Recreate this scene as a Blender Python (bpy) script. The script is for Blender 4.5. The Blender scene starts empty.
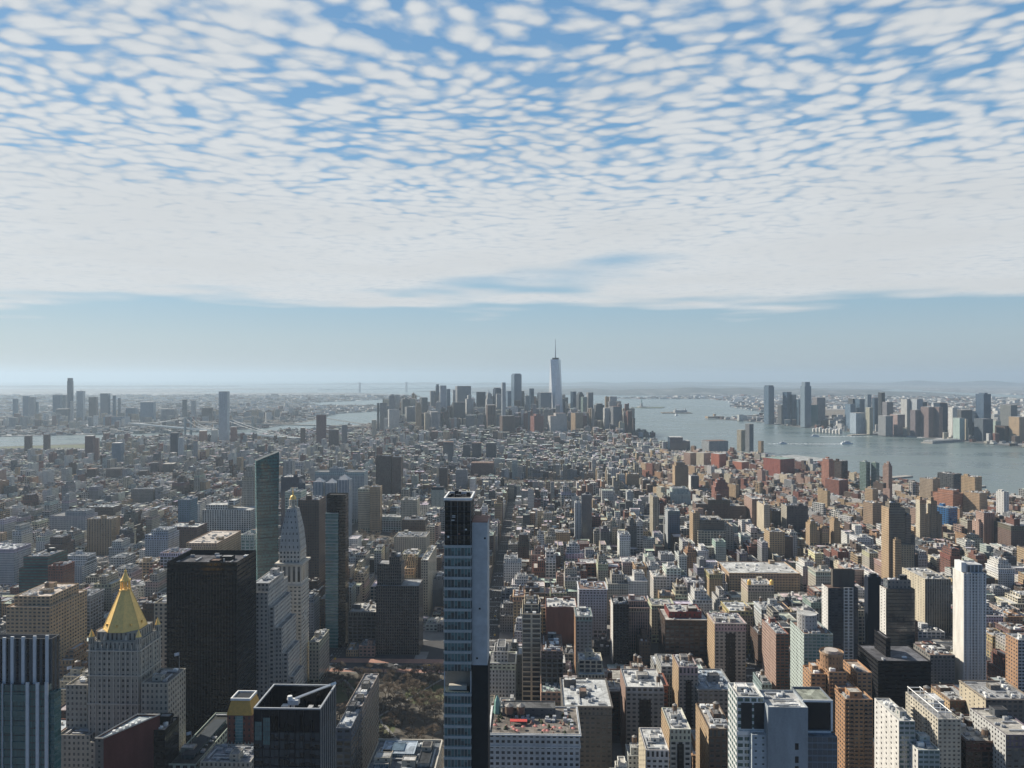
import bpy, math, random
import numpy as np
from math import sin, cos, tan, atan, atan2, radians, pi, sqrt, floor

# ------------------------------------------------------------------ camera, sky, sun, exposure
SC = bpy.context.scene
COL = SC.collection
YAW = radians(1.65)            # the view looks a little east of the avenues' direction
EYE = 325.0                    # observation deck above the street
FPX = 760.0                    # focal length in pixels of a 1024 wide picture
cam = bpy.data.objects.new('camera', bpy.data.cameras.new('camera'))
cam.data.sensor_width = 36.0
cam.data.lens = 36.0 * FPX / 1024.0
cam.data.clip_start = 1.0
cam.data.clip_end = 200000.0
cam.data.shift_y = -7.0 / 1024.0
cam.location = (0, 0, EYE)
cam.rotation_euler = (radians(90), 0, YAW)
COL.objects.link(cam)
SC.camera = cam

SUN_AZ, SUN_EL = radians(-62), radians(37)      # azimuth from the avenues' axis, negative = east
sd = (sin(SUN_AZ) * cos(SUN_EL), cos(SUN_AZ) * cos(SUN_EL), sin(SUN_EL))
sun = bpy.data.objects.new('sun', bpy.data.lights.new('sun', 'SUN'))
sun.data.energy = 5.0
sun.data.angle = radians(0.53)
sun.data.color = (1.0, 0.92, 0.79)
import mathutils
sun.rotation_euler = mathutils.Vector(sd).to_track_quat('Z', 'Y').to_euler()
COL.objects.link(sun)
SC.view_settings.view_transform = 'Standard'
SC.view_settings.look = 'None'
SC.view_settings.exposure = 0.36
SC.view_settings.gamma = 1.0
cy = SC.cycles
cy.use_denoising = True
try:
    cy.denoiser = 'OPENIMAGEDENOISE'
    cy.denoising_prefilter = 'ACCURATE'
except Exception:
    pass
cy.max_bounces = 5
cy.diffuse_bounces = 2
cy.glossy_bounces = 2
cy.transmission_bounces = 2
cy.volume_bounces = 1
cy.transparent_max_bounces = 6
cy.caustics_reflective = False
cy.caustics_refractive = False

class NT:
    """short hand for node trees"""
    def __init__(s, t):
        s.t = t
        s.n = t.nodes
        s.l = t.links
    def new(s, ty, **kw):
        n = s.n.new(ty)
        for k, v in kw.items():
            setattr(n, k, v)
        return n
    def put(s, sock, v):
        if hasattr(v, 'is_output'):
            s.l.new(v, sock)
        else:
            sock.default_value = v
    def m(s, op, a, b=None, c=None, clamp=False):
        n = s.n.new('ShaderNodeMath')
        n.operation = op
        n.use_clamp = clamp
        for i, v in enumerate((a, b, c)):
            if v is not None:
                s.put(n.inputs[i], v)
        return n.outputs[0]
    def vm(s, op, a, b=None, sc=None):
        n = s.n.new('ShaderNodeVectorMath')
        n.operation = op
        s.put(n.inputs[0], a)
        if b is not None:
            s.put(n.inputs[1], b)
        if sc is not None:
            s.put(n.inputs['Scale'], sc)
        return n.outputs['Value'] if op in ('LENGTH', 'DOT_PRODUCT') else n.outputs[0]
    def mix(s, f, a, b, mode='MIX'):
        n = s.n.new('ShaderNodeMix')
        n.data_type = 'RGBA'
        n.blend_type = mode
        s.put(n.inputs[0], f)
        s.put(n.inputs[6], a)
        s.put(n.inputs[7], b)
        return n.outputs[2]
    def noise(s, vec, scale, detail=2.0, rough=0.5, dist=0.0):
        n = s.n.new('ShaderNodeTexNoise')
        s.put(n.inputs['Vector'], vec)
        n.inputs['Scale'].default_value = scale
        n.inputs['Detail'].default_value = detail
        n.inputs['Roughness'].default_value = rough
        n.inputs['Distortion'].default_value = dist
        return n.outputs[0]
    def ramp(s, v, a, b, lo=0.0, hi=1.0, smooth=True):
        n = s.n.new('ShaderNodeMapRange')
        n.interpolation_type = 'SMOOTHSTEP' if smooth else 'LINEAR'
        s.put(n.inputs[0], v)
        for i, x in enumerate((a, b, lo, hi)):
            s.put(n.inputs[i + 1], x)
        return n.outputs[0]

world = bpy.data.worlds.new('World')
SC.world = world
world.use_nodes = True
W = NT(world.node_tree)
W.n.clear()
sky = W.new('ShaderNodeTexSky', sky_type='NISHITA')
sky.sun_disc = False
sky.sun_elevation = SUN_EL
sky.sun_rotation = SUN_AZ
sky.altitude = 300.0
sky.air_density = 1.0
sky.dust_density = 0.8
sky.ozone_density = 1.6
# altocumulus sheet: the view direction meets a flat layer; coordinates are in layer heights
dirv = W.new('ShaderNodeTexCoord').outputs['Generated']
sep = W.new('ShaderNodeSeparateXYZ')
W.l.new(dirv, sep.inputs[0])
dz = W.m('MAXIMUM', sep.outputs[2], 0.012)
px_ = W.m('DIVIDE', sep.outputs[0], dz)
py_ = W.m('DIVIDE', sep.outputs[1], dz)
comb = W.new('ShaderNodeCombineXYZ')
W.l.new(px_, comb.inputs[0])
W.l.new(py_, comb.inputs[1])
pl = comb.outputs[0]
warp = W.new('ShaderNodeTexNoise')
W.l.new(pl, warp.inputs['Vector'])
warp.inputs['Scale'].default_value = 0.9
warp.inputs['Detail'].default_value = 1.0
warp2 = W.new('ShaderNodeTexNoise')
W.l.new(pl, warp2.inputs['Vector'])
warp2.inputs['Scale'].default_value = 7.0
warp2.inputs['Detail'].default_value = 2.0
plw = W.vm('ADD', pl, W.vm('SCALE', W.vm('SUBTRACT', warp.outputs['Color'], (0.5, 0.5, 0.5)), sc=0.42))
rotn = W.new('ShaderNodeMapping')
W.l.new(plw, rotn.inputs[0])
rotn.inputs['Rotation'].default_value = (0, 0, radians(24))
rotn.inputs['Scale'].default_value = (0.92, 1.05, 1.0)
vor = W.new('ShaderNodeTexVoronoi', feature='SMOOTH_F1')
W.l.new(W.vm('ADD', rotn.outputs[0], W.vm('SCALE', W.vm('SUBTRACT', warp2.outputs['Color'], (0.5, 0.5, 0.5)), sc=0.10)), vor.inputs['Vector'])
vor.inputs['Scale'].default_value = 12.0
vor.inputs['Smoothness'].default_value = 0.55
puff = W.m('SUBTRACT', 0.80, vor.outputs['Distance'])
cell = W.noise(rotn.outputs[0], 4.2, 4.0, 0.6, 0.3)
fine = W.noise(rotn.outputs[0], 26.0, 3.0, 0.6, 0.0)
big = W.noise(pl, 0.55, 2.0, 0.5)
dist_ = W.vm('LENGTH', pl)
az = W.m('DIVIDE', px_, W.m('MAXIMUM', py_, 0.1))
def lump(c, w, d0, d1):
    a = W.m('DIVIDE', W.m('SUBTRACT', az, c), w)
    g = W.m('EXPONENT', W.m('MULTIPLY', W.m('MULTIPLY', a, a), -1.0))
    return W.m('MULTIPLY', g, W.ramp(dist_, d0, d1, 1.0, 0.0))
gaps = W.m('ADD', W.m('MULTIPLY', lump(-0.02, 0.16, 2.6, 5.2), 0.12), W.m('MULTIPLY', lump(0.34, 0.26, 1.9, 3.1), 0.06))
gaps = W.m('ADD', gaps, W.m('MULTIPLY', lump(-0.72, 0.12, 2.2, 2.75), 0.12))
gaps = W.m('ADD', gaps, W.m('MULTIPLY', lump(-0.42, 0.16, 2.1, 2.6), 0.0))
cover = W.m('ADD', W.ramp(dist_, 1.9, 5.0, 0.26, 0.46), W.m('MULTIPLY', W.m('SUBTRACT', big, 0.5), 0.45))
cover = W.m('SUBTRACT', cover, gaps)
soft = W.ramp(dist_, 2.2, 7.0, 1.0, 0.46)
dens = W.m('ADD', 0.34, W.m('MULTIPLY', soft, W.m('ADD', W.m('MULTIPLY', W.m('SUBTRACT', puff, 0.47), 1.05), W.m('MULTIPLY', W.m('SUBTRACT', cell, 0.5), 0.78))))
dens = W.m('ADD', W.m('ADD', dens, W.m('MULTIPLY', W.m('SUBTRACT', fine, 0.5), W.ramp(dist_, 2.0, 4.5, 0.24, 0.05))), cover)
alpha = W.m('MAXIMUM', W.ramp(dens, 0.05, 0.58), 0.12)
# the sheet ends some way ahead, with a ragged edge, and the unseen clouds behind the deck are thinned to deepen shaded fronts
edge_n = W.noise(pl, 0.22, 3.0, 0.6)
edge = W.m('ADD', py_, W.m('MULTIPLY', W.m('SUBTRACT', edge_n, 0.5), 26.0))
alpha = W.m('MULTIPLY', alpha, W.ramp(edge, 7.6, 11.6, 1.0, 0.0))
alpha = W.m('MULTIPLY', alpha, W.ramp(sep.outputs[2], 0.02, 0.07))
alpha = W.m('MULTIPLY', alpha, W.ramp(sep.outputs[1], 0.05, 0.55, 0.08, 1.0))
alpha = W.m('MULTIPLY', alpha, 0.94)
thick = W.ramp(dens, 0.30, 0.78)
ccol = W.mix(thick, (5.5, 6.05, 6.6, 1), (7.1, 7.3, 7.4, 1))
ccol = W.vm('SCALE', ccol, sc=W.m('MULTIPLY', W.ramp(big, 0.35, 0.68, 1.03, 0.96), W.ramp(dist_, 2.5, 6.0, 1.0, 0.99)))
# clear sky: the sky model, drawn towards the pale blue of a moist winter morning
gr = W.new('ShaderNodeValToRGB')
W.l.new(sep.outputs[2], gr.inputs[0])
els = gr.color_ramp.elements
els[0].position, els[0].color = 0.0, (.40, .48, .54, 1)
els[1].position, els[1].color = 1.0, (.085, .145, .24, 1)
for p_, c_ in ((.05, (.40, .52, .60, 1)), (.11, (.29, .49, .64, 1)), (.25, (.13, .38, .66, 1)), (.45, (.085, .30, .60, 1)), (.62, (.085, .18, .32, 1))):
    e_ = els.new(p_)
    e_.color = c_
clear = W.mix(0.8, sky.outputs[0], W.vm('SCALE', gr.outputs[0], sc=10.0))
clear = W.mix(1.0, clear, W.mix(W.ramp(sep.outputs[1], -0.5, 0.5), (.45, .55, .72, 1), (1, 1, 1, 1)), 'MULTIPLY')       # unseen sky behind the deck darkened and blued, to shape the shade
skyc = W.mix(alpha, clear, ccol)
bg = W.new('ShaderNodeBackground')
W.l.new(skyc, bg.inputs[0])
bg.inputs[1].default_value = 0.078
wo = W.new('ShaderNodeOutputWorld')
W.l.new(bg.outputs[0], wo.inputs[0])

# ------------------------------------------------------------------ where things are
def XW(px, Y):
    """the place across the view, in metres, of a picture column at distance Y down the avenues"""
    return Y * tan(atan((px - 512.0) / FPX) - YAW)
def DEP(X, Y):
    return -X * sin(YAW) + Y * cos(YAW)
def ZW(py, X, Y):
    return EYE - (py - 377.0) / FPX * DEP(X, Y)
def SCR(X, Y, Z):
    d = max(DEP(X, Y), 1.0)
    return 512 + FPX * (X * cos(YAW) + Y * sin(YAW)) / d, 377 + FPX * (EYE - Z) / d
def GEO(lat, lon):
    """latitude and longitude to metres: X across Manhattan to the west, Y down the avenues"""
    N = (lat - 40.7484) * 111050.0
    E = (lon + 73.9857) * 84350.0
    return (-0.8746 * E + 0.4848 * N, -0.4848 * E - 0.8746 * N)
def inside(poly, x, y):
    c = False
    n = len(poly)
    j = n - 1
    for i in range(n):
        xi, yi = poly[i]
        xj, yj = poly[j]
        if (yi > y) != (yj > y) and x < (xj - xi) * (y - yi) / (yj - yi) + xi:
            c = not c
        j = i
    return c

# ------------------------------------------------------------------ materials
def principled(name):
    m = bpy.data.materials.new(name)
    m.use_nodes = True
    t = NT(m.node_tree)
    return m, t, t.n['Principled BSDF']
def plain(name, col, rough=0.7, metal=0.0, var=0.15, scale=0.2):
    m, t, b = principled(name)
    g = t.new('ShaderNodeNewGeometry')
    n = t.noise(g.outputs['Position'], scale, 4.0, 0.6)
    f = t.ramp(n, 0.3, 0.7, 1 - var, 1 + var, False)
    c = t.vm('SCALE', tuple(col[:3]), sc=f)
    t.l.new(c, b.inputs['Base Color'])
    b.inputs['Roughness'].default_value = rough
    b.inputs['Metallic'].default_value = metal
    return m

def facade_material():
    """walls with window bays, all numbers read from the faces: colour, bay, storey, window size, glass"""
    m, t, b = principled('facade')
    def at(nm):
        n = t.new('ShaderNodeAttribute')
        n.attribute_name = nm
        return n
    wall, glass, prm, sed = at('wall'), at('glass'), at('prm'), at('seed')
    uv = at('uvm')
    s = t.new('ShaderNodeSeparateXYZ')
    t.l.new(uv.outputs['Vector'], s.inputs[0])
    p = t.new('ShaderNodeSeparateXYZ')
    t.l.new(prm.outputs['Vector'], p.inputs[0])
    hf = prm.outputs['Alpha']
    cu = t.m('DIVIDE', s.outputs[0], p.outputs[0])
    cv = t.m('DIVIDE', s.outputs[1], p.outputs[1])
    fu, fv = t.m('FRACT', cu), t.m('FRACT', cv)
    du = t.m('ABSOLUTE', t.m('SUBTRACT', fu, 0.5))
    dv = t.m('ABSOLUTE', t.m('SUBTRACT', fv, 0.52))
    mu = t.m('LESS_THAN', du, t.m('MULTIPLY', p.outputs[2], 0.5))
    mv = t.m('LESS_THAN', dv, t.m('MULTIPLY', hf, 0.5))
    win = t.m('MULTIPLY', mu, mv)
    cid = t.new('ShaderNodeCombineXYZ')
    t.l.new(t.m('FLOOR', cu), cid.inputs[0])
    t.l.new(t.m('FLOOR', cv), cid.inputs[1])
    t.l.new(sed.outputs['Fac'], cid.inputs[2])
    wn = t.new('ShaderNodeTexWhiteNoise', noise_dimensions='3D')
    t.l.new(cid.outputs[0], wn.inputs[0])
    wc = t.new('ShaderNodeSeparateXYZ')
    t.l.new(wn.outputs['Color'], wc.inputs[0])
    r1, r2, r3 = wc.outputs
    refl = glass.outputs['Alpha']
    gcol = t.vm('SCALE', glass.outputs['Color'], sc=t.m('ADD', 1.0, t.m('MULTIPLY', t.m('SUBTRACT', r1, 0.5), t.m('MULTIPLY_ADD', refl, -0.85, 1.15))))
    drop = t.m('GREATER_THAN', t.m('ADD', t.m('SUBTRACT', fv, 0.52), t.m('MULTIPLY', t.m('SUBTRACT', r2, 0.42), hf)), 0.0)
    blind = t.m('MULTIPLY', drop, t.m('MULTIPLY', t.m('MAXIMUM', t.m('MULTIPLY_ADD', refl, -1.05, 0.85), 0.0), t.m('MINIMUM', t.m('MULTIPLY', refl, 4.0), 1.0)))
    gcol = t.mix(blind, gcol, t.vm('MULTIPLY', glass.outputs['Color'], (6.0, 5.8, 5.2)))
    geo = t.new('ShaderNodeNewGeometry')
    pos = geo.outputs['Position']
    st = t.new('ShaderNodeMapping')
    t.l.new(pos, st.inputs[0])
    st.inputs['Scale'].default_value = (0.16, 0.16, 0.035)
    n1 = t.noise(st.outputs[0], 1.0, 4.0, 0.62)
    n2 = t.noise(pos, 0.9, 3.0, 0.6)
    f = t.m('ADD', t.ramp(n1, 0.3, 0.7, 0.78, 1.12, False), t.ramp(n2, 0.3, 0.7, -0.09, 0.09, False))
    course = t.m('MULTIPLY', t.m('LESS_THAN', fv, 0.07), t.m('GREATER_THAN', p.outputs[2], 0.01))
    f = t.m('MULTIPLY', f, t.m('MULTIPLY_ADD', course, -0.12, 1.0))
    # roofs: patched felt and gravel
    isr = wall.outputs['Alpha']
    vo = t.new('ShaderNodeTexVoronoi')
    t.l.new(pos, vo.inputs['Vector'])
    vo.inputs['Scale'].default_value = 0.11
    vs = t.new('ShaderNodeSeparateXYZ')
    t.l.new(vo.outputs['Color'], vs.inputs[0])
    n3 = t.noise(pos, 0.28, 4.0, 0.65)
    fr = t.m('MULTIPLY', t.ramp(vs.outputs[0], 0.0, 1.0, 0.66, 1.22, False), t.ramp(n3, 0.3, 0.7, 0.62, 1.2, False))
    seam = t.m('LESS_THAN', t.m('FRACT', t.m('MULTIPLY', s.outputs[0], 0.21)), 0.06)
    stain = t.m('GREATER_THAN', t.noise(pos, 0.11, 3.0, 0.7, 1.2), 0.60)
    fr = t.m('MULTIPLY', fr, t.m('MULTIPLY', t.m('MULTIPLY_ADD', seam, -0.28, 1.0), t.m('MULTIPLY_ADD', stain, -0.38, 1.0)))
    f = t.m('ADD', t.m('MULTIPLY', f, t.m('SUBTRACT', 1.0, isr)), t.m('MULTIPLY', fr, isr))
    sill = t.m('MULTIPLY', t.m('LESS_THAN', t.m('ABSOLUTE', t.m('ADD', t.m('SUBTRACT', fv, 0.52), t.m('MULTIPLY_ADD', hf, 0.5, 0.035))), 0.035), t.m('LESS_THAN', du, t.m('MULTIPLY_ADD', p.outputs[2], 0.5, 0.04)))
    f = t.m('MULTIPLY', f, t.m('MULTIPLY_ADD', t.m('MULTIPLY', sill, t.m('GREATER_THAN', p.outputs[2], 0.01)), 0.28, 1.0))
    wcol = t.vm('SCALE', wall.outputs['Color'], sc=f)
    t.l.new(t.mix(win, wcol, gcol), b.inputs['Base Color'])
    t.l.new(t.m('MULTIPLY_ADD', win, t.m('MULTIPLY_ADD', r3, 0.12, -0.70), 0.78), b.inputs['Roughness'])
    t.l.new(t.m('MULTIPLY_ADD', t.m('MULTIPLY', win, refl), 0.95, 1.24), b.inputs['IOR'])
    tilt = t.vm('SCALE', t.vm('SUBTRACT', wn.outputs['Color'], (0.5, 0.5, 0.5)), sc=t.m('MULTIPLY', win, 0.022))
    t.l.new(t.vm('NORMALIZE', t.vm('ADD', geo.outputs['Normal'], tilt)), b.inputs['Normal'])
    return m
FAC = facade_material()

MAT = dict(
    gold=plain('gilded_tile', (0.96, 0.62, 0.19), 0.42, 0.22, 0.12, 0.5),
    amber=plain('amber_metal_roof', (0.56, 0.33, 0.08), 0.5, 0.35, 0.15, 0.5),
    steel=plain('grey_steel', (0.42, 0.43, 0.44), 0.45, 0.5, 0.1, 0.6),
    white=plain('white_paint', (0.75, 0.75, 0.73), 0.5, 0.0, 0.08, 0.6),
    concrete=plain('pale_concrete', (0.48, 0.49, 0.49), 0.85, 0.0, 0.14, 0.25),
    darkmetal=plain('dark_metal', (0.03, 0.032, 0.036), 0.45, 0.3, 0.2, 0.5),
    black=plain('black_netting', (0.010, 0.011, 0.013), 0.8, 0.0, 0.3, 0.3),
    stone=plain('pale_stone', (0.50, 0.46, 0.39), 0.85, 0.0, 0.14, 0.3),
    wood=plain('weathered_wood', (0.17, 0.115, 0.08), 0.85, 0.0, 0.3, 0.8),
    tin=plain('tank_cone', (0.20, 0.19, 0.18), 0.6, 0.2, 0.25, 0.8),
    copper=plain('green_copper', (0.22, 0.40, 0.34), 0.7, 0.0, 0.15, 0.4),
    red=plain('red_canvas', (0.50, 0.06, 0.05), 0.8, 0.0, 0.1, 0.5),
    hvac=plain('grey_machinery', (0.36, 0.37, 0.38), 0.6, 0.1, 0.3, 0.6),
    flag=plain('white_flag', (0.7, 0.7, 0.72), 0.8),
    bark=plain('winter_bark', (0.105, 0.082, 0.062), 0.9, 0.0, 0.25, 0.4),
    twig=plain('bare_twigs', (0.245, 0.195, 0.145), 0.9, 0.0, 0.35, 0.15),
    wake=plain('foam', (0.62, 0.66, 0.68), 0.7),
    hull=plain('boat_paint', (0.72, 0.74, 0.76), 0.5),
    verd=plain('verdigris', (0.16, 0.30, 0.27), 0.7),
    clock=plain('clock_dial', (0.55, 0.52, 0.46), 0.6),
    yellow=plain('taxi_yellow', (0.70, 0.42, 0.03), 0.4),
    carblack=plain('car_black', (0.02, 0.02, 0.024), 0.3),
    cargrey=plain('car_grey', (0.28, 0.29, 0.30), 0.35),
    carwhite=plain('car_white', (0.68, 0.68, 0.68), 0.35),
    glassdk=plain('dark_glass', (0.015, 0.018, 0.022), 0.1),
    bridge=plain('bridge_steel', (0.16, 0.20, 0.23), 0.6),
    granite=plain('granite', (0.36, 0.33, 0.29), 0.85),
    tile=plain('brick_paving', (0.36, 0.20, 0.15), 0.9),
)

# ------------------------------------------------------------------ mesh builder
PAL = dict(
    lime=(.40, .37, .31), cream=(.52, .46, .35), tan=(.45, .33, .21), brick=(.19, .095, .075), red=(.27, .125, .095),
    orange=(.38, .235, .145), pink=(.38, .265, .215), brown=(.135, .098, .080), dbrown=(.085, .058, .046), white=(.64, .62, .58),
    pale=(.50, .50, .48), grey=(.27, .275, .28), dgrey=(.11, .115, .12), dark=(.05, .052, .056), black=(.005, .007, .012),
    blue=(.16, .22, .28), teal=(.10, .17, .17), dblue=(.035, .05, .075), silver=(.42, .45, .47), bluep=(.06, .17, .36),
    greenw=(.44, .50, .46), gold=(.5, .4, .2))
PALN = dict(lime='grey stone', cream='cream', tan='tan', brick='dark red brick', red='red brick', orange='orange brick', pink='pinkish brick',
    brown='brown', dbrown='dark brown', white='white', pale='pale grey', grey='grey', dgrey='charcoal', dark='blackish', blue='blue grey', teal='teal', greenw='greenish white')
WIN = dict(
    std=(3.1, 3.7, .45, .56), pair=(4.4, 3.7, .60, .50), pier=(2.7, 3.8, .52, .80), rib=(4.0, 3.8, .97, .48), cur=(1.7, 3.9, .90, .86),
    grid=(5.4, 4.3, .74, .68), blank=(4, 4, 0, 0), few=(6.5, 3.4, .24, .42), sq=(3.5, 3.3, .48, .46), vert=(2.9, 3.9, .46, .96),
    big=(7.5, 4.4, .80, .74), bal=(3.6, 3.0, .78, .55), fine=(1.9, 3.6, .46, .52))
GLS = dict(d=((.020, .023, .027), .25), b=((.030, .060, .095), .85), t=((.028, .115, .120), .8), k=((.0050, .0056, .0075), .12),
    s=((.07, .10, .13), 1.0), g=((.05, .09, .085), .7))
def STY(col, win='std', gl='d', var=0.0, rnd=None):
    c = PAL[col] if isinstance(col, str) else col
    if var and rnd:
        k = 1 + rnd.uniform(-var, var)
        c = tuple(max(0.008, x * k * (1 + rnd.uniform(-.02, .02))) for x in c)
    g, r = GLS[gl] if isinstance(gl, str) else gl
    return (c, WIN[win] if isinstance(win, str) else win, g, r)
def ROOF(c):
    return (c, WIN['blank'], (.02, .02, .02), 0.0)
ROOFS = [(.54, .54, .52), (.46, .46, .45), (.34, .34, .34), (.20, .20, .20), (.13, .13, .135), (.07, .07, .075), (.42, .40, .36), (.22, .15, .12), (.60, .59, .57), (.50, .48, .44)]

class MB:
    def __init__(s):
        s.V = []; s.LI = []; s.LT = []; s.UV = []; s.Wc = []; s.G = []; s.P = []; s.S = []
    def face(s, idx, uvs, st, seed=0.0, roof=0.0):
        s.LI.extend(idx)
        s.LT.append(len(idx))
        for u in uvs:
            s.UV.append(u)
        c, w, g, r = st
        s.Wc.append((c[0], c[1], c[2], roof))
        s.G.append((g[0], g[1], g[2], r))
        s.P.append(w)
        s.S.append(seed)
    def poly(s, pts, st, seed=0.0, roof=0.0, zb=0.0):
        """any polygon; a wall gets window coordinates along its lower edge"""
        b = len(s.V)
        s.V.extend(pts)
        p0, p1 = pts[0], pts[1]
        L = sqrt((p1[0] - p0[0]) ** 2 + (p1[1] - p0[1]) ** 2) or 1.0
        bay, fl = st[1][0], st[1][1]
        k = max(1, round(L / bay)) * bay / L
        ex, ey = (p1[0] - p0[0]) / L, (p1[1] - p0[1]) / L
        if roof:
            uvs = [(p[0], p[1]) for p in pts]
        else:
            zs = [p[2] for p in pts]
            H = (max(zs) - zb) or 1.0
            kv = max(1, round(H / fl)) * fl / H
            uvs = [(((p[0] - p0[0]) * ex + (p[1] - p0[1]) * ey) * k, (p[2] - zb) * kv) for p in pts]
        s.face(list(range(b, b + len(pts))), uvs, st, seed, roof)
    def box(s, x0, x1, y0, y1, z0, z1, st, top=None, seed=0.0, rot=0.0, c=None, par=0.0, pt=0.45, zb=None, bottom=False, sides=15):
        """four walls and a top; par: parapet height (the roof then lies lower). sides: bits front, right, back, left"""
        b = len(s.V)
        if c is None:
            c = ((x0 + x1) / 2, (y0 + y1) / 2)
        cr, sr = cos(rot), sin(rot)
        def R(x, y):
            if rot == 0.0:
                return x, y
            dx, dy = x - c[0], y - c[1]
            return c[0] + dx * cr - dy * sr, c[1] + dx * sr + dy * cr
        q = [R(x0, y0), R(x1, y0), R(x1, y1), R(x0, y1)]
        for z in (z0, z1):
            for x, y in q:
                s.V.append((x, y, z))
        bay, fl = st[1][0], st[1][1]
        if zb is None:
            zb = z0
        H = max(z1 - zb, .1)
        kv = max(1, round(H / fl)) * fl / H
        for i, L in enumerate((x1 - x0, y1 - y0, x1 - x0, y1 - y0)):
            if not sides >> i & 1:
                continue
            j = (i + 1) % 4
            U = max(1, round(L / bay)) * bay
            s.face((b + i, b + j, b + 4 + j, b + 4 + i), ((0, (z0 - zb) * kv), (U, (z0 - zb) * kv), (U, (z1 - zb) * kv), (0, (z1 - zb) * kv)), st, seed + i * .37)
        tp = top or ROOF(st[0])
        if bottom:
            s.face((b + 3, b + 2, b + 1, b), ((0, 0),) * 4, ROOF(st[0]), seed)
        if par <= 0:
            s.face((b + 4, b + 5, b + 6, b + 7), tuple(q), tp, seed, 1.0 if top else 0.0)
            return
        n = len(s.V)
        qi = [R(x0 + pt, y0 + pt), R(x1 - pt, y0 + pt), R(x1 - pt, y1 - pt), R(x0 + pt, y1 - pt)]
        for z in (z1, z1 - par):
            for x, y in qi:
                s.V.append((x, y, z))
        pst = ROOF(tuple(min(.7, v * 1.05) for v in st[0]))
        for i in range(4):
            j = (i + 1) % 4
            s.face((b + 4 + i, b + 4 + j, n + j, n + i), ((0, 0),) * 4, pst, seed)
            s.face((n + i, n + j, n + 4 + j, n + 4 + i), ((0, 0),) * 4, pst, seed)
        s.face((n + 4, n + 5, n + 6, n + 7), tuple(qi), tp, seed, 1.0)
    def prism(s, cx, cyy, z0, z1, r0, r1, n, st, top=True, seed=0.0, ph=0.0, roof=None, sy=1.0):
        b = len(s.V)
        for z, r in ((z0, r0), (z1, r1)):
            for i in range(n):
                a = ph + 2 * pi * i / n
                s.V.append((cx + r * cos(a), cyy + r * sin(a) * sy, z))
        bay, fl = st[1][0], st[1][1]
        L = 2 * r0 * sin(pi / n)
        U = max(1, round(L / bay)) * bay
        Hh = max(1, round((z1 - z0) / fl)) * fl
        for i in range(n):
            j = (i + 1) % n
            s.face((b + i, b + j, b + n + j, b + n + i), ((i * U, 0), (i * U + U, 0), (i * U + U, Hh), (i * U, Hh)), st, seed)
        if top:
            s.face(tuple(range(b + n, b + 2 * n)), tuple((v[0], v[1]) for v in s.V[b + n:b + 2 * n]), roof or ROOF(st[0]), seed, 1.0 if roof else 0.0)
    def beam(s, p, q, r, st=None, n=4):
        """a straight bar between two points"""
        st = st or ROOF((.3, .3, .3))
        P, Q = mathutils.Vector(p), mathutils.Vector(q)
        d = (Q - P)
        if d.length < 1e-6:
            return
        d.normalize()
        a = d.orthogonal().normalized()
        e = d.cross(a)
        b = len(s.V)
        r2 = r if not isinstance(r, tuple) else r[1]
        r1 = r if not isinstance(r, tuple) else r[0]
        for O, rr in ((P, r1), (Q, r2)):
            for i in range(n):
                t = 2 * pi * (i + .5) / n
                v = O + (a * cos(t) + e * sin(t)) * rr
                s.V.append(tuple(v))
        for i in range(n):
            j = (i + 1) % n
            s.face((b + i, b + j, b + n + j, b + n + i), ((0, 0),) * 4, st)
        s.face(tuple(range(b + n, b + 2 * n)), ((0, 0),) * n, st)
    def build(s, name, mat=None, parent=None, loc=(0, 0, 0), rz=0.0):
        me = bpy.data.meshes.new(name)
        nv, nl, nf = len(s.V), len(s.LI), len(s.LT)
        me.vertices.add(nv)
        me.loops.add(nl)
        me.polygons.add(nf)
        me.vertices.foreach_set('co', np.asarray(s.V, dtype=np.float32).ravel())
        me.loops.foreach_set('vertex_index', np.asarray(s.LI, dtype=np.int32))
        lt = np.asarray(s.LT, dtype=np.int32)
        ls = np.zeros(nf, dtype=np.int32)
        ls[1:] = np.cumsum(lt)[:-1]
        me.polygons.foreach_set('loop_start', ls)
        me.polygons.foreach_set('loop_total', lt)
        if mat is None:
            for nm, ty, dat in (('wall', 'FLOAT_COLOR', s.Wc), ('glass', 'FLOAT_COLOR', s.G), ('prm', 'FLOAT_COLOR', s.P)):
                a = me.attributes.new(nm, ty, 'FACE')
                a.data.foreach_set('color', np.asarray(dat, dtype=np.float32).ravel())
            a = me.attributes.new('seed', 'FLOAT', 'FACE')
            a.data.foreach_set('value', np.asarray(s.S, dtype=np.float32))
            a = me.attributes.new('uvm', 'FLOAT2', 'CORNER')
            a.data.foreach_set('vector', np.asarray(s.UV, dtype=np.float32).ravel())
        me.materials.append(MAT[mat] if isinstance(mat, str) else (mat or FAC))
        me.polygons.foreach_set('use_smooth', np.zeros(nf, dtype=bool))
        me.update(calc_edges=True)
        me.validate()
        o = bpy.data.objects.new(name, me)
        o.location = loc
        o.rotation_euler = (0, 0, rz)
        COL.objects.link(o)
        if parent:
            o.parent = parent
        return o

def tag(o, label=None, cat=None, group=None, kind=None):
    for k, v in (('label', label), ('category', cat), ('group', group), ('kind', kind)):
        if v:
            o[k] = v
    return o
def empty(name, loc=(0, 0, 0), rz=0.0):
    o = bpy.data.objects.new(name, None)
    o.location = loc
    o.rotation_euler = (0, 0, rz)
    o.empty_display_size = 1.0
    COL.objects.link(o)
    return o
def copy_tree(o, parent=None):
    c = o.copy()
    COL.objects.link(c)
    c.parent = parent
    for ch in [x for x in o.children]:
        copy_tree(ch, c)
    return c
HAZE = 4.4e-5
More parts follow.
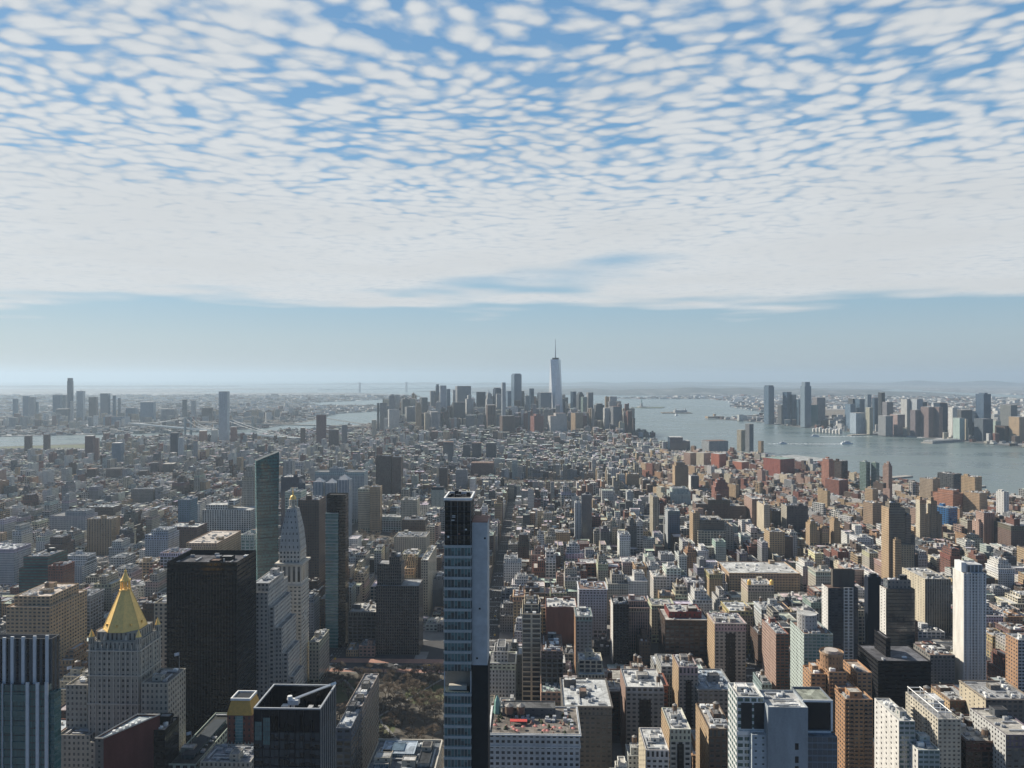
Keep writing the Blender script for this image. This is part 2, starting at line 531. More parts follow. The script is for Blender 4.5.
# ------------------------------------------------------------------ water, land, streets
def ground_material(name, a, b, c, s1, s2):
    m, t, bs = principled(name)
    g = t.new('ShaderNodeNewGeometry')
    n1 = t.noise(g.outputs['Position'], s1, 5.0, 0.6)
    v = t.new('ShaderNodeTexVoronoi')
    t.l.new(g.outputs['Position'], v.inputs['Vector'])
    v.inputs['Scale'].default_value = s2
    vs = t.new('ShaderNodeSeparateXYZ')
    t.l.new(v.outputs['Color'], vs.inputs[0])
    col = t.mix(t.ramp(n1, 0.35, 0.65), (*a, 1), (*b, 1))
    col = t.mix(t.m('MULTIPLY', t.m('GREATER_THAN', vs.outputs[0], 0.72), t.ramp(n1, .3, .6)), col, (*c, 1))
    t.l.new(col, bs.inputs['Base Color'])
    bs.inputs['Roughness'].default_value = 0.9
    return m
MAT['asphalt'] = ground_material('asphalt', (.050, .050, .053), (.066, .065, .066), (.058, .058, .06), 0.05, 0.08)
MAT['paving'] = ground_material('paving', (.20, .195, .185), (.27, .265, .25), (.23, .225, .21), 0.06, 0.3)
MAT['land'] = ground_material('urban_land', (.075, .078, .080), (.135, .130, .125), (.40, .41, .42), 0.0011, 0.012)
MAT['marsh'] = ground_material('marsh_land', (.12, .10, .075), (.17, .14, .105), (.24, .23, .22), 0.0009, 0.004)
MAT['hill'] = ground_material('wooded_hill', (.050, .060, .062), (.075, .085, .085), (.16, .16, .16), 0.0010, 0.006)
MAT['lawn'] = ground_material('lawn', (.060, .080, .030), (.085, .095, .045), (.10, .10, .05), 0.06, 0.1)
MAT['parkpath'] = ground_material('park_soil', (.058, .051, .040), (.092, .078, .060), (.14, .13, .115), 0.07, 0.15)

def water_material():
    m, t, b = principled('harbour_water')
    g = t.new('ShaderNodeNewGeometry')
    mp = t.new('ShaderNodeMapping')
    t.l.new(g.outputs['Position'], mp.inputs[0])
    mp.inputs['Scale'].default_value = (0.0022, 0.0052, 1)
    mp.inputs['Rotation'].default_value = (0, 0, radians(15))
    n1 = t.noise(mp.outputs[0], 1.0, 6.0, 0.68, 0.6)
    n2 = t.noise(g.outputs['Position'], 0.06, 3.0, 0.6)
    t.l.new(t.mix(t.ramp(n1, .35, .65), (.085, .122, .126, 1), (.135, .172, .170, 1)), b.inputs['Base Color'])
    t.l.new(t.ramp(n1, .35, .7, .24, .40), b.inputs['Roughness'])
    b.inputs['IOR'].default_value = 1.33
    bp = t.new('ShaderNodeBump')
    bp.inputs['Strength'].default_value = 0.35
    bp.inputs['Distance'].default_value = 1.5
    t.l.new(n2, bp.inputs['Height'])
    t.l.new(bp.outputs[0], b.inputs['Normal'])
    return m
MAT['water'] = water_material()

FAR = 62000.0
def sheet(name, poly, z, mat, wallz=None, kind='structure'):
    """one flat polygon, with a quay wall down to wallz when given"""
    a = sum(p[0] * q[1] - q[0] * p[1] for p, q in zip(poly, poly[1:] + poly[:1]))
    if a < 0:
        poly = poly[::-1]
    mb = MB()
    n = len(poly)
    mb.V = [(x, y, z) for x, y in poly]
    st = ROOF((.3, .3, .3))
    mb.face(list(range(n)), [(0, 0)] * n, st)
    if wallz is not None:
        mb.V += [(x, y, wallz) for x, y in poly]
        for i in range(n):
            j = (i + 1) % n
            mb.face([n + i, n + j, j, i], [(0, 0)] * 4, st)
    o = mb.build(name, mat)
    tag(o, kind=kind)
    return o
sheet('water', [(-FAR, -3000), (FAR, -3000), (FAR, FAR), (-FAR, FAR)], -3.0, 'water')
def GP(s):
    return [GEO(float(a), float(b)) for a, b in (p.split(',') for p in s.split())]
MANHATTAN = [(-1750, -600), (1850, -600)] + GP('40.7485,-74.0088 40.7425,-74.0100 40.7335,-74.0108 40.7295,-74.0114 40.7255,-74.0116 40.7190,-74.0130 40.7182,-74.0168 40.7130,-74.0178 40.7075,-74.0188 40.7012,-74.0168 40.7005,-74.0125 40.7030,-74.0060 40.7070,-74.0000 40.7098,-73.9930 40.7102,-73.9765 40.7140,-73.9748 40.7265,-73.9717 40.7355,-73.9738 40.7435,-73.9715')
BROOKLYN = GP('40.7600,-73.9480 40.7390,-73.9610 40.7300,-73.9615 40.7130,-73.9688 40.7052,-73.9720 40.7035,-73.9790 40.7045,-73.9890 40.7030,-73.9955 40.6970,-74.0005 40.6880,-74.0060 40.6830,-74.0150 40.6740,-74.0185 40.6690,-74.0100 40.6620,-74.0090 40.6530,-74.0255 40.6410,-74.0390 40.6250,-74.0420 40.6085,-74.0360 40.5980,-74.0010 40.5800,-74.0100 40.5730,-73.9900') + [(-6000, 21500), (-20000, 20500), (-60000, 30000), (-60000, 2000)]
JERSEY = GP('40.7600,-74.0220 40.7400,-74.0255 40.7340,-74.0290 40.7270,-74.0308 40.7165,-74.0325 40.7120,-74.0345 40.7075,-74.0345 40.7040,-74.0470 40.6920,-74.0560 40.6790,-74.0720 40.6700,-74.0780 40.6640,-74.0640 40.6600,-74.0680 40.6560,-74.0900 40.6450,-74.1100 40.6430,-74.1450 40.6600,-74.1480 40.6880,-74.1280 40.6950,-74.1400 40.6700,-74.1640 40.6450,-74.1850 40.6350,-74.2050 40.55,-74.24 40.48,-74.27') + [(12000, 60000), (60000, 60000), (60000, -2900)]
STATEN = GP('40.6430,-74.0730 40.6300,-74.0700 40.6030,-74.0560 40.5800,-74.0750 40.5450,-74.1150 40.5000,-74.2500 40.5600,-74.2150 40.6300,-74.2000 40.6420,-74.1700 40.6470,-74.1200')
GOVERNORS = GP('40.6935,-74.0165 40.6925,-74.0120 40.6890,-74.0125 40.6850,-74.0210 40.6840,-74.0260 40.6865,-74.0260 40.6900,-74.0210')
LIBERTY = GP('40.6912,-74.0455 40.6905,-74.0435 40.6888,-74.0435 40.6882,-74.0460 40.6896,-74.0478')
ELLIS = GP('40.7005,-74.0400 40.6995,-74.0370 40.6978,-74.0385 40.6982,-74.0418')
sheet('land', MANHATTAN, 0.0, 'asphalt', -6)
sheet('land', BROOKLYN, 0.0, 'land', -6)
sheet('land', JERSEY, 0.0, 'land', -6)
sheet('land', STATEN, 0.5, 'hill', -6)
sheet('island', GOVERNORS, 1.5, 'marsh', -6)
sheet('island', LIBERTY, 1.5, 'lawn', -6)
sheet('island', ELLIS, 1.5, 'marsh', -6)
sheet('salt_marsh', GP('40.7110,-74.0420 40.7060,-74.0500 40.6940,-74.0560 40.6960,-74.0640 40.7100,-74.0600'), 0.6, 'marsh')
sheet('salt_marsh', GP('40.7500,-74.0900 40.7200,-74.0950 40.7000,-74.1150 40.7200,-74.1300 40.7700,-74.1000'), 0.6, 'marsh')

def hills(name, cx, cyy, lx, ly, h, seed, rz=0.0, nx=70, ny=14):
    r = random.Random(seed)
    ph = [(r.uniform(2, 9), r.uniform(0, 6.3), r.uniform(.08, .3)) for _ in range(6)]
    mb = MB()
    st = ROOF((.1, .1, .1))
    for j in range(ny + 1):
        for i in range(nx + 1):
            u, v = i / nx, j / ny
            e = sin(pi * u) ** .55 * sin(pi * v)
            f = .72 + sum(a * sin(k * u * 6.3 + p + v * 2) for k, p, a in ph) * .6
            mb.V.append(((u - .5) * lx, (v - .5) * ly, max(0.0, h * e * f) - 1.0))
    for j in range(ny):
        for i in range(nx):
            b = j * (nx + 1) + i
            mb.face([b, b + 1, b + nx + 2, b + nx + 1], [(0, 0)] * 4, st)
    o = mb.build(name, 'hill', None, (cx, cyy, 0), rz)
    tag(o, kind='structure')
hills('hills', 3600, 15800, 9000, 5200, 118, 3, radians(-14))
hills('hills', 20500, 30000, 22000, 5000, 190, 4, radians(-30))
hills('hills', -2200, 34000, 20000, 5000, 80, 5)
hills('hills', 6500, 36000, 16000, 5000, 110, 6)
hills('hills', -19000, 24000, 18000, 4000, 62, 8, radians(20))

# ------------------------------------------------------------------ the street grid
AVES = [-2010, -1790, -1620, -1440, -1270, -1060, -850, -650, -515, -385, -232, -56, 238, 515, 795, 1075, 1355, 1620, 1900]
def st_y(n):                                    # centre line of a cross street
    return 40 + (33 - n) * 80.5
PARKS = [(-222, -72, st_y(26) + 7, st_y(23) - 14), (-385 + 10, -232 - 8, st_y(17) + 7, st_y(14) - 14),
         (-100, 190, 2215, 2400)]
NOGO = [(-232, -60, st_y(27) + 20, st_y(26) + 4), (-250, -30, st_y(23) - 16, st_y(22) + 20)]
pads = MB()
blocks = []
for k in range(29, 8, -1):
    ya, yb = st_y(k) + (13 if k in (23, 14) else 7.5), st_y(k - 1) - (13 if k - 1 in (23, 14) else 7.5)
    for i in range(len(AVES) - 1):
        xa, xb = AVES[i] + 12.5, AVES[i + 1] - 12.5
        if not inside(MANHATTAN, (xa + xb) / 2, (ya + yb) / 2):
            continue
        if abs(SCR((xa + xb) / 2, (ya + yb) / 2, 0)[0] - 512) > 760:
            continue
        if any(xa < b and xb > a and ya < d - 20 and yb > c + 20 for a, b, c, d in NOGO):
            blocks.append((xa, xb, ya, yb))
            continue
        pads.box(xa, xb, ya, yb, -.5, 0.15, ROOF((.22, .22, .21)))
        blocks.append((xa, xb, ya, yb))
tag(pads.build('pavement', 'paving'), kind='structure')

def mark_mesh():
    mk = MB()
    w = ROOF((.6, .6, .58))
    def strip(x0, x1, y0, y1):
        b = len(mk.V)
        mk.V += [(x0, y0, .008), (x1, y0, .008), (x1, y1, .008), (x0, y1, .008)]
        mk.face([b, b + 1, b + 2, b + 3], [(0, 0)] * 4, w)
    for ax in (-56, 238, 515, -232):
        for k in range(27, 9, -1):
            y0, y1 = st_y(k), st_y(k - 1)
            for lane in (-5.2, -1.7, 1.7, 5.2):
                y = y0 + 14
                while y < y1 - 16:
                    strip(ax + lane - .12, ax + lane + .12, y, y + 3)
                    y += 9
            for yc in (y0 + 10.5, y1 - 10.5):
                x = ax - 9
                while x < ax + 9:
                    strip(x, x + .6, yc - 1.6, yc + 1.6)
                    x += 1.5
    for k in (23,):
        x = -640
        while x < 900:
            strip(x, x + 3, st_y(k) - .12, st_y(k) + .12)
            x += 8
    tag(mk.build('road_markings', 'white'), kind='structure')
mark_mesh()

# the park on the square: soil, lawns, a pale walk, brick coloured plaza on its south side
px0, px1, py0, py1 = PARKS[0]
sheet('park_ground', [(px0, py0), (px1, py0), (px1, py1), (px0, py1)], 0.17, 'parkpath')
def oval(cx, cyy, rx, ry, n=28, rz=0.0):
    return [(cx + rx * cos(2 * pi * i / n) * cos(rz) - ry * sin(2 * pi * i / n) * sin(rz), cyy + rx * cos(2 * pi * i / n) * sin(rz) + ry * sin(2 * pi * i / n) * cos(rz)) for i in range(n)]
sheet('lawn', oval(-150, (py0 + py1) / 2 - 25, 22, 30), 0.178, 'lawn')
sheet('lawn', oval(-110, py1 - 55, 22, 26), 0.178, 'lawn')
sheet('lawn', oval(-195, py1 - 50, 16, 28), 0.178, 'lawn')
for k_, (xa_, ya_, xb_, yb_) in enumerate(((-90, py0 + 10, -205, py1 - 20), (-205, py0 + 12, -100, py1 - 16))):
    sheet('path', [(xa_, ya_), (xa_ + 3.2, ya_), (xb_ + 3.2, yb_), (xb_, yb_)], 0.184 + k_ * .004, 'paving')
sheet('traffic_island', [(-62, st_y(23) + 16), (-52, st_y(23) + 16), (-96, st_y(22) + 6), (-104, st_y(22) + 6), (-92, st_y(23) + 46)], 0.14, 'paving')
sheet('traffic_island', [(-138, st_y(23) + 20), (-124, st_y(23) + 20), (-124, st_y(22) - 30), (-138, st_y(22) - 30)], 0.14, 'paving')
sheet('plaza', [(-232, st_y(23) + 14), (-64, st_y(23) + 14), (-64, st_y(23) + 27), (-232, st_y(23) + 27)], 0.006 + .15, 'tile')
sheet('plaza', [(-226, py1 + 1), (-70, py1 + 1), (-70, py1 + 11), (-226, py1 + 11)], 0.160, 'tile')
sheet('park_ground', [(PARKS[1][0], PARKS[1][2]), (PARKS[1][1], PARKS[1][2]), (PARKS[1][1], PARKS[1][3]), (PARKS[1][0], PARKS[1][3])], 0.17, 'parkpath')
sheet('park_ground', [(PARKS[2][0], PARKS[2][2]), (PARKS[2][1], PARKS[2][2]), (PARKS[2][1], PARKS[2][3]), (PARKS[2][0], PARKS[2][3])], 0.17, 'parkpath')

# ------------------------------------------------------------------ buildings: common builder
FOOT = []        # footprints taken: x0, x1, y0, y1
HERO = []        # what the rows of small houses must not hide: px0, px1, Y, visible bottom row
MARK = []        # landmarks for saying where a small building stands: phrase, px, py
HEADS = {}
def water_tank(par, x, y, z, r, s=1.0, nm='water_tank'):
    t = MB()
    st = ROOF((.2, .15, .1))
    hl = 3.0 * s
    for dx, dy in ((-.6, -.6), (.6, -.6), (.6, .6), (-.6, .6)):
        t.beam((x + dx * r, y + dy * r, z), (x + dx * r, y + dy * r, z + hl), .14)
    t.prism(x, y, z + hl, z + hl + 3.8 * s, r, r * .95, 12, st)
    o = t.build(nm, 'wood', par)
    c = MB()
    c.prism(x, y, z + hl + 3.8 * s + .003, z + hl + 3.8 * s + 1.3 * s, r * 1.06, .15, 12, st)
    c.build('tank_roof', 'tin', o)
    return o
def roof_clutter(par, x0, x1, y0, y1, z, st, r, n=4, tanks=1, ph=1):
    """stair and lift houses, machines, ducts and tanks on one roof, as parts of the building"""
    W_, D_ = x1 - x0, y1 - y0
    if W_ < 7 or D_ < 7:
        return
    used = []
    def spot(w, d):
        for _ in range(12):
            x, y = r.uniform(x0 + 1, max(x0 + 1.1, x1 - 1 - w)), r.uniform(y0 + 1, max(y0 + 1.1, y1 - 1 - d))
            if x + w < x1 - .6 and y + d < y1 - .6 and all(x > b or x + w < a or y > dd or y + d < c for a, b, c, dd in used):
                used.append((x, x + w, y, y + d))
                return x, y
        return None
    for _ in range(ph):
        w, d = min(W_ * .5, r.uniform(5, 11)), min(D_ * .5, r.uniform(5, 10))
        p = spot(w, d)
        if p:
            m = MB()
            h = r.uniform(3.2, 6.5)
            m.box(p[0], p[0] + w, p[1], p[1] + d, z, z + h, (st[0], WIN['few'], st[2], st[3]), top=ROOF(r.choice(ROOFS)), par=.4, pt=.3, seed=r.random() * 9)
            o = m.build('stair_house', None, par)
            if tanks > 0 and r.random() < .5 and min(w, d) > 5.5:
                water_tank(par, p[0] + w / 2, p[1] + d / 2, z + h - .4, r.uniform(1.8, 2.4))
                tanks -= 1
    for _ in range(tanks):
        p = spot(4.6, 4.6)
        if p:
            water_tank(par, p[0] + 2.3, p[1] + 2.3, z, r.uniform(1.8, 2.3), r.uniform(1, 1.5))
    if W_ > 14 and D_ > 14:
        for _ in range(4):
            w, d = (r.uniform(6, W_ * .6), r.uniform(.7, 1.3)) if r.random() < .5 else (r.uniform(.7, 1.3), r.uniform(6, D_ * .6))
            p = spot(w, d)
            if p:
                m = MB()
                m.box(p[0], p[0] + w, p[1], p[1] + d, z + .5, z + 1.3, ROOF((.4, .4, .4)), bottom=True)
                for q in (.1, .9):
                    m.beam((p[0] + w * q, p[1] + d * q, z), (p[0] + w * q, p[1] + d * q, z + .5), .12)
                m.build('roof_duct', 'hvac', par)
    for _ in range(n):
        w, d = r.uniform(1.4, 4.2), r.uniform(1.4, 4.2)
        p = spot(w, d)
        if p:
            m = MB()
            h = r.uniform(1.1, 2.6)
            m.box(p[0], p[0] + w, p[1], p[1] + d, z + .25, z + h, ROOF((.35, .36, .37)))
            for q in range(2):
                m.box(p[0] + w * (.2 + .4 * q), p[0] + w * (.4 + .4 * q), p[1] + d * .3, p[1] + d * .7, z + h, z + h + .35, ROOF((.2, .2, .2)))
            m.build(r.choice(('cooling_unit', 'vent_box', 'roof_hatch')), 'hvac' if r.random() < .75 else 'white', par)
def cornice(par, x0, x1, y0, y1, z, col, out=.9, h=1.2, nm='cornice'):
    mm = MB()                                   # a ring, not a lid
    st = ROOF(tuple(min(.7, c * 1.08) for c in col))
    for a in ((x0 - out, x1 + out, y0 - out, y0 - .003), (x0 - out, x1 + out, y1 + .003, y1 + out), (x0 - out, x0 - .003, y0 - .002, y1 + .002), (x1 + .003, x1 + out, y0 - .002, y1 + .002)):
        mm.box(*a, z - h, z - .3, st, bottom=True)
    return mm.build(nm, None, par)

def tower(name, label, cat, x0, x1, y0, y1, h, st, group=None, roofc=None, tiers=(), near=1, rot=0.0, tanks=0, ph=1, clut=13, corn=False, seed=None, par=1.0, base=0.0, ns=2):
    """one building. tiers: (left, right, front, back insets, extra height[, style]) one on the other"""
    r = random.Random(seed if seed is not None else int(abs(x0) * 7 + y0 * 13 + h))
    cx, cyy = (x0 + x1) / 2, (y0 + y1) / 2
    W_, D_ = (x1 - x0) / 2, (y1 - y0) / 2
    body = MB()
    rc = ROOF(roofc or r.choice(ROOFS))
    sd_ = r.random() * 50
    a = [-W_, W_, -D_, D_]
    z = h
    if near and h > 24 and not rot and st[1] in (WIN['std'], WIN['pair'], WIN['sq'], WIN['pier'], WIN['grid']) and r.random() < .8:
        zb_, za_ = base + r.uniform(6, 10), z - r.uniform(4.5, 9)
        lt = tuple(min(.66, c_ * r.uniform(.95, 1.25)) for c_ in st[0])
        body.box(*a, base, zb_, (lt, WIN['grid'], st[2], st[3]), seed=sd_ + 2)
        body.box(*a, zb_ + .002, za_, st, seed=sd_)
        body.box(*a, za_ + .002, z, (lt, r.choice((WIN['std'], WIN['pair'], (3.1, 4.6, .5, .66))), st[2], st[3]), seed=sd_ + 1, par=par, top=rc)
        for zz in (za_, zb_) if r.random() < .7 else (za_,):
            for q in ((a[0] - .35, a[1] + .35, a[2] - .35, a[2] - .002), (a[0] - .35, a[0] - .002, a[2], a[3]), (a[1] + .002, a[1] + .35, a[2], a[3])):
                body.box(*q, zz - .35, zz + .35, ROOF(lt), bottom=True)
    elif near:
        body.box(*a, base, z, st, seed=sd_, par=par, top=rc)
    else:
        body.box(*a, base, z, st, seed=sd_, top=rc)
    tl = []
    for t in tiers:
        b = [a[0] + t[0], a[1] - t[1], a[2] + t[2], a[3] - t[3]]
        tl.append((list(a), list(b), z, z + t[4], t[5] if len(t) > 5 else st))
        a, z = b, z + t[4]
    # the main walls and tiers form the body; the roof surfaces, sheds and tanks are parts
    for i, (pa, pb, za, zb, stt) in enumerate(tl):
        body.box(*pb, za - (par if near else 0) + .004, zb, stt, seed=sd_ + i + 1, par=par if near else 0, top=rc)
    o = body.build(name, None, None, (cx, cyy, 0), rot)
    tag(o, label, cat, group)
    zr = z - (par if near else 0)
    if near:
        roof_clutter(o, a[0] + .6, a[1] - .6, a[2] + .6, a[3] - .6, zr, st, r, clut, tanks, ph)
        if corn:
            cornice(o, -W_, W_, -D_, D_, h, st[0])
        if tl and clut:
            pa, pb = tl[0][0], tl[0][1]
            if pb[2] - pa[2] > 8:
                roof_clutter(o, pa[0] + .6, pa[1] - .6, pa[2] + .6, pb[2] - .6, tl[0][2] - par, st, r, 2, 0, 0)
    FOOT.append((min(x0, x1) - 1, max(x0, x1) + 1, y0 - 1, y1 + 1) if not rot else (cx - max(W_, D_) * 1.2, cx + max(W_, D_) * 1.2, cyy - max(W_, D_) * 1.2, cyy + max(W_, D_) * 1.2))
    return o

def HB(name, label, cat, Y, xl, xr, yt, D, col, win='std', gl='d', yb=None, mark=None, **kw):
    """a building whose street front, at distance Y, spans the picture columns xl to xr and ends at row yt"""
    x0, x1 = XW(xl, Y), XW(xr, Y)
    h = ZW(yt, (x0 + x1) / 2, Y)
    if kw.get('rot'):                          # turned against the grid: keep the overall width
        rt, wd = kw['rot'], x1 - x0
        D = min(D, wd * .85)
        ww = max(wd * .4, (wd - D * sin(rt)) / cos(rt))
        D = max(8.0, (wd - ww * cos(rt)) / sin(rt))
        cxx = (x0 + x1) / 2
        x0, x1 = cxx - ww / 2, cxx + ww / 2
        if 'tiers' in kw:
            fsc = min(1.0, min(ww, D) / 40)
            kw['tiers'] = [tuple(v * fsc for v in t[:4]) + tuple(t[4:]) for t in kw['tiers']]
    kw.setdefault('near', 1 if Y < 2300 else 0)
    st = STY(col, win, gl) if not isinstance(col, tuple) or isinstance(col[0], float) else col
    o = tower(name, label, cat, x0, x1, Y, Y + D, h, st, **kw)
    HERO.append((xl - 1, xr + 1, Y, yb if yb else min(yt + (60 if Y < 1000 else 26 if Y < 2600 else 14), 768)))
    if mark:
        MARK.append((mark, (xl + xr) / 2, yt + 6))
    return o
def reserve(xl, xr, Y, D, yb, mark=None, yt=None):
    FOOT.append((XW(xl, Y) - 1, XW(xr, Y) + 1, Y - 1, Y + D + 1))
    HERO.append((xl - 1, xr + 1, Y, yb))
    if mark:
        MARK.append((mark, (xl + xr) / 2, (yt or yb - 60) + 10))
# ------------------------------------------------------------------ landmark buildings, near to far
def px_m(Y):           # metres per picture pixel at distance Y
    return Y / FPX
def flagpole(par, x, y, z, h, flag=True):
    m = MB()
    m.beam((x, y, z), (x, y, z + h), (.22, .10), n=6)
    o = m.build('flagpole', 'steel', par)
    if flag:
        f = MB()
        st = ROOF((.6, .6, .6))
        n = 6
        for i in range(n + 1):
            u = i / n
            for zz in (h - .3, h - 2.6):
                f.V.append((x - .15 - u * 3.6, y + .35 * sin(u * 7), z + zz - u * u * .7))
        for i in range(n):
            f.face([2 * i, 2 * i + 1, 2 * i + 3, 2 * i + 2], [(0, 0)] * 4, st)
        f.build('flag', 'flag', o)
    return o

# --- tower with pale vertical fins
def fin_tower():
    Y = 400
    x0, x1 = XW(-26, Y), XW(48, Y)
    zl, zu = ZW(684, x0, Y), ZW(638, x0, Y + 3)
    cx = (x0 + x1) / 2
    W_ = (x1 - x0) / 2
    b = MB()
    gl = STY('dark', 'cur', 't')
    b.box(-W_, W_, 0, 3, 0, zl, gl, top=ROOF((.12, .12, .12)), par=1.2, seed=3)
    b.box(-W_, W_, 3.004, 10, 0, zu, STY('dgrey', 'vert', 'k'), top=ROOF((.5, .5, .5)), par=2.2, seed=5)
    o = b.build('fin_tower', None, None, (cx, Y, 0))
    tag(o, 'glass tower with pale vertical fins at the lower left corner of the view', 'tower')
    w = MB()
    xr = XW(53, Y) - cx
    w.box(W_ + .004, xr, 1, 7, 0, ZW(694, x1, Y), STY('teal', (3.0, 4.2, .94, .7), 't'), top=ROOF((.2, .2, .2)), par=1, seed=2)
    w.build('glass_wing', None, o)
    for p, zt, yy in ((-18, zl, 0), (-6, zl, 0), (3, zl, 0), (12, zl, 0), (28, zl + .8, 0), (38, zl + .8, 0), (47, zl + 1, 0), (-12, zu, 3), (1, zu, 3), (9, zu + .5, 3), (20, zu + .5, 3), (31.5, zu + 1, 3), (44, zu + 1.4, 3)):
        f = MB()
        x = XW(p, Y) - cx
        thin = p < 14 and yy == 0
        f.box(x - (.22 if thin else .85), x + (.22 if thin else .85), yy - .75, yy - .003, (0 if yy == 0 else zl - 2), zt + .6, ROOF((.5, .5, .5)))
        f.build('fin', 'silverfin', o)
    for q in range(9):
        s_ = MB()
        zz = zl - 9 - q * 8.4
        s_.box(-W_ + .1, W_ * .45, -.3, -.003, zz, zz + 3.6, STY('teal', (3.0, 3.6, .94, .84), 't'), seed=q)
        s_.build('spandrel', None, o)
    reserve(-30, 60, Y, 36, 768, 'the finned glass tower', 650)
MAT['silverfin'] = plain('pale_fin', (.66, .67, .68), .4, .15, .08, .5)
fin_tower()

# --- stone tower with the gold pyramid
def gold_tower():
    Y = 530
    x0, x1 = XW(88, Y), XW(139.5, Y)
    zt = ZW(642, x0, Y)
    cx, W_, D = (x0 + x1) / 2, (x1 - x0) / 2, 31.0
    st = STY('lime', (3.5, 3.9, .42, .50), 'd')
    b = MB()
    b.box(-W_, W_, 0, D, 0, zt - 6, st, top=ROOF((.3, .29, .27)), seed=1.3)
    b.box(-W_ + 1.6, W_ - 1.6, 1.6, D - 1.6, zt - 6, zt, STY('lime', (3.0, 5.5, .35, .7), 'd'), top=ROOF((.33, .32, .3)), seed=2, par=.8)
    b.box(-W_ + 4, W_ - 4, 4, D - 4, zt - 1, zt + 6, STY('lime', (3.2, 5.5, .4, .7), 'd'), top=ROOF((.33, .32, .3)), seed=4)
    o = b.build('pyramid_tower', None, None, (cx, Y, 0))
    tag(o, 'tall grey stone tower crowned by a bright gold octagonal pyramid', 'tower')
    cxp, cyp, zb = 0.0, D / 2, zt + 6
    ztop = ZW(590, x0, Y + 15)
    p = MB()
    s0 = ROOF((.5, .4, .1))
    p.prism(cxp, cyp, zb, zb + .9, 14.7, 14.5, 8, s0, ph=pi / 8)
    p.prism(cxp, cyp, zb + .904, ztop, 14.3, 3.6, 8, s0, ph=pi / 8)
    for i in range(8):
        a = pi / 8 + i * pi / 4
        p.beam((cxp + 14.35 * cos(a), cyp + 14.35 * sin(a), zb + .9), (cxp + 3.65 * cos(a), cyp + 3.65 * sin(a), ztop), .28)
    for k in range(1, 7):                        # seams between the courses of tiles
        u = k / 7
        rr = 14.3 + (3.6 - 14.3) * u
        zz = zb + .9 + (ztop - zb - .9) * u
        p.prism(cxp, cyp, zz, zz + .12, rr + .06, rr + .02, 8, s0, ph=pi / 8, top=False)
    pyr = p.build('pyramid_roof', 'gold', o)
    for k in range(8):
        a = (k + .5) * pi / 4 + pi / 8
        for u in (.10,):
            rr = (14.3 + (3.6 - 14.3) * u) * cos(pi / 8)
            zz = zb + .9 + (ztop - zb - .9) * u
            q = MB()
            q.box(cxp + rr * cos(a) - .6, cxp + rr * cos(a) + .6, cyp + rr * sin(a) - .6, cyp + rr * sin(a) + .6, zz - .3, zz + 1.5, s0)
            q.build('dormer', 'gold', pyr)
    l = MB()
    l.prism(cxp, cyp, ztop, ztop + .8, 4.2, 4.2, 8, s0, ph=pi / 8)
    for i in range(8):
        a = pi / 8 + i * pi / 4
        l.beam((cxp + 3.2 * cos(a), cyp + 3.2 * sin(a), ztop + .8), (cxp + 3.0 * cos(a), cyp + 3.0 * sin(a), ztop + 7), .42)
    l.prism(cxp, cyp, ztop + .8, ztop + 7, 1.3, 1.2, 8, s0)
    l.prism(cxp, cyp, ztop + 7, ztop + 7.8, 3.8, 3.5, 8, s0, ph=pi / 8)
    l.prism(cxp, cyp, ztop + 7.8, ztop + 13, 2.9, .7, 8, s0, ph=pi / 8)
    l.prism(cxp, cyp, ztop + 13, ztop + 14.2, .9, .9, 8, s0)
    l.prism(cxp, cyp, ztop + 14.2, ztop + 16.5, .45, .08, 6, s0)
    l.build('lantern', 'gold', pyr)
    for sx in (-1, 1):
        for yy in (1.8, D - 1.8):
            t = MB()
            t.prism(sx * (W_ - 1.6), yy, zt - 9, zt + 3.5, 2.2, 2.1, 8, STY('lime', (1.7, 6, .3, .6), 'd'))
            tt = t.build('corner_turret', None, o)
            g = MB()
            g.prism(sx * (W_ - 1.6), yy, zt + 3.5, zt + 8.5, 2.1, .15, 8, s0)
            g.build('turret_cap', 'gold', tt)
    for sx in (-.42, .42):
        g = MB()
        g.prism(sx * W_, 1.9, zt + 1, zt + 5, 1.1, .1, 6, s0)
        g.build('gable_finial', 'stone', o)
    for k in range(9):
        r = MB()
        x = -W_ + 1.2 + k * (2 * W_ - 2.4) / 8
        r.box(x - .38, x + .38, -.45, -.003, 30, zt - 2, ROOF(PAL['lime']))
        r.build('pier', 'stone', o)
    for k in range(6):
        r = MB()
        y = 1.8 + k * (D - 3.6) / 5
        r.box(W_ + .003, W_ + .45, y - .38, y + .38, 30, zt - 2, ROOF(PAL['lime']))
        r.build('pier', 'stone', o)
    for zc in (zt - 24, zt - 6.5, zt - 44):
        for a in ((-W_ - .6, W_ + .6, -.9, -.46), (W_ + .46, W_ + .9, -.4, D)):
            c = MB()
            c.box(*a, zc, zc + .9, ROOF(PAL['lime']), bottom=True)
            c.build('string_course', 'stone', o)
    # shoulders
    def wing(xl, xr, yt, ya, d, seed, flat=False):
        a, c_ = XW(xl, Y + ya) - cx, XW(xr, Y + ya) - cx
        z = ZW(yt, x0, Y + ya)
        w = MB()
        w.box(a, c_, ya, ya + d, 0, z, STY('lime', (3.4, 3.9, .44, .52), 'd'), top=ROOF((.2, .19, .18)), par=1.1, seed=seed)
        k = w.build('shoulder_wing', None, o)
        roof_clutter(o, a + 1, c_ - 1, ya + 1, ya + d - 1, z - 1.1, STY('lime'), random.Random(seed), 5, 0, 1)
        return a, c_, z, k
    a, c_, z, k = wing(66, 87.5, 685, 5, 30, 3)
    flagpole(k, a + 3, 7, z, 13)
    flagpole(k, c_ - 2, 33, z, 13)
    a, c_, z, k = wing(141, 168, 682, -6, 27, 4)
    flagpole(k, c_ - 2, 15, z, 14)
    wing(58, 90, 735, -6, 44, 5)
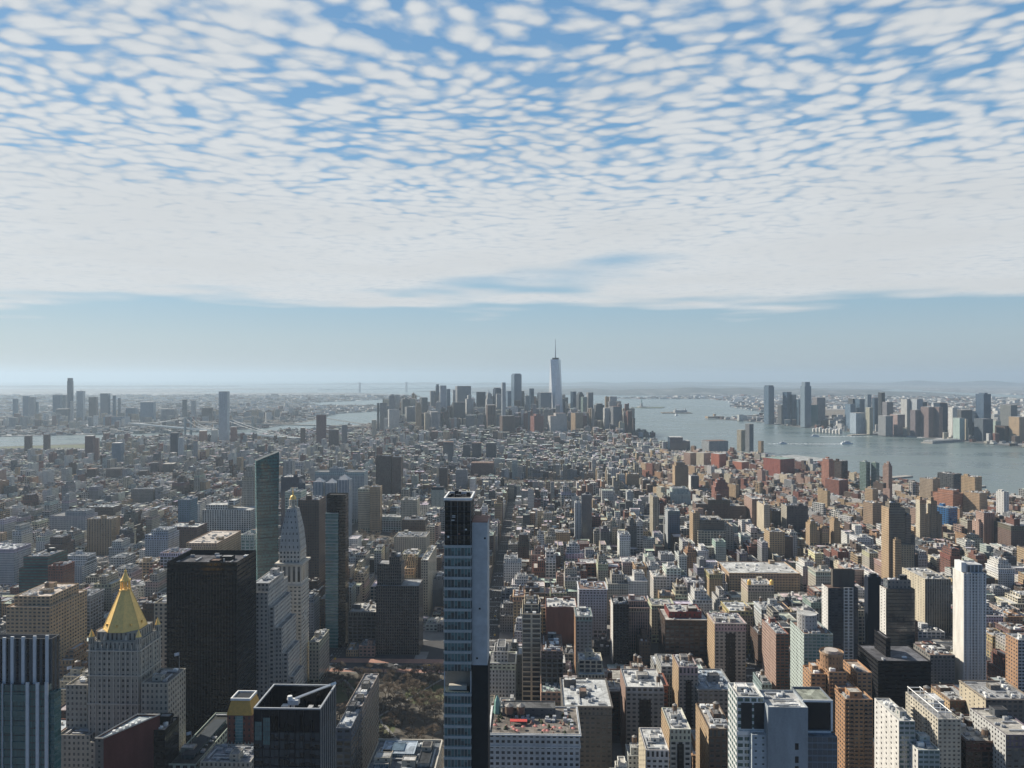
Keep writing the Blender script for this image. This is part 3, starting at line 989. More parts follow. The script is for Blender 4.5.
    wing(90, 142, 742, -11, 10.5, 6)
    reserve(56, 183, Y - 12, 48, 768, 'the gold pyramid tower', 640)
gold_tower()

# --- slim tower still being finished, with a concrete spine
def slim_tower():
    Y = 365
    x0, x1, x2 = XW(444, Y), XW(471.3, Y), XW(487.3, Y)
    zt, zs = ZW(497, x0, Y), ZW(523, x0, Y)
    W_ = (x1 - x0) / 2
    cx = (x0 + x1) / 2
    zc = ZW(545, x0, Y)
    zv0, zv1 = ZW(692, x0, Y), ZW(671, x0, Y)
    b = MB()
    gl = ((.03, .045, .05), (1.65, 5.1, .93, .97), (.030, .070, .080), .5)
    b.box(-W_, W_, 0, 21, 0, zv0, gl, seed=1)
    b.box(-W_, W_, 7, 21, zv0 + .004, zv1, ((.33, .30, .25), WIN['blank'], (.1, .1, .1), 0), seed=1, sides=1)
    b.box(-W_, W_, 12, 21, zv0 + .004, zv1, gl, seed=1, sides=14)
    b.box(-W_, W_, 0, 21, zv1 + .004, zc, gl, seed=2, bottom=True)
    b.box(-W_ + .35, W_ - .35, .35, 20.6, zc + .004, zt - 2, ((.014, .013, .013), (2.2, 5.1, .62, .80), (.035, .028, .022), .1), top=ROOF((.05, .05, .05)), seed=3)
    o = b.build('slim_tower', None, None, (cx, Y, 0))
    tag(o, 'slim glass tower under construction with a grey concrete spine, nearest the middle of the view', 'tower')
    for sx in (-1, 1):
        c = MB()
        c.box(sx * W_ - .5 if sx > 0 else -W_, sx * W_ if sx > 0 else -W_ + .5, 0, .6, zv0, zv1, ROOF((.3, .3, .3)))
        c.build('terrace_column', 'concrete', o)
    t = MB()
    t.box(-W_ + 2, W_ - 2.5, 2.5, 5.0, zv0 + .01, zv0 + 2.2, ROOF((.6, .6, .6)))
    t.build('terrace_wall', 'stone', o)
    z = zc
    i = 0
    while z > 4:
        if not (zv0 - .4 < z < zv1 + .6):
            s_ = MB()
            s_.box(-W_ - .12, W_ + .12, -.3, 21.1, z - 1.25, z, ROOF((.4, .4, .4)), bottom=True)
            s_.build('floor_band', 'band', o)
        z -= 5.1
    for k in range(1, 10):
        zz = zc + (zt - zc) * k / 10
        s_ = MB()
        s_.box(-W_, W_, 0, 21, zz - .22, zz + .22, ROOF((.05, .045, .04)), bottom=True)
        s_.build('bare_slab', 'darkmetal', o)
    for k in range(9):
        m = MB()
        x = -W_ + .2 + k * (2 * W_ - .4) / 8
        for z0_, z1_ in ((0, zv0), (zv1, zc)):
            m.box(x - .09, x + .09, -.16, -.003, z0_, z1_, ROOF((.3, .3, .3)))
        m.build('mullion', 'steel', o)
    rim = MB()
    for a in ((-W_ - .2, W_ + .2, -.2, .6), (-W_ - .2, W_ + .2, 20.4, 21.2), (-W_ - .2, -W_ + .6, .604, 20.396), (W_ - .6, W_ + .2, .604, 20.396)):
        rim.box(*a, zt - 1.6, zt - .4, ROOF((.5, .5, .5)), bottom=True)
    rim.build('roof_rim', 'white', o)
    r = random.Random(4)
    for k in range(9):
        m = MB()
        x, y = r.uniform(-W_ + 1, W_ - 3), r.uniform(2, 18)
        m.box(x, x + r.uniform(.6, 2.2), y, y + r.uniform(.6, 2), zt - 2, zt + r.uniform(-.5, 1.6), ROOF((.04, .04, .04)))
        m.build('roof_machine', 'darkmetal', o)
    for k in range(7):
        m = MB()
        zz = r.uniform(zc + 2, zt - 6)
        x = r.uniform(-W_ + 1, W_ - 3)
        m.box(x, x + r.uniform(.5, 2.3), .02, .33, zz, zz + r.uniform(.3, 1.1), ROOF((.5, .4, .3)))
        m.build('site_panel', 'white' if k % 3 else 'tile', o)
    for k in range(5):
        m = MB()
        x = -W_ + .3 + k * (2 * W_ - .6) / 4
        m.box(x - .05, x + .05, -.36, -.31, zc - 30, zt - 2, ROOF((.4, .4, .4)))
        m.build('hoist_cable', 'steel', o)
    sp = MB()
    zn = ZW(666, x0, Y)
    sp.box(W_ + .13, x2 - cx, 1.5, 17, zn, zs, ROOF((.4, .4, .4)))
    k = sp.build('concrete_spine', 'concrete', o)
    for j in range(12):
        l = MB()
        zz = zs - 4 - j * 5.1
        l.box(W_ + .13, x2 - cx, 1.46, 1.497, zz, zz + .10, ROOF((.2, .2, .2)))
        l.build('pour_line', 'steel', k)
    for (u, zz) in ((6, zs - 8), (3.5, zs - 42), (2.2, zs - 66)):
        l = MB()
        l.box(W_ + u, W_ + u + .9, 1.44, 1.495, zz, zz + .9, ROOF((.05, .05, .05)))
        l.build('opening', 'black', k)
    n = MB()
    n.box(W_ + .13, x2 - cx + .3, 1.2, 17.3, 0, zn - .004, ROOF((.01, .01, .01)))
    n.build('black_cladding', 'black', o)
    rr = MB()
    rr.box(W_ + .13, x2 - cx, 1.5, 17, zs + .004, zs + .6, ROOF((.3, .03, .03)))
    rr.build('red_barrier', 'tile', o)
    reserve(442, 490, Y, 24, 768, 'the slim tower under construction', 560)
MAT['band'] = plain('pale_floor_band', (.40, .44, .45), .4, .2, .12, .5)
slim_tower()

# --- dark box with an open crown and a window cleaning crane
def crown_box():
    Y, D = 360, 28
    x0, x1 = XW(254, Y), XW(320, Y)
    zt = ZW(709, x0, Y)
    cx, W_ = (x0 + x1) / 2, (x1 - x0) / 2
    dk = STY((.016, .017, .02), (2.4, 9.0, .9, .94), 'k')
    b = MB()
    deck = zt - 11
    b.box(-W_, W_, 0, D, 0, deck, ((.02, .022, .026), (2.4, 4.1, .9, .86), (.012, .017, .022), .4), top=ROOF((.20, .20, .20)), seed=8)
    for a in ((-W_, W_, 0, .5), (-W_, W_, D - .5, D), (-W_, -W_ + .5, .504, D - .504), (W_ - .5, W_, .504, D - .504)):
        b.box(*a, deck + .004, zt, dk, seed=2)
    o = b.build('dark_glass_tower', None, None, (cx, Y, 0))
    tag(o, 'black glass box tower with an open topped crown and a white crane inside', 'tower')
    for a in ((-W_ - .25, W_ + .25, -.25, .55), (-W_ - .25, W_ + .25, D - .55, D + .25), (-W_ - .25, -W_ + .55, .554, D - .554), (W_ - .55, W_ + .25, .554, D - .554)):
        c = MB()
        c.box(*a, zt, zt + .7, ROOF((.4, .4, .42)), bottom=True)
        c.build('crown_edge', 'steel', o)
    for k in range(8):
        m = MB()
        y = .6 + k * (D - 1.2) / 7
        m.box(W_ + .003, W_ + .5, y - .18, y + .18, 0, zt, ROOF((.4, .4, .42)))
        m.build('mullion', 'steel', o)
    for k in range(9):
        m = MB()
        x = -W_ + k * 2 * W_ / 8
        m.box(x - .12, x + .12, -.28, -.003, 0, zt, ROOF((.1, .1, .1)))
        m.build('mullion', 'darkmetal', o)
    for (a, c_, z0, z1) in ((-W_ + 4.4, -W_ + 7.8, zt - 17, zt - 4), (-W_ + .4, -W_ + 3.8, zt - 15, zt - 6)):
        m = MB()
        m.box(a, c_, -.12, -.004, z0, z1, ((.05, .1, .1), (1.1, 2.2, .8, .8), (.05, .14, .15), 1.0), seed=4)
        m.build('reflecting_pane', None, o)
    cr = MB()
    st = ROOF((.6, .6, .6))
    cr.prism(-2, D * .55, deck, deck + 7, 1.1, .9, 10, st)
    cr.box(-4.2, 1, D * .55 - 1.6, D * .55 + 1.6, deck + 7, deck + 9.4, st, bottom=True)
    cr.beam((-1, D * .55, deck + 9.6), (15, D * .55 + 7, zt + 2.8), .7)
    cr.beam((15, D * .55 + 7, zt + 2.8), (17, D * .55 + 9, zt + 3), .9)
    cr.prism(-3.6, D * .55, deck + 9.4, deck + 11, 1.5, 1.2, 10, st)
    cr.build('cleaning_crane', 'white', o)
    r = random.Random(2)
    for k in range(9):
        m = MB()
        x, y = r.uniform(-W_ + 2, W_ - 6), r.uniform(2, D - 6)
        m.box(x, x + r.uniform(1.5, 4), y, y + r.uniform(1.5, 4), deck, deck + r.uniform(1.2, 4), ROOF((.4, .4, .4)))
        m.build('cooling_unit', 'white' if k % 2 else 'hvac', o)
    reserve(250, 337, Y, D, 768, 'the black crown tower', 710)
crown_box()

# --- plain black slab
bt_ = HB('black_tower', 'broad black office slab standing just right of the gold pyramid tower', 'tower', 628, 167, 237, 562, 44, 'black',
   (1.9, 4.0, .97, .66), 'k', yb=768, mark='the broad black slab', roofc=(.10, .10, .11), par=4, clut=8, ph=2)

for k in range(25):                              # its dark uprights
    m = MB()
    hw_ = (XW(237, 628) - XW(167, 628)) / 2
    x = -hw_ + k * 2 * hw_ / 24
    m.box(x - .16, x + .16, -22.35, -22.004, 0, ZW(562, XW(200, 628), 628) - 9, ROOF((.02, .02, .02)))
    m.build('mullion', 'black', bt_)

# --- marble campanile with the gold lantern
def campanile():
    Y = 772
    x0, x1 = XW(276.5, Y), XW(301.5, Y)
    cx, W_ = (x0 + x1) / 2, (x1 - x0) / 2
    D = 2 * W_
    zc = ZW(564, x0, Y)
    zu = ZW(551, x0, Y)
    zp = ZW(508, x0, Y + 12)
    st = STY((.57, .525, .45), (4.0, 4.0, .55, .44), 'd')
    b = MB()
    b.box(-W_, W_, 0, D, 0, zc - 22, st, seed=1)
    b.box(-W_ + .5, W_ - .5, .5, D - .5, zc - 22, zc, STY((.57, .525, .45), (4.6, 20, .5, .72), 'd'), seed=2)
    b.box(-W_ + 2.2, W_ - 2.2, 2.2, D - 2.2, zc, zu, STY((.57, .525, .45), (3.6, 4.2, .5, .5), 'd'), seed=3)
    o = b.build('clock_tower', None, None, (cx, Y, 0))
    tag(o, 'pale stone campanile with a clock, steep pyramid roof and gold lantern', 'tower')
    for zz, out, h in ((zc - 23, .9, 1.4), (zc - 1, 1.5, 2.0), (zc - 42, .5, .8)):
        c = MB()
        c.box(-W_ - out, W_ + out, -out, D + out, zz, zz + h, ROOF((.57, .525, .45)), bottom=True)
        c.build('cornice', 'stone', o)
    p = MB()
    zm = ZW(529, x0, Y + 12)
    pst = ((.44, .43, .40), (4.2, 6.0, .26, .40), (.03, .03, .03), .2)
    p.prism(0, D / 2, zu, zm, (W_ - 2.2) * sqrt(2), 9.0 * sqrt(2), 4, pst, ph=pi / 4, top=False)
    p.prism(0, D / 2, zm, zp, 9.0 * sqrt(2), 5.0 * sqrt(2), 4, pst, ph=pi / 4)
    pr = p.build('pyramid_roof', None, o)
    l = MB()
    s0 = ROOF((.57, .525, .45))
    l.prism(0, D / 2, zp, zp + 1.5, 4.6, 4.6, 8, s0)
    for i in range(8):
        a = i * pi / 4
        l.beam((3.6 * cos(a), D / 2 + 3.6 * sin(a), zp + 1.5), (3.6 * cos(a), D / 2 + 3.6 * sin(a), zp + 8), .5)
    l.prism(0, D / 2, zp + 1.5, zp + 8, 2.0, 2.0, 8, s0)
    l.prism(0, D / 2, zp + 8, zp + 9, 4.2, 4.2, 12, s0)
    l.build('lantern_stage', 'stone', o)
    g = MB()
    for i in range(6):
        a0, a1 = i * pi / 12, (i + 1) * pi / 12
        g.prism(0, D / 2, zp + 9 + 4.6 * sin(a0), zp + 9 + 4.6 * sin(a1), 3.4 * cos(a0), max(.3, 3.4 * cos(a1)), 12, s0, top=False)
    g.prism(0, D / 2, zp + 13.4, zp + 17, .9, .8, 8, s0)
    g.prism(0, D / 2, zp + 17, zp + 22, .6, .05, 6, s0)
    g.build('gold_dome', 'gold', o)
    zk = zc - 44 - 12
    for face in (0, 1):
        c = MB()
        n = 24
        s1 = ROOF((.6, .6, .55))
        pts = []
        for i in range(n):
            a = 2 * pi * i / n
            u, v = 4.6 * cos(a), 4.6 * sin(a)
            pts.append((u, -.35, zk + v) if face == 0 else (W_ + .35, D / 2 + u, zk + v))
        bq = len(c.V)
        c.V += pts + [((p[0], -.003, p[2]) if face == 0 else (W_ + .003, p[1], p[2])) for p in pts]
        c.face(list(range(bq, bq + n)), [(0, 0)] * n, s1)
        for i in range(n):
            j = (i + 1) % n
            c.face([bq + n + i, bq + n + j, bq + j, bq + i], [(0, 0)] * 4, s1)
        ck = c.build('clock_face', 'clock', o)
        for ang, ln in ((radians(60), 2.6), (radians(-30), 3.9)):
            h = MB()
            du, dv = sin(ang) * ln, cos(ang) * ln
            if face == 0:
                h.beam((0, -.5, zk), (du, -.5, zk + dv), .2)
            else:
                h.beam((W_ + .5, D / 2, zk), (W_ + .5, D / 2 + du, zk + dv), .2)
            h.build('clock_hand', 'darkmetal', ck)
    reserve(275, 309, Y, D, 700, 'the clock campanile', 560)
campanile()

# --- the stepped pale office block beside it
def stepped_block():
    Y, D = 690, 56
    xs = [(247, 268, 592, 0), (268.3, 274, 607, 0), (274.3, 281, 628, 0), (281.3, 287, 654, 0), (287.3, 293, 678, 0)]
    x0, x1 = XW(247, Y), XW(297, Y)
    cx = (x0 + x1) / 2
    st = STY((.50, .48, .44), (3.6, 3.9, .46, .52), 'd')
    o = None
    for i, (a, b_, yt, f) in enumerate(xs):
        m = MB()
        z = ZW(yt, x0, Y)
        m.box(XW(a, Y) - cx, XW(b_, Y) - cx, i * 1.2, D - i * 6, 0, z, st, top=ROOF((.26, .27, .27)), par=1.2, seed=i)
        m.box(XW(a, Y) - cx + 4, XW(b_, Y) - cx - 1, 5 + i, D - 8 - i * 7, z - 1.2, z + 7, st, top=ROOF((.36, .38, .4)), par=.6, seed=i + 4) if i == 0 else None
        if o is None:
            o = m.build('stepped_office_block', None, None, (cx, Y, 0))
            roof_clutter(o, XW(a, Y) - cx + 5, XW(b_, Y) - cx - 2, 7, D - 10, z + 6.4, st, random.Random(5), 7, 0, 1)
        else:
            m.build('stepped_wing', None, o)
    tag(o, 'pale stone office block stepping down in bays, between black slab and clock tower', 'office block')
    reserve(246, 300, Y, D, 720, 'the stepped stone office block', 600)
stepped_block()

# --- slanted glass tower
def slant_tower():
    Y, D = 905, 17
    x0, x1 = XW(258, Y), XW(280, Y)
    cx, W_ = (x0 + x1) / 2, (x1 - x0) / 2
    zl, zr = ZW(461, x0, Y), ZW(452.5, x0, Y)
    g = ((.02, .035, .038), (1.9, 4.0, .92, .88), (.012, .062, .070), .6)
    b = MB()
    q = 1.18
    wb = W_ * .82
    P = lambda x, y, z: (x, y, z)
    f = [(-wb, 0, 0), (wb, 0, 0), (W_, 0, zr), (-W_, 0, zl)]
    k = [(-wb, D, 0), (wb, D, 0), (W_, D, zr), (-W_, D, zl)]
    b.poly(f, g, 1)
    b.poly([f[1], k[1], k[2], f[2]], g, 2)
    b.poly([k[1], k[0], k[3], k[2]], g, 3)
    b.poly([k[0], f[0], f[3], k[3]], ((.16, .26, .26), (1.9, 4.0, .9, .8), (.08, .2, .2), 1.0), 4)  # sun side: paler copy of the glass, its sunlight put into the colour
    b.poly([f[3], f[2], k[2], k[3]], ROOF((.1, .12, .13)), 5, 1.0)
    o = b.build('slanted_glass_tower', None, None, (cx - 3, Y + 4, 0), radians(25))
    tag(o, 'blue green glass skyscraper with a slanted top, behind the black slab', 'skyscraper')
    for k_ in range(12):
        m = MB()
        z = 30 + k_ * (zl - 40) / 11
        m.box(-W_ - .1, W_ + .1, -.25, -.003, z, z + .5, ROOF((.2, .3, .3)))
        m.build('floor_line', 'darkmetal', o)
    reserve(253, 283, Y, D, 600, 'the slanted glass skyscraper', 470)
slant_tower()

# --- very thin dark tower with a teal glass front
def thin_tower():
    Y, D = 905, 18
    x0, x1, x2 = XW(325.5, Y), XW(338, Y), XW(345, Y)
    cx = (x0 + x1) / 2
    W_ = (x1 - x0) / 2
    zt, zf = ZW(495, x0, Y), ZW(513, x0, Y)
    b = MB()
    b.box(-W_ + .4, x2 - cx, 2.5, D, 0, zt, ((.012, .013, .015), (2.0, 3.6, .8, .8), (.010, .011, .013), .4), seed=1, top=ROOF((.08, .08, .08)), par=1)
    o = b.build('thin_tower', None, None, (cx, Y, 0))
    tag(o, 'very thin dark tower with a teal banded glass front near the park', 'tower')
    f = MB()
    f.box(-W_, W_, 0, 2.496, 0, zf, ((.14, .24, .24), (3.0, 4.0, .96, .62), (.045, .15, .155), .9), seed=2)
    k = f.build('glass_front', None, o)
    z = zf
    i = 0
    while z > 30:
        s_ = MB()
        s_.box(-W_ - .25, W_ + .25, -.5, -.003, z - .55, z, ROOF((.3, .4, .4)), bottom=True)
        s_.build('floor_band', 'band', k)
        z -= 4.0 if i % 5 else 8.0
        i += 1
    c = MB()
    c.box(-W_ - 1.5, x2 - cx + 1, -3, 2, 0, ZW(668, x0, Y), ((.1, .15, .15), (3.0, 4.5, .9, .7), (.03, .09, .09), .8), seed=4)
    c.build('base_block', None, o)
    reserve(323, 347, Y, D, 690, 'the thin dark tower', 540)
thin_tower()

# --- brick tower with the amber mansard
def mansard_tower():
    Y, D = 520, 20
    x0, x1 = XW(224, Y), XW(253, Y)
    cx, W_ = (x0 + x1) / 2, (x1 - x0) / 2
    zb, zt = ZW(716, x0, Y), ZW(700, x0, Y + 4)
    z2 = ZW(744, x0, Y)
    b = MB()
    b.box(-W_, W_, 0, D, 0, z2, STY('lime', 'std', 'd'), top=ROOF((.3, .3, .3)), par=1, seed=2)
    b.box(-W_ + 1.6, W_ - 1.6, 1.6, D - 1.6, z2 - 1, zb, ((.20, .075, .055), (3.4, 4, .3, .5), (.02, .02, .025), .3), seed=3)
    o = b.build('mansard_tower', None, None, (cx, Y, 0))
    tag(o, 'small red brick tower with an amber mansard roof and white rim', 'tower')
    m = MB()
    s0 = ROOF((.5, .3, .1))
    m.prism(0, D / 2, zb, zt, (W_ - 1.2) * sqrt(2), (W_ - 3.6) * sqrt(2), 4, s0, ph=pi / 4, sy=(D / 2 - 1.2) / (W_ - 1.2))
    mo = m.build('mansard_roof', 'amber', o)
    a, c = W_ - 3.2, D / 2 - 3.2
    r = MB()
    r.box(-a + .9, a - .9, D / 2 - c + .9, D / 2 + c - .9, zt - 1, zt + .5, ROOF((.05, .05, .05)))
    r.build('roof_deck', 'darkmetal', mo)
    for q in ((-a, a, D / 2 - c, D / 2 - c + .9), (-a, a, D / 2 + c - .9, D / 2 + c), (-a, -a + .9, D / 2 - c + .904, D / 2 + c - .904), (a - .9, a, D / 2 - c + .904, D / 2 + c - .904)):
        r = MB()
        r.box(*q, zt, zt + 1.6, ROOF((.7, .7, .7)))
        r.build('roof_rim', 'white', mo)
    g = MB()
    g.box(-2.6, 2.6, .9, 1.597, z2, zb - .5, ((.25, .35, .35), (1.3, 2.2, .85, .85), (.10, .22, .22), .9))
    g.build('glass_bay', None, o)
    for k in range(9):
        u = MB()
        x = -W_ + .8 + k * (2 * W_ - 1.6) / 8
        u.prism(x, -.2, z2, z2 + 1.8, .5, .12, 6, ROOF((.5, .3, .25)))
        u.build('finial', 'stone', o)
    reserve(222, 256, Y, D, 768, 'the amber mansard tower', 705)
mansard_tower()

# --- red brown box with a court on its roof, beside a black one
def court_box():
    Y, D = 470, 34
    x0, x1 = XW(95, Y), XW(103.5, Y)
    xe = XW(136, Y)
    z = ZW(738, x0, Y)
    cx = (x0 + x1) / 2
    W_ = (x1 - x0) / 2
    b = MB()
    st = ((.115, .045, .040), (4, 3.6, .2, .3), (.02, .02, .02), .2)
    b.poly([(-W_, 0, 0), (W_, 0, 0), (W_, 0, z), (-W_, 0, z)], ((.22, .20, .18), WIN['few'], (.02, .02, .02), .2), 1)
    b.poly([(W_, 0, 0), (W_ + 19, D, 0), (W_ + 19, D, z), (W_, 0, z)], ROOF((.125, .045, .042)), 2)
    b.poly([(W_ + 19, D, 0), (-W_ + 9, D, 0), (-W_ + 9, D, z), (W_ + 19, D, z)], st, 3)
    b.poly([(-W_ + 9, D, 0), (-W_, 0, 0), (-W_, 0, z), (-W_ + 9, D, z)], st, 4)
    b.poly([(-W_, 0, z - 1.2), (W_, 0, z - 1.2), (W_ + 19, D, z - 1.2), (-W_ + 9, D, z - 1.2)], ROOF((.36, .40, .42)), 5, 1.0)
    o = b.build('wedge_building', None, None, (cx, Y, 0))
    tag(o, 'wedge shaped dark red brick building with a railed pale roof court', 'building')
    for p, q in (((-W_, 0, z), (W_ + .2, 0, z)), ((W_ + .2, 0, z), (W_ + 19, D, z)), ((-W_, 0, z), (-W_ + 9, D, z)), ((W_ + 19, D, z), (-W_ + 9, D, z))):
        r = MB()
        r.beam(p, q, .5)
        r.build('parapet_coping', 'stone', o)
    for k in range(5):
        m = MB()
        m.box(3 + k * 2.1, 4.6 + k * 2.1, 9 + k * 3.8, 11 + k * 3.8, z - 1.2, z + .3, ROOF((.4, .4, .4)))
        m.build('cooling_unit', 'white', o)
    HB('black_block', 'low black office block tucked behind the dark red wedge building', 'building', 500, 141, 165, 730, 20, 'black', 'cur', 'k', yb=768, roofc=(.35, .30, .26))
    reserve(93, 142, Y, D, 768, 'the dark red wedge building', 735)
court_box()

# --- white block with the roof garden, tanks and red awning
def garden_block():
    Y, D = 522, 44
    x0, x1 = XW(489, Y), XW(580, Y)
    cx, W_ = (x0 + x1) / 2, (x1 - x0) / 2
    z = ZW(733, x0, Y)
    b = MB()
    b.box(-W_, W_, 0, D, 0, z, STY((.56, .56, .55), (4.0, 3.9, .56, .52), 'd'), top=ROOF((.20, .18, .16)), par=1.2, seed=7)
    o = b.build('roof_garden_block', None, None, (cx, Y, 0))
    tag(o, 'white office block with a planted roof terrace, red awning and tanks', 'office block')
    for k, (zz, out) in enumerate(((z - 1.4, .9), (z - 9.5, .6))):
        cornice(o, -W_, W_, 0, D, zz + 1.2, (.6, .6, .58), out, 1.2)
    aw = MB()
    aw.box(-W_ + 14, -W_ + 26, 14, 18, z + 1.4, z + 1.8, ROOF((.5, .05, .05)), bottom=True)
    for q in ((-W_ + 14.3, 14.3), (-W_ + 25.7, 14.3), (-W_ + 14.3, 17.7), (-W_ + 25.7, 17.7)):
        aw.beam((q[0], q[1], z - 1.2), (q[0], q[1], z + 1.4), .12)
    aw.build('red_awning', 'red', o)
    r = random.Random(3)
    for k in range(13):
        u = MB()
        x, y = r.uniform(-W_ + 3, W_ - 4), r.uniform(2, 12)
        u.beam((x, y, z - 1.2), (x, y, z + 1.4), .07)
        u.prism(x, y, z + 1.0, z + 1.9, 1.6, .1, 8, ROOF((.5, .1, .1)))
        u.build('parasol', 'parasol', o)
    for k in range(34):
        u = MB()
        x, y = r.uniform(-W_ + 2, W_ - 4), r.uniform(1.5, 30)
        s_ = r.uniform(.7, 1.6)
        u.box(x, x + s_ * 1.6, y, y + s_, z - 1.2, z - .6, ROOF((.3, .2, .15)))
        u.prism(x + s_ * .8, y + s_ / 2, z - .6, z + s_ * .8, s_ * .7, s_ * .3, 7, ROOF((.06, .08, .04)))
        u.build('planter', 'shrub' if k % 3 else 'tile', o)
    m = MB()
    m.box(-W_ + 8, W_ - 16, 29, 41, z - 1.2, z + 5, STY('dgrey', 'few', 'd'), top=ROOF((.12, .12, .12)), par=.6, seed=3)
    ph = m.build('stair_house', None, o)
    water_tank(o, -W_ + 13, 25, z - 1.2, 3.0, 1.4)
    water_tank(o, -W_ + 21.5, 25, z - 1.2, 3.0, 1.4)
    g = MB()
    g.prism(-W_ + 4, 34, z - 1.2, z + 8, 2.8, 2.0, 6, ROOF((.2, .4, .35)))
    g.prism(-W_ + 4, 34, z + 8, z + 12, 2.0, .1, 6, ROOF((.2, .4, .35)))
    g.build('copper_turret', 'copper', o)
    for k in range(22):
        u = MB()
        x, y = (r.uniform(W_ - 14, W_ - 4), r.uniform(10, 40)) if k < 10 else (r.uniform(-W_ + 9, W_ - 16), r.uniform(19, 23))
        u.box(x, x + 2.4, y, y + 2.4, z - 1.2, z + r.uniform(.4, 2), ROOF((.4, .4, .4)))
        u.build('cooling_unit', 'hvac', o)
    f = MB()
    for a, c in (((W_ - .6, 1, z), (W_ - .6, D * .5, z)),):
        for k in range(10):
            y = 1 + k * D / 20
            f.beam((W_ - .8, y, z), (W_ - .8, y, z + 1.5), .06)
        f.beam((W_ - .8, 1, z + 1.5), (W_ - .8, D * .5, z + 1.5), .07)
    f.build('railing', 'darkmetal', o)
    reserve(487, 582, Y, D, 768, 'the roof garden block', 730)
MAT['parasol'] = plain('faded_red_canvas', (.48, .20, .17), .8)
MAT['shrub'] = plain('roof_shrub', (.055, .07, .035), .9, 0, .3, .8)
garden_block()

# --- white framed block with blank concrete side
def concrete_block():
    Y = 470
    cx = XW(770, Y)
    X = lambda p, y: XW(p, Y + y) - cx
    zc, zw, zr = ZW(707, cx, Y), ZW(697, cx, Y + 8), ZW(699, cx, Y + 10)
    b = MB()
    a0, a1 = X(768, 0), X(808, 0)
    b.box(a0, a1, 0, 26, 0, zc, ((.33, .36, .38), WIN['blank'], (.1, .1, .1), 0), top=ROOF((.62, .62, .60)), par=1.4, seed=2)
    o = b.build('concrete_tower', None, None, (cx, Y, 0))
    tag(o, 'white framed tower with a blank grey concrete wall, at the bottom edge', 'tower')
    for k, zz in enumerate((zc - 22, zc - 30, zc - 36, zc - 42)):
        w = MB()
        x = X(795, 0)
        w.box(x, x + 2.2, -.06, -.003, zz - 4, zz, ROOF((.02, .02, .02)))
        w.build('window', 'glassdk', o)
    l = MB()
    b0, b1 = X(737, 8), a0 - .004
    l.box(b0, b1, 8, 30, 0, zw, ((.62, .63, .61), (4.4, 4.0, .74, .56), (.035, .10, .095), .9), top=ROOF((.5, .5, .48)), par=1.4, seed=4)
    lo = l.build('glass_wing', None, o)
    for (p, q, yt, yb) in ((741, 752, 703, 729), (754, 766, 703, 729)):
        w = MB()
        w.box(X(p, 8), X(q, 8), 7.93, 7.997, ZW(yb, cx, Y + 8), ZW(yt, cx, Y + 8), ROOF((.03, .03, .03)))
        w.build('louvre_panel', 'darkmetal', lo)
    w = MB()
    w.box(b0 - .4, b1, 7.4, 7.92, ZW(735, cx, Y + 8), ZW(731, cx, Y + 8), ROOF((.7, .7, .7)), bottom=True)
    w.build('white_band', 'white', lo)
    w = MB()
    w.box(X(752, 2), a0 - .004, 2, 7.9, 0, ZW(735, cx, Y + 2), ((.42, .47, .50), (4, 4, .3, .3), (.04, .06, .07), .6), top=ROOF((.6, .6, .58)), par=.8)
    w.build('lower_block', None, o)
    r = MB()
    c0, c1 = a1 + .004, X(832, 10)
    r.box(c0, c1, 10, 30, 0, zr, ((.16, .18, .20), (6, 7, .5, .3), (.03, .04, .05), .4), top=ROOF((.34, .36, .30)), par=1.3, seed=6)
    ro = r.build('dark_wing', None, o)
    w = MB()
    w.box(c0 + 1.6, c1 - 1, 9.9, 9.997, ZW(729, cx, Y + 10), ZW(702, cx, Y + 10), ROOF((.03, .03, .03)))
    w.build('dark_panel', 'glassdk', ro)
    for q in ((c0, c1, zr - 1.3, zr), (c0, c1, ZW(732, cx, Y + 10), ZW(730, cx, Y + 10))):
        w = MB()
        w.box(q[0], q[1] + .3, 9.3, 9.89, q[2], q[3], ROOF((.7, .7, .7)), bottom=True)
        w.build('white_band', 'white', ro)
    w = MB()
    w.box(c1 - .9, c1 + .3, 9.3, 9.89, ZW(764, cx, Y + 10), zr - 1.31, ROOF((.7, .7, .7)))
    w.build('white_band', 'white', ro)
    w = MB()
    w.box(c0 + 1, c1 + 1, 4, 9.2, 0, ZW(736, cx, Y + 4), ((.17, .21, .25), (3, 4, .9, .8), (.05, .08, .11), .8), top=ROOF((.2, .22, .24)), par=.8)
    w.build('lower_block', None, o)
    roof_clutter(o, b0 + 1, b1 - 1, 10, 28, zw - 1.4, STY('white'), random.Random(9), 6, 0, 1)
    roof_clutter(o, a0 + 1, a1 - 1, 2, 24, zc - 1.4, STY('white'), random.Random(8), 4, 0, 0)
    reserve(732, 834, Y, 32, 768, 'the white framed concrete tower', 705)
concrete_block()

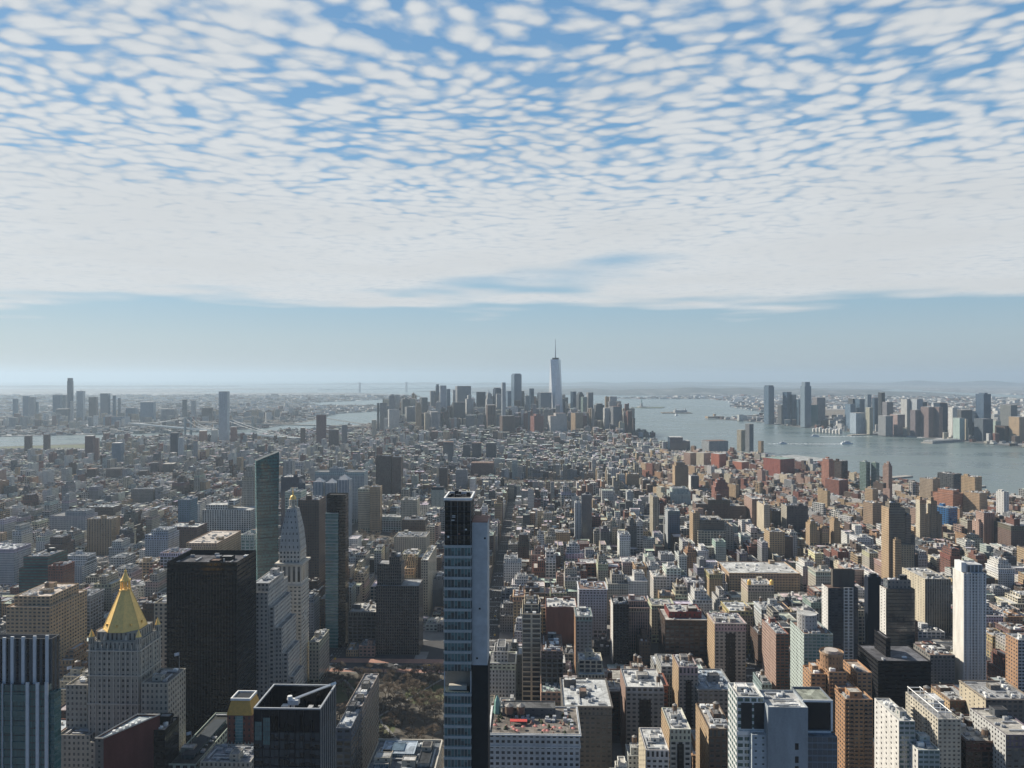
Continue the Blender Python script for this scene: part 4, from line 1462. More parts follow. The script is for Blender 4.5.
# --- orange brick apartment cluster with a round top
def brick_cluster():
    Y = 565
    cx = XW(840, Y)
    X = lambda p, y: XW(p, Y + y) - cx
    st = STY((.42, .25, .145), (3.4, 3.0, .60, .46), 'd')
    sh = [(845, 873, 0, 20, 699, 0), (838, 858, 14, 34, 688, 1), (829, 847, 22, 48, 672, 2), (811, 826, 26, 44, 674, 3), (857, 872, 24, 50, 672, 4)]
    o = None
    for i, (a, c, ya, yb_, yt, s_) in enumerate(sh):
        m = MB()
        z = ZW(yt, cx, Y + ya)
        m.box(X(a, ya), X(c, ya), ya + i * .003, yb_, 0, z, st, top=ROOF((.40, .33, .27) if i else (.55, .52, .46)), par=1.2, seed=i)
        if o is None:
            o = m.build('brick_apartment_cluster', None, None, (cx, Y, 0))
        else:
            m.build('brick_shaft', None, o)
        roof_clutter(o, X(a, ya) + 1, X(c, ya) - 1, ya + 1, yb_ - 1, z - 1.2, st, random.Random(i), 3, 0, 1 if i in (0, 3) else 0)
    tag(o, 'orange brick apartment tower cluster with balconies and a round drum on top', 'apartment tower')
    d = MB()
    z2 = ZW(672, cx, Y + 22)
    zt = ZW(656, cx, Y + 28)
    xc, yc = (X(829, 22) + X(847, 22)) / 2, 35
    d.prism(xc, yc, z2 - 1, zt, 8.3, 8.3, 20, ((.37, .225, .135), WIN['few'], (.02, .02, .02), .2), roof=ROOF((.35, .3, .25)))
    dr = d.build('round_drum', None, o)
    d = MB()
    d.prism(xc, yc, zt + .004, zt + 1.6, 8.9, 8.9, 20, ROOF((.42, .28, .18)), top=False)
    d.prism(xc, yc, zt + .006, zt + 2.6, 5.2, 5.2, 16, ROOF((.45, .40, .36)))
    d.build('drum_rim', None, dr)
    for i, (a, c, ya, yb_, yt, s_) in enumerate(sh[:3]):
        z = ZW(yt, cx, Y + ya) - 6
        k = 0
        while z > 30 and k < 26:
            for xx in ((X(a, ya) + 2.0, X(a, ya) + 6.5),) if i else ((X(a, ya) + 2, X(a, ya) + 6.5), (X(c, ya) - 6.5, X(c, ya) - 2)):
                q = MB()
                q.box(xx[0], xx[1], ya - 1.5, ya - .003, z, z + 1.1, ROOF((.40, .22, .12)), bottom=True)
                q.build('balcony', 'balcony', o)
            z -= 3.0
            k += 1
    reserve(806, 876, Y, 52, 768, 'the orange brick cluster', 680)
MAT['balcony'] = plain('brick_balcony', (.30, .19, .12), .85)
brick_cluster()

# --- long pale slab with the white roof pergola
def pergola_block():
    Y, D = 560, 48
    x0, x1 = XW(938, Y), XW(961, Y)
    cx, W_ = (x0 + x1) / 2, (x1 - x0) / 2
    z = ZW(719, x0, Y)
    b = MB()
    b.box(-W_, W_, 0, D, 0, z, STY((.52, .48, .40), (3.6, 3.1, .5, .46), 'd'), top=ROOF((.32, .32, .32)), par=1.2, seed=4)
    o = b.build('pergola_block', None, None, (cx, Y, 0))
    tag(o, 'long cream apartment slab with a white pergola frame along its roof', 'apartment block')
    for k in range(7):
        p = MB()
        y = 2 + k * (D - 4) / 6
        for sx in (-W_ + 1, W_ - 6):
            p.beam((sx, y, z - 1.2), (sx, y, z + 4), .35)
        p.beam((-W_ + .6, y, z + 4.2), (W_ - 5.5, y, z + 4.2), .4)
        p.build('pergola_frame', 'white', o)
    for sx in (-W_ + 1, W_ - 6):
        p = MB()
        p.beam((sx, 1, z + 4.4), (sx, D - 1, z + 4.4), .4)
        p.build('pergola_rail', 'white', o)
    m = MB()
    m.box(W_ - 9, W_ - 1.5, 20, 34, z - 1.2, z + 5, STY('pale', 'few', 'd'), top=ROOF((.5, .5, .5)), par=.4)
    m.build('stair_house', None, o)
    water_tank(o, W_ - 4, 40, z - 1.2, 2.6, 1.2)
    for k in range(22):
        q = MB()
        zz = z - 7 - k * 3.1
        q.box(-W_ - 1.4, -W_ - .003, 16, 21, zz, zz + 1.1, ROOF((.55, .52, .45)), bottom=True)
        q.build('balcony', 'stone', o)
        q = MB()
        q.box(-W_ - 1.4, -W_ - .003, 34, 39, zz, zz + 1.1, ROOF((.55, .52, .45)), bottom=True)
        q.build('balcony', 'stone', o)
    reserve(904, 962, Y, D, 768, 'the pergola roofed slab', 715)
pergola_block()

# --- white slab tower with bright blank flank
def white_slab():
    Y, D = 800, 20
    x0, x1 = XW(963.5, Y), XW(986, Y)
    cx, W_ = (x0 + x1) / 2, (x1 - x0) / 2
    z = ZW(573, x0, Y)
    b = MB()
    b.box(-W_, W_, 0, D, 0, z, ((.66, .65, .62), (2.9, 2.95, .56, .60), (.025, .03, .04), .35), seed=1, sides=7, top=ROOF((.5, .5, .5)), par=1)
    b.box(-W_ - .02, -W_ - .01, 0, D, 0, z, ((.70, .67, .61), WIN['blank'], (.1, .1, .1), 0), sides=8)
    b.box(-W_ + 5, W_ - 2, 3, D - 2, z - 1, z + 8, ((.42, .45, .48), (4, 8, .7, .8), (.05, .06, .07), .5), top=ROOF((.5, .5, .5)), par=.6)
    o = b.build('white_slab_tower', None, None, (cx, Y, 0))
    tag(o, 'tall white slab tower with a bright blank side wall and dark window rows', 'apartment tower')
    for k in range(7):
        m = MB()
        x = -W_ + .5 + k * (2 * W_ - 1) / 6
        m.box(x - .45, x + .45, -.5, -.003, 6, z, ROOF((.64, .63, .6)))
        m.build('pier', 'white', o)
    m = MB()
    m.box(-W_, -W_ + 5, 4, D - 3, z, z + 10, ROOF((.68, .66, .6)))
    m.build('lift_house', 'white', o)
    reserve(953, 988, Y, D, 690, 'the white slab tower', 580)
white_slab()
# ------------------------------------------------------------------ other buildings one can point to
# name, label, category, distance, left col, right col, top row, depth, colour, windows, glass, keywords
ROWS = [
 # lower left
 ('stone_loft', 'beige stone loft building with a pale flat roof, left of the gold pyramid tower', 'building', 735, 6, 50, 607, 62, 'tan', 'pair', 'd', dict(yb=690, mark='the beige stone loft', roofc=(.55,.48,.42), tiers=[(4,4,6,8,9)], ph=2, tanks=1)),
 ('glass_block', 'dark rounded office block behind the beige stone loft', 'building', 960, 19, 48, 568, 50, 'dark', 'rib', 't', dict(tiers=[(3,3,4,4,14)])),
 ('brick_tower', 'plum brick apartment tower beside the dark rounded office block', 'building', 930, 48, 63, 566, 24, 'brick', 'std', 'd', dict()),
 ('apartment_slab', 'zigzag white apartment slab stepping down behind the plum brick tower', 'apartment block', 1120, 49, 82, 566, 40, (.42,.45,.48), 'bal', 'b', dict(tiers=[(6,0,8,2,6),(8,0,6,2,6)])),
 ('apartment_tower', 'tan apartment tower with dark window stripes above the gold pyramid', 'apartment tower', 1330, 87, 111, 519, 30, 'tan', 'vert', 'd', dict(yb=570, mark='the tan striped tower')),
 ('hospital_block', 'wide grey blue hospital block with a set back penthouse', 'building', 1500, 50, 85, 516, 45, (.36,.38,.40), 'std', 'd', dict(yb=532, tiers=[(26,2,8,8,9)])),
 ('brick_tower', 'brown brick block with a pale crown behind the tan striped tower', 'building', 1700, 86, 113, 507, 40, 'brown', 'std', 'd', dict(roofc=(.4,.42,.42))),
 ('apartment_tower', 'slim grey tower rising behind the wide hospital block', 'apartment tower', 1900, 89, 98, 487, 24, 'grey', 'std', 'd', dict(yb=500)),
 ('apartment_tower', 'broad grey tan tower standing alone among low roofs, left of the white grid block', 'apartment tower', 1900, 131, 153, 489, 30, (.24,.225,.20), 'std', 'd', dict(yb=512)),
 ('white_block', 'long white office block with a tall window grid, left of the slanted skyscraper', 'office block', 1530, 202, 251, 510, 45, (.58,.58,.55), (5.0,4.2,.60,.74), 'd', dict(yb=535, mark='the long white grid block', tiers=[(4,52,8,6,9),(60,0,2,2,9)])),
 ('stepped_tower', 'stepped stone tower with a small pale pyramid top behind the white grid block', 'tower', 1575, 242, 254, 477, 22, 'lime', 'std', 'd', dict(yb=505, near=1, tiers=[(3,3,3,3,12),(3,3,3,3,9)], clut=0, ph=0)),
 ('loft_block', 'grey white loft building with many windows, behind the tan stone block', 'building', 1180, 145, 168, 535, 38, (.36,.40,.44), 'sq', 'd', dict(yb=560, tiers=[(8,2,4,4,7)])),
 ('brick_block', 'brown brick apartment block right of the grey white loft', 'apartment block', 1260, 168, 197, 527, 40, 'brown', 'std', 'd', dict(yb=552)),
 ('stone_block', 'long tan stone block with a bright flat roof above the black slab', 'building', 1150, 186, 217, 543, 95, 'tan', 'std', 'd', dict(yb=560, roofc=(.58,.52,.46))),
 ('white_loft', 'small white gridded loft just behind the black slab', 'building', 1080, 160, 182, 553, 30, (.46,.48,.52), 'grid', 'd', dict(yb=570)),
 ('glass_block', 'teal windowed building between the tan stone block and slanted skyscraper', 'building', 1060, 241, 254, 535, 35, 'greenw', 'grid', 't', dict(yb=560)),
 ('column_block', 'bright stone office building between the gold pyramid tower and black slab', 'building', 690, 154, 168, 603, 40, 'cream', (4.2,3.9,.5,.6), 'd', dict(yb=680)),
 ('apartment_block', 'dark teal apartment block half hidden behind the long tan stone block', 'building', 1320, 178, 190, 500, 30, 'blue', 'std', 't', dict(yb=520)),
 # behind the clock tower
 ('office_block', 'pale blue grey office block with a flat roof cut by the left edge', 'building', 1150, -14, 14, 549, 40, (.36,.39,.42), 'std', 'b', dict(yb=600, roofc=(.5,.52,.54))),
 ('brick_block', 'brown brick residential block right of the gold lantern', 'building', 1040, 298, 319, 500, 36, 'brown', 'std', 'd', dict(yb=545, mark='the brown block by the lantern')),
 ('white_block', 'teal and white gridded block just left of the gold lantern', 'building', 1210, 285, 301, 492, 30, 'greenw', 'grid', 't', dict(yb=506)),
 ('glass_block', 'dark blue glass block behind the slanted skyscraper', 'building', 1400, 281, 299, 477, 40, 'dblue', 'cur', 'b', dict(yb=496)),
 ('apartment_tower', 'slim white apartment tower right of the slanted skyscraper', 'apartment tower', 1700, 283, 292, 461, 22, 'pale', 'vert', 'd', dict(yb=478)),
 ('apartment_tower', 'white apartment tower with pointed roof, first of a cluster of three', 'apartment tower', 1500, 313, 323, 482, 22, (.48,.52,.55), 'vert', 'b', dict(yb=505, mark='the three white pointed towers', peak=8)),
 ('apartment_tower', 'white apartment tower with pointed roof, middle of a cluster of three', 'apartment tower', 1500, 325, 336, 483, 22, (.48,.52,.55), 'vert', 'b', dict(yb=505, peak=8)),
 ('apartment_tower', 'white apartment tower with pointed roof, broadest of a cluster of three', 'apartment tower', 1490, 337, 349, 480, 26, (.50,.54,.57), 'vert', 'b', dict(yb=505, peak=10)),
 ('office_slab', 'pale blue office slab behind the three white pointed towers', 'office block', 1680, 315, 364, 472, 40, (.36,.40,.42), 'sq', 'd', dict(yb=490, tiers=[(30,50,8,8,7)])),
 ('narrow_tower', 'narrow lit tan tower above the bare trees of the far square', 'tower', 1570, 370, 380, 487, 24, 'tan', 'std', 'd', dict(yb=535, mark='the narrow tan tower')),
 ('stone_block', 'pale topped loft with an arched crown beside the narrow tan tower', 'building', 1580, 358, 370, 489, 34, 'cream', 'pair', 'd', dict(yb=520)),
 ('white_block', 'low white office block below the narrow tan tower', 'building', 1590, 378, 401, 517, 34, 'pale', 'grid', 'd', dict(yb=535)),
 ('stone_block', 'tan office block with white grid front, beyond the dark window tower', 'office block', 1215, 394, 426, 537, 46, 'cream', 'sq', 'd', dict(yb=552)),
 ('brick_block', 'brown brick block with a sloped roof, behind the tan grid office', 'building', 1310, 402, 425, 520, 36, 'brown', 'std', 'd', dict(yb=538)),
 ('white_block', 'white loft with rows of arched windows left of the tower under construction', 'building', 1560, 401, 417, 500, 40, 'cream', 'std', 'd', dict(yb=515)),
 ('white_tower', 'pale green tower with a dark hipped roof, left of the tower under construction', 'tower', 1650, 431, 444, 490, 24, 'greenw', 'vert', 'd', dict(yb=508, tiers=[(1,1,1,1,6,((.03,.05,.06),(4,4,.3,.3),(.02,.02,.02),.3))], clut=0)),
 ('apartment_tower', 'tall brown apartment slab, left one of a joined pair', 'apartment tower', 1990, 376, 391, 456, 30, 'brown', 'vert', 'd', dict(yb=495, mark='the joined brown slabs')),
 ('apartment_tower', 'tall brown apartment slab, right one of a joined pair', 'apartment tower', 1990, 392, 401, 457, 30, (.19,.13,.10), 'vert', 'd', dict(yb=495)),
 ('brick_block', 'wide dark red university block with a flat roof beyond the square', 'building', 2480, 471, 493, 463, 50, 'brick', 'vert', 'd', dict(yb=478)),
 ('apartment_tower', 'dark concrete tower, left one of three equal slabs', 'apartment tower', 2850, 463, 470, 445, 24, 'dgrey', 'sq', 'd', dict(yb=458)),
 ('apartment_tower', 'dark concrete tower, middle one of three equal slabs', 'apartment tower', 2850, 472, 481, 443, 24, 'dgrey', 'sq', 'd', dict(yb=458, mark='the three concrete slabs')),
 ('apartment_tower', 'dark concrete tower, right one of three equal slabs', 'apartment tower', 2850, 486, 496, 443, 24, 'dgrey', 'sq', 'd', dict(yb=458)),
 ('glass_block', 'dark blue stepped glass block left of the three concrete slabs', 'building', 2750, 443, 453, 442, 40, 'dblue', 'cur', 'b', dict(yb=455)),
 ('brick_tower', 'grey brown tower behind the tower under construction', 'building', 2050, 456, 467, 470, 30, 'grey', 'std', 'd', dict(yb=490)),
 ('brick_tower', 'plum apartment tower left of the grey brown one', 'building', 2050, 439, 447, 468, 30, 'brown', 'std', 'd', dict(yb=482)),
 # around the square park
 ('window_tower', 'dark office tower with many narrow window columns, behind the bare park', 'tower', 885, 376, 419, 586, 34, (.15,.135,.12), (2.6,3.4,.56,.70), 'k', dict(yb=660, mark='the dark window tower', tiers=[(0,22,6,4,24),(14,2,2,2,8)])),
 ('loft_block', 'dark gridded loft between the thin dark tower and the window tower', 'building', 900, 348, 376, 612, 40, (.13,.125,.12), 'grid', 'k', dict(yb=660, roofc=(.48,.46,.42), tanks=1)),
 ('low_block', 'low brownstone row building facing the park, left end', 'building', 878, 346, 358, 650, 22, 'tan', 'std', 'd', dict(yb=668)),
 ('low_block', 'low brownstone row building facing the park, beside the window tower', 'building', 878, 359, 375, 646, 22, 'pink', 'pair', 'd', dict(yb=668)),
 ('loft_building', 'narrow building with a long sunlit tan flank, right of the dark window tower', 'building', 1010, 421, 428, 560, 90, 'cream', 'std', 'd', dict(yb=640)),
 ('loft_building', 'brown building with a blank grey party wall beside the sunlit flank', 'building', 1060, 432, 443, 580, 50, 'grey', 'blank', 'd', dict(yb=620)),
 ('stone_block', 'small stone office block right of the clock tower', 'building', 790, 309, 319, 642, 40, 'lime', 'std', 'd', dict(yb=690)),
 ('roof_block', 'low grey roofed block with stepped skylights right of the black crown tower', 'building', 508, 336, 351, 728, 44, 'dgrey', 'grid', 'd', dict(roofc=(.42,.44,.46), clut=8)),
 ('roof_block', 'stone fronted block with a cluttered roof beside the bare park', 'building', 540, 346, 362, 706, 60, (.22,.20,.17), 'pair', 'd', dict(yb=760, roofc=(.30,.30,.31), clut=9, ph=2)),
 ('court_block', 'wide block with a pale blue roof court and skylights, at the bottom below the park', 'building', 498, 366, 434, 771, 42, 'lime', 'pair', 'd', dict(yb=768, mark='the pale roof court block', roofc=(.20,.22,.24), clut=14, ph=3, court=1)),
 ('flag_block', 'low stone block with a long dark skylight and flagpoles on its roof', 'building', 505, 167, 196, 764, 78, 'lime', 'std', 'd', dict(yb=768, roofc=(.07,.075,.07), clut=3, flags=1)),
 ('stone_block', 'low cornice fronted block below the amber mansard tower', 'building', 490, 200, 250, 762, 24, 'lime', 'std', 'd', dict(yb=768, roofc=(.3,.3,.32))),
 # centre right
 ('gable_block', 'cream stone loft with a bright stepped side, right of the tower under construction', 'building', 700, 522, 541, 614, 46, 'cream', 'big', 'd', dict(yb=675, mark='the cream stepped loft', tiers=[(2,2,10,6,6)], tanks=1)),
 ('blank_block', 'dark grid office building with a blank beige wall, below the cream stepped loft', 'building', 672, 541, 563, 651, 44, (.13,.13,.125), 'grid', 'k', dict(yb=700)),
 ('brick_block', 'dark red brick loft with a bright roof and two vents', 'building', 890, 546, 577, 607, 40, 'brick', 'blank', 'd', dict(yb=650, roofc=(.56,.55,.52), tanks=0)),
 ('loft_tower', 'narrow grey loft with an orange side wall and arched top', 'building', 800, 576, 592, 616, 30, 'grey', 'pair', 'd', dict(yb=660, flank='orange', corn=True)),
 ('white_tower', 'white gridded loft tower with a dark top band', 'tower', 950, 579, 607, 589, 36, (.52,.54,.56), 'sq', 'd', dict(yb=640, mark='the white gridded tower', corn=True)),
 ('dark_tower', 'slim black apartment tower framed in white', 'apartment tower', 860, 613, 629, 604, 26, 'dark', (3.6,3.1,.6,.6), 'k', dict(yb=670, mark='the slim black apartment tower', flank='white')),
 ('arcade_block', 'dark stone loft with arched upper windows and a cluttered silver roof', 'building', 600, 563, 612, 706, 56, (.15,.135,.12), 'pair', 'd', dict(yb=760, roofc=(.50,.51,.50), clut=14, ph=2, tanks=1, corn=True, mark='the arched dark loft')),
 ('copper_block', 'narrow block with a green copper hipped roof left of the arched dark loft', 'building', 655, 541, 562, 692, 40, 'tan', 'std', 'd', dict(yb=715, roofc=(.42,.50,.46))),
 ('loft_block', 'grey stone loft with a black air shaft in its front', 'building', 640, 626, 664, 687, 40, (.33,.32,.30), 'pair', 'd', dict(yb=745, shaft=1, flank='pink', clut=8, tanks=2, mark='the grey loft with a black shaft')),
 ('loft_tower', 'tall narrow loft with a dark centre strip and tan side wall', 'building', 668, 679, 698, 667, 30, (.36,.33,.29), 'sq', 'd', dict(yb=740, shaft=1, flank='tan', tanks=1, mark='the narrow loft with a tan side')),
 ('loft_block', 'wide grey loft with a blue grey roof, right of the narrow tan sided loft', 'building', 660, 698, 734, 689, 46, (.28,.28,.27), 'pair', 'd', dict(yb=730, roofc=(.36,.41,.46), corn=True)),
 ('loft_block', 'white fronted loft with a black shaft and orange side near the bottom edge', 'building', 560, 670, 691, 729, 36, (.50,.50,.48), 'pair', 'd', dict(yb=768, shaft=1, flank='tan', tanks=1, clut=7)),
 ('loft_block', 'small white loft with a bright tan side wall at the bottom edge', 'building', 530, 646, 669, 750, 34, (.54,.53,.50), 'pair', 'd', dict(yb=768, flank='cream', clut=5, roofc=(.5,.5,.48))),
 ('loft_block', 'brown loft with a tank and a penthouse left of the white framed concrete tower', 'building', 560, 709, 733, 729, 44, 'brown', 'pair', 'd', dict(yb=768, flank='tan', tanks=1, roofc=(.42,.38,.33))),
 ('stone_tower', 'ornate pale stone tower with arched top windows and a tan side', 'tower', 800, 715, 746, 623, 34, (.42,.39,.34), 'pair', 'd', dict(yb=690, shaft=1, flank='tan', corn=True, mark='the ornate pale stone tower', ph=2)),
 ('loft_block', 'dark brown loft with a red set back storey behind the ornate stone tower', 'building', 850, 665, 709, 620, 44, 'dbrown', 'grid', 'd', dict(yb=660, tiers=[(6,6,10,4,6,((.20,.05,.045),(5,6,.3,.4),(.02,.02,.02),.2))], corn=True)),
 ('brick_block', 'pinkish brick apartment block with a sunny side, right of the ornate stone tower', 'apartment block', 740, 776, 789, 634, 45, 'red', 'bal', 'd', dict(yb=700, mark='the pinkish brick block', flank='pink')),
 ('round_tower', 'greenish white apartment tower with a round concrete top', 'apartment tower', 680, 804, 833, 634, 36, (.30,.36,.34), 'bal', 't', dict(yb=690, flank='greenw', drum=1, mark='the round topped apartment tower')),
 ('dome_block', 'cream corner building with two small gilded domes', 'building', 1030, 748, 774, 585, 34, 'cream', 'std', 'd', dict(yb=605, domes=1)),
 ('long_loft', 'long tan department store block along the avenue canyon', 'building', 1140, 729, 800, 573, 70, 'tan', 'pair', 'd', dict(yb=600, corn=True, mark='the long tan store')),
 ('dark_loft', 'brown office building with a dark blue side, right of the gilded domes', 'building', 900, 729, 753, 611, 40, 'tan', 'std', 'd', dict(yb=640)),
 # right
 ('grid_tower', 'dark apartment tower with a white gridded strip and brown roof block', 'apartment tower', 800, 828, 858, 588, 17, (.05,.055,.065), 'bal', 'd', dict(yb=690, flank='white', strip=1, mark='the white striped dark tower', tiers=[(8,0,8,4,17,((.12,.105,.09),(4,4,0,0),(.02,.02,.02),.2))])),
 ('navy_slab', 'tall blank navy slab behind the glass tower', 'tower', 900, 868, 881, 577, 10, (.016,.022,.036), 'blank', 'k', dict(yb=700, roofc=(.3,.3,.3))),
 ('glass_tower', 'dark reflecting glass tower with a white edge wall, right of the navy slab', 'tower', 850, 886, 915, 589, 15, (.012,.018,.026), 'cur', ((.012,.020,.030),.7), dict(yb=690, flank='white', mark='the dark reflecting glass tower', tiers=[(3,3,3,2,9,((.16,.17,.18),(4,4,.4,.5),(.03,.04,.05),.4))])),
 ('black_office', 'wide black office block with thin window bands in front of the glass tower', 'office block', 650, 878, 931, 661, 40, (.020,.020,.022), (3.0,3.6,.98,.44), 'k', dict(yb=745, mark='the wide black office block', roofc=(.14,.14,.15), clut=8, tiers=[(12,28,12,6,15)])),
 ('white_loft', 'white gridded loft between the glass tower and white slab tower', 'building', 960, 918, 945, 632, 40, (.56,.58,.60), 'grid', 'b', dict(yb=660, flank='white')),
 ('grey_loft', 'grey gridded loft behind the wide black office block', 'building', 800, 930, 955, 655, 34, (.20,.20,.20), 'sq', 'd', dict(yb=690)),
 ('stone_block', 'tan ribbed apartment block with a lit cream side, left of the white slab tower', 'apartment block', 980, 925, 951, 579, 60, (.27,.25,.21), 'vert', 'd', dict(yb=620, flank='cream', mark='the tan ribbed block')),
 ('balcony_tower', 'white balcony apartment tower at the bottom right', 'apartment tower', 480, 899, 915, 721, 34, (.46,.45,.42), 'bal', 'g', dict(yb=768, flank='white', mark='the white balcony tower', roofc=(.6,.6,.57))),
 ('balcony_tower', 'lower pale glass fronted apartment block beside the white balcony tower', 'apartment tower', 470, 918, 940, 750, 26, (.44,.47,.44), 'bal', 'g', dict(yb=768, flank='white', roofc=(.55,.55,.52))),
 ('low_block', 'low dark loft with a long pale cornice right of the pergola roofed slab', 'building', 560, 966, 1004, 741, 44, 'dbrown', 'grid', 'k', dict(yb=768, corn=True, clut=9, tanks=2)),
 ('low_block', 'dark loft with a bright side wall at the right edge', 'building', 545, 1006, 1040, 735, 44, 'dgrey', 'pair', 'd', dict(yb=768, flank='pale', clut=6)),
 ('stone_block', 'small ornate dark loft beside the foot of the white slab tower', 'building', 690, 950, 974, 700, 34, 'brown', 'pair', 'd', dict(yb=720, flank='tan', corn=True)),
 ('stone_block', 'long dark stone loft at the right edge below the white slab tower', 'building', 660, 986, 1034, 699, 40, (.19,.17,.15), 'pair', 'd', dict(yb=735, corn=True, flank='cream')),
 ('brick_block', 'orange sided apartment block at the right edge', 'apartment block', 700, 1018, 1045, 640, 18, 'pale', 'bal', 'd', dict(yb=690, flank='orange')),
 ('art_deco_tower', 'tan brick setback tower with a long lit flank, largest of the setback towers', 'tower', 1150, 889, 905, 508, 24, (.22,.19,.15), 'std', 'd', dict(yb=575, mark='the largest tan setback tower', flank='tan', tiers=[(3,5,5,5,7)], wings=[(905.2,911,515,2,20,(.20,.17,.14),'std'),(911.2,915,535,4,18,'dgrey','std'),(895,901,540,-9,8.9,'tan','std'),(901.2,914,545,-7,6.9,(.36,.30,.21),'sq')])),
 ('art_deco_tower', 'tan twin peaked setback tower, left peak', 'tower', 1450, 920, 926, 500, 15, 'tan', 'std', 'd', dict(yb=540, flank='cream', tiers=[(1,6,2,2,6)], wings=[(926.2,930,514,1,14,'tan','std')])),
 ('art_deco_tower', 'tan twin peaked setback tower, right peak', 'tower', 1450, 931, 937, 501, 15, (.30,.24,.17), 'std', 'd', dict(yb=540, flank='cream', tiers=[(1,5,2,2,7)], mark='the twin peaked tower', wings=[(937.2,942,514,1,14,(.27,.22,.16),'std')])),
 ('blue_block', 'bright blue panelled building in front of the stepped brick block', 'building', 1640, 938, 960, 508, 40, (.05,.16,.36), 'grid', 'b', dict(yb=525, mark='the bright blue building', rot=.5)),
 ('setback_tower', 'orange tan ziggurat apartment block, left one of three', 'apartment block', 1480, 810, 817, 524, 22, (.42,.31,.19), 'std', 'd', dict(yb=550, flank='tan', tiers=[(2,2,3,3,5)], wings=[(817.2,820,531,1,18,(.38,.28,.18),'std')])),
 ('setback_tower', 'orange tan ziggurat apartment block, middle one of three', 'apartment block', 1480, 822, 829, 529, 22, (.40,.30,.19), 'std', 'd', dict(yb=550, flank='tan', tiers=[(3,3,4,4,6)], mark='the orange ziggurat blocks')),
 ('setback_tower', 'orange tan ziggurat apartment block, right one of three', 'apartment block', 1480, 834, 840, 521, 22, (.42,.30,.18), 'std', 'd', dict(yb=550, flank='tan', tiers=[(2,2,3,3,5)], wings=[(840.2,844,529,1,18,(.36,.26,.17),'std')])),
 ('apartment_tower', 'grey brown slab with vertical stripes left of the orange ziggurat blocks', 'apartment tower', 1620, 772, 784, 511, 40, (.24,.19,.15), 'vert', 'd', dict(yb=530, flank='tan')),
 ('apartment_tower', 'dark slab with a grey side near the orange ziggurat blocks', 'apartment tower', 1560, 787, 808, 506, 36, (.11,.10,.10), 'std', 'd', dict(yb=530, flank='lime')),
 ('brick_tower', 'pale pinkish twin brick tower at the village edge', 'building', 1620, 752, 763, 499, 60, 'pink', 'vert', 'd', dict(yb=525, flank='pink', mark='the pinkish twin tower')),
 ('apartment_slab', 'cream slab attached to the pinkish twin tower', 'building', 1560, 764, 770, 505, 50, 'cream', 'std', 'd', dict(yb=530, flank='cream')),
 ('glass_tower', 'blue glass apartment tower with a white side, standing among dark lofts', 'apartment tower', 1400, 582, 592, 495, 22, 'dblue', 'cur', 'b', dict(yb=530, mark='the blue glass apartment tower')),
 ('white_tower', 'white companion slab left of the blue glass apartment tower', 'apartment tower', 1400, 575, 581.5, 503, 26, (.50,.53,.55), 'vert', 'd', dict(yb=530)),
 ('glass_tower', 'pale blue hotel tower among brown lofts', 'tower', 1420, 668, 680, 511, 30, 'blue', 'std', 'b', dict(yb=535, flank='silver', mark='the pale blue hotel tower')),
 ('narrow_tower', 'cream needle thin tower with a blank lit flank', 'tower', 1390, 653, 659, 497, 40, 'cream', 'vert', 'd', dict(yb=525, mark='the cream needle tower')),
 ('brick_tower', 'red brick tower with a tall arched recess', 'building', 1900, 715, 729, 487, 36, 'red', 'std', 'd', dict(yb=497, flank='red', tiers=[(3,3,2,2,10),(4,4,4,4,7)], mark='the arched red brick tower')),
 ('white_block', 'greenish white clinic block with stepped top', 'building', 1850, 670, 691, 492, 44, 'greenw', 'sq', 'd', dict(yb=505, flank='greenw', tiers=[(6,6,5,5,8)])),
 ('apartment_tower', 'charcoal apartment tower with a white flank', 'apartment tower', 2050, 691, 699, 476, 30, 'dgrey', 'std', 'd', dict(yb=490, flank='white')),
 ('brick_block', 'wide dark brown apartment wall behind the brown lofts', 'apartment block', 1640, 708, 730, 500, 40, 'brown', 'std', 'd', dict(yb=520, wings=[(696,707.8,504,3,36,(.17,.12,.10),'std'),(730.2,746,506,2,40,(.15,.11,.09),'std'),(716,722,495,6,20,'brick','std')])),
 ('loft_block', 'long dark loft with bright lower storeys', 'building', 1320, 700, 724, 520, 46, (.17,.145,.12), 'sq', 'd', dict(yb=540, tanks=2, wings=[(693,699.8,513,2,30,'tan','std'),(724.2,733,526,2,40,'lime','pair'),(698,726,531,-7,6.9,'cream','grid')])),
 ('apartment_tower', 'tan square tower standing alone in the village', 'apartment tower', 2250, 627, 639, 474, 28, 'tan', 'std', 'd', dict(yb=490, flank='tan')),
 ('apartment_tower', 'tan and grey twin crowned tower in the village', 'apartment tower', 2150, 675, 688, 466, 40, 'tan', 'vert', 'd', dict(yb=484, flank='tan', tiers=[(4,8,4,4,10)])),
 ('brick_block', 'pinkish brick warehouse at the head of the riverside row', 'warehouse', 2750, 685, 697, 453, 60, 'pink', 'std', 'd', dict(yb=466, rot=.52, near=0)),
 ('brick_block', 'cream warehouse second in the riverside row', 'warehouse', 2700, 698, 711, 453, 60, 'cream', 'sq', 'd', dict(yb=466, rot=.52, near=0)),
 ('brick_block', 'bright red brick warehouse third in the riverside row', 'warehouse', 2650, 713, 727, 454, 60, (.46,.17,.11), 'std', 'd', dict(yb=466, rot=.52, near=0)),
 ('brick_block', 'low orange red warehouse last in the riverside row', 'warehouse', 2600, 735, 750, 462, 60, (.50,.20,.13), 'std', 'd', dict(yb=470, rot=.52, near=0)),
 ('warehouse_block', 'huge red brick warehouse with a green roof near the river', 'warehouse', 2420, 768, 797, 459, 70, (.36,.13,.10), 'std', 'd', dict(yb=474, rot=.52, near=0, roofc=(.28,.36,.33), mark='the huge red warehouse')),
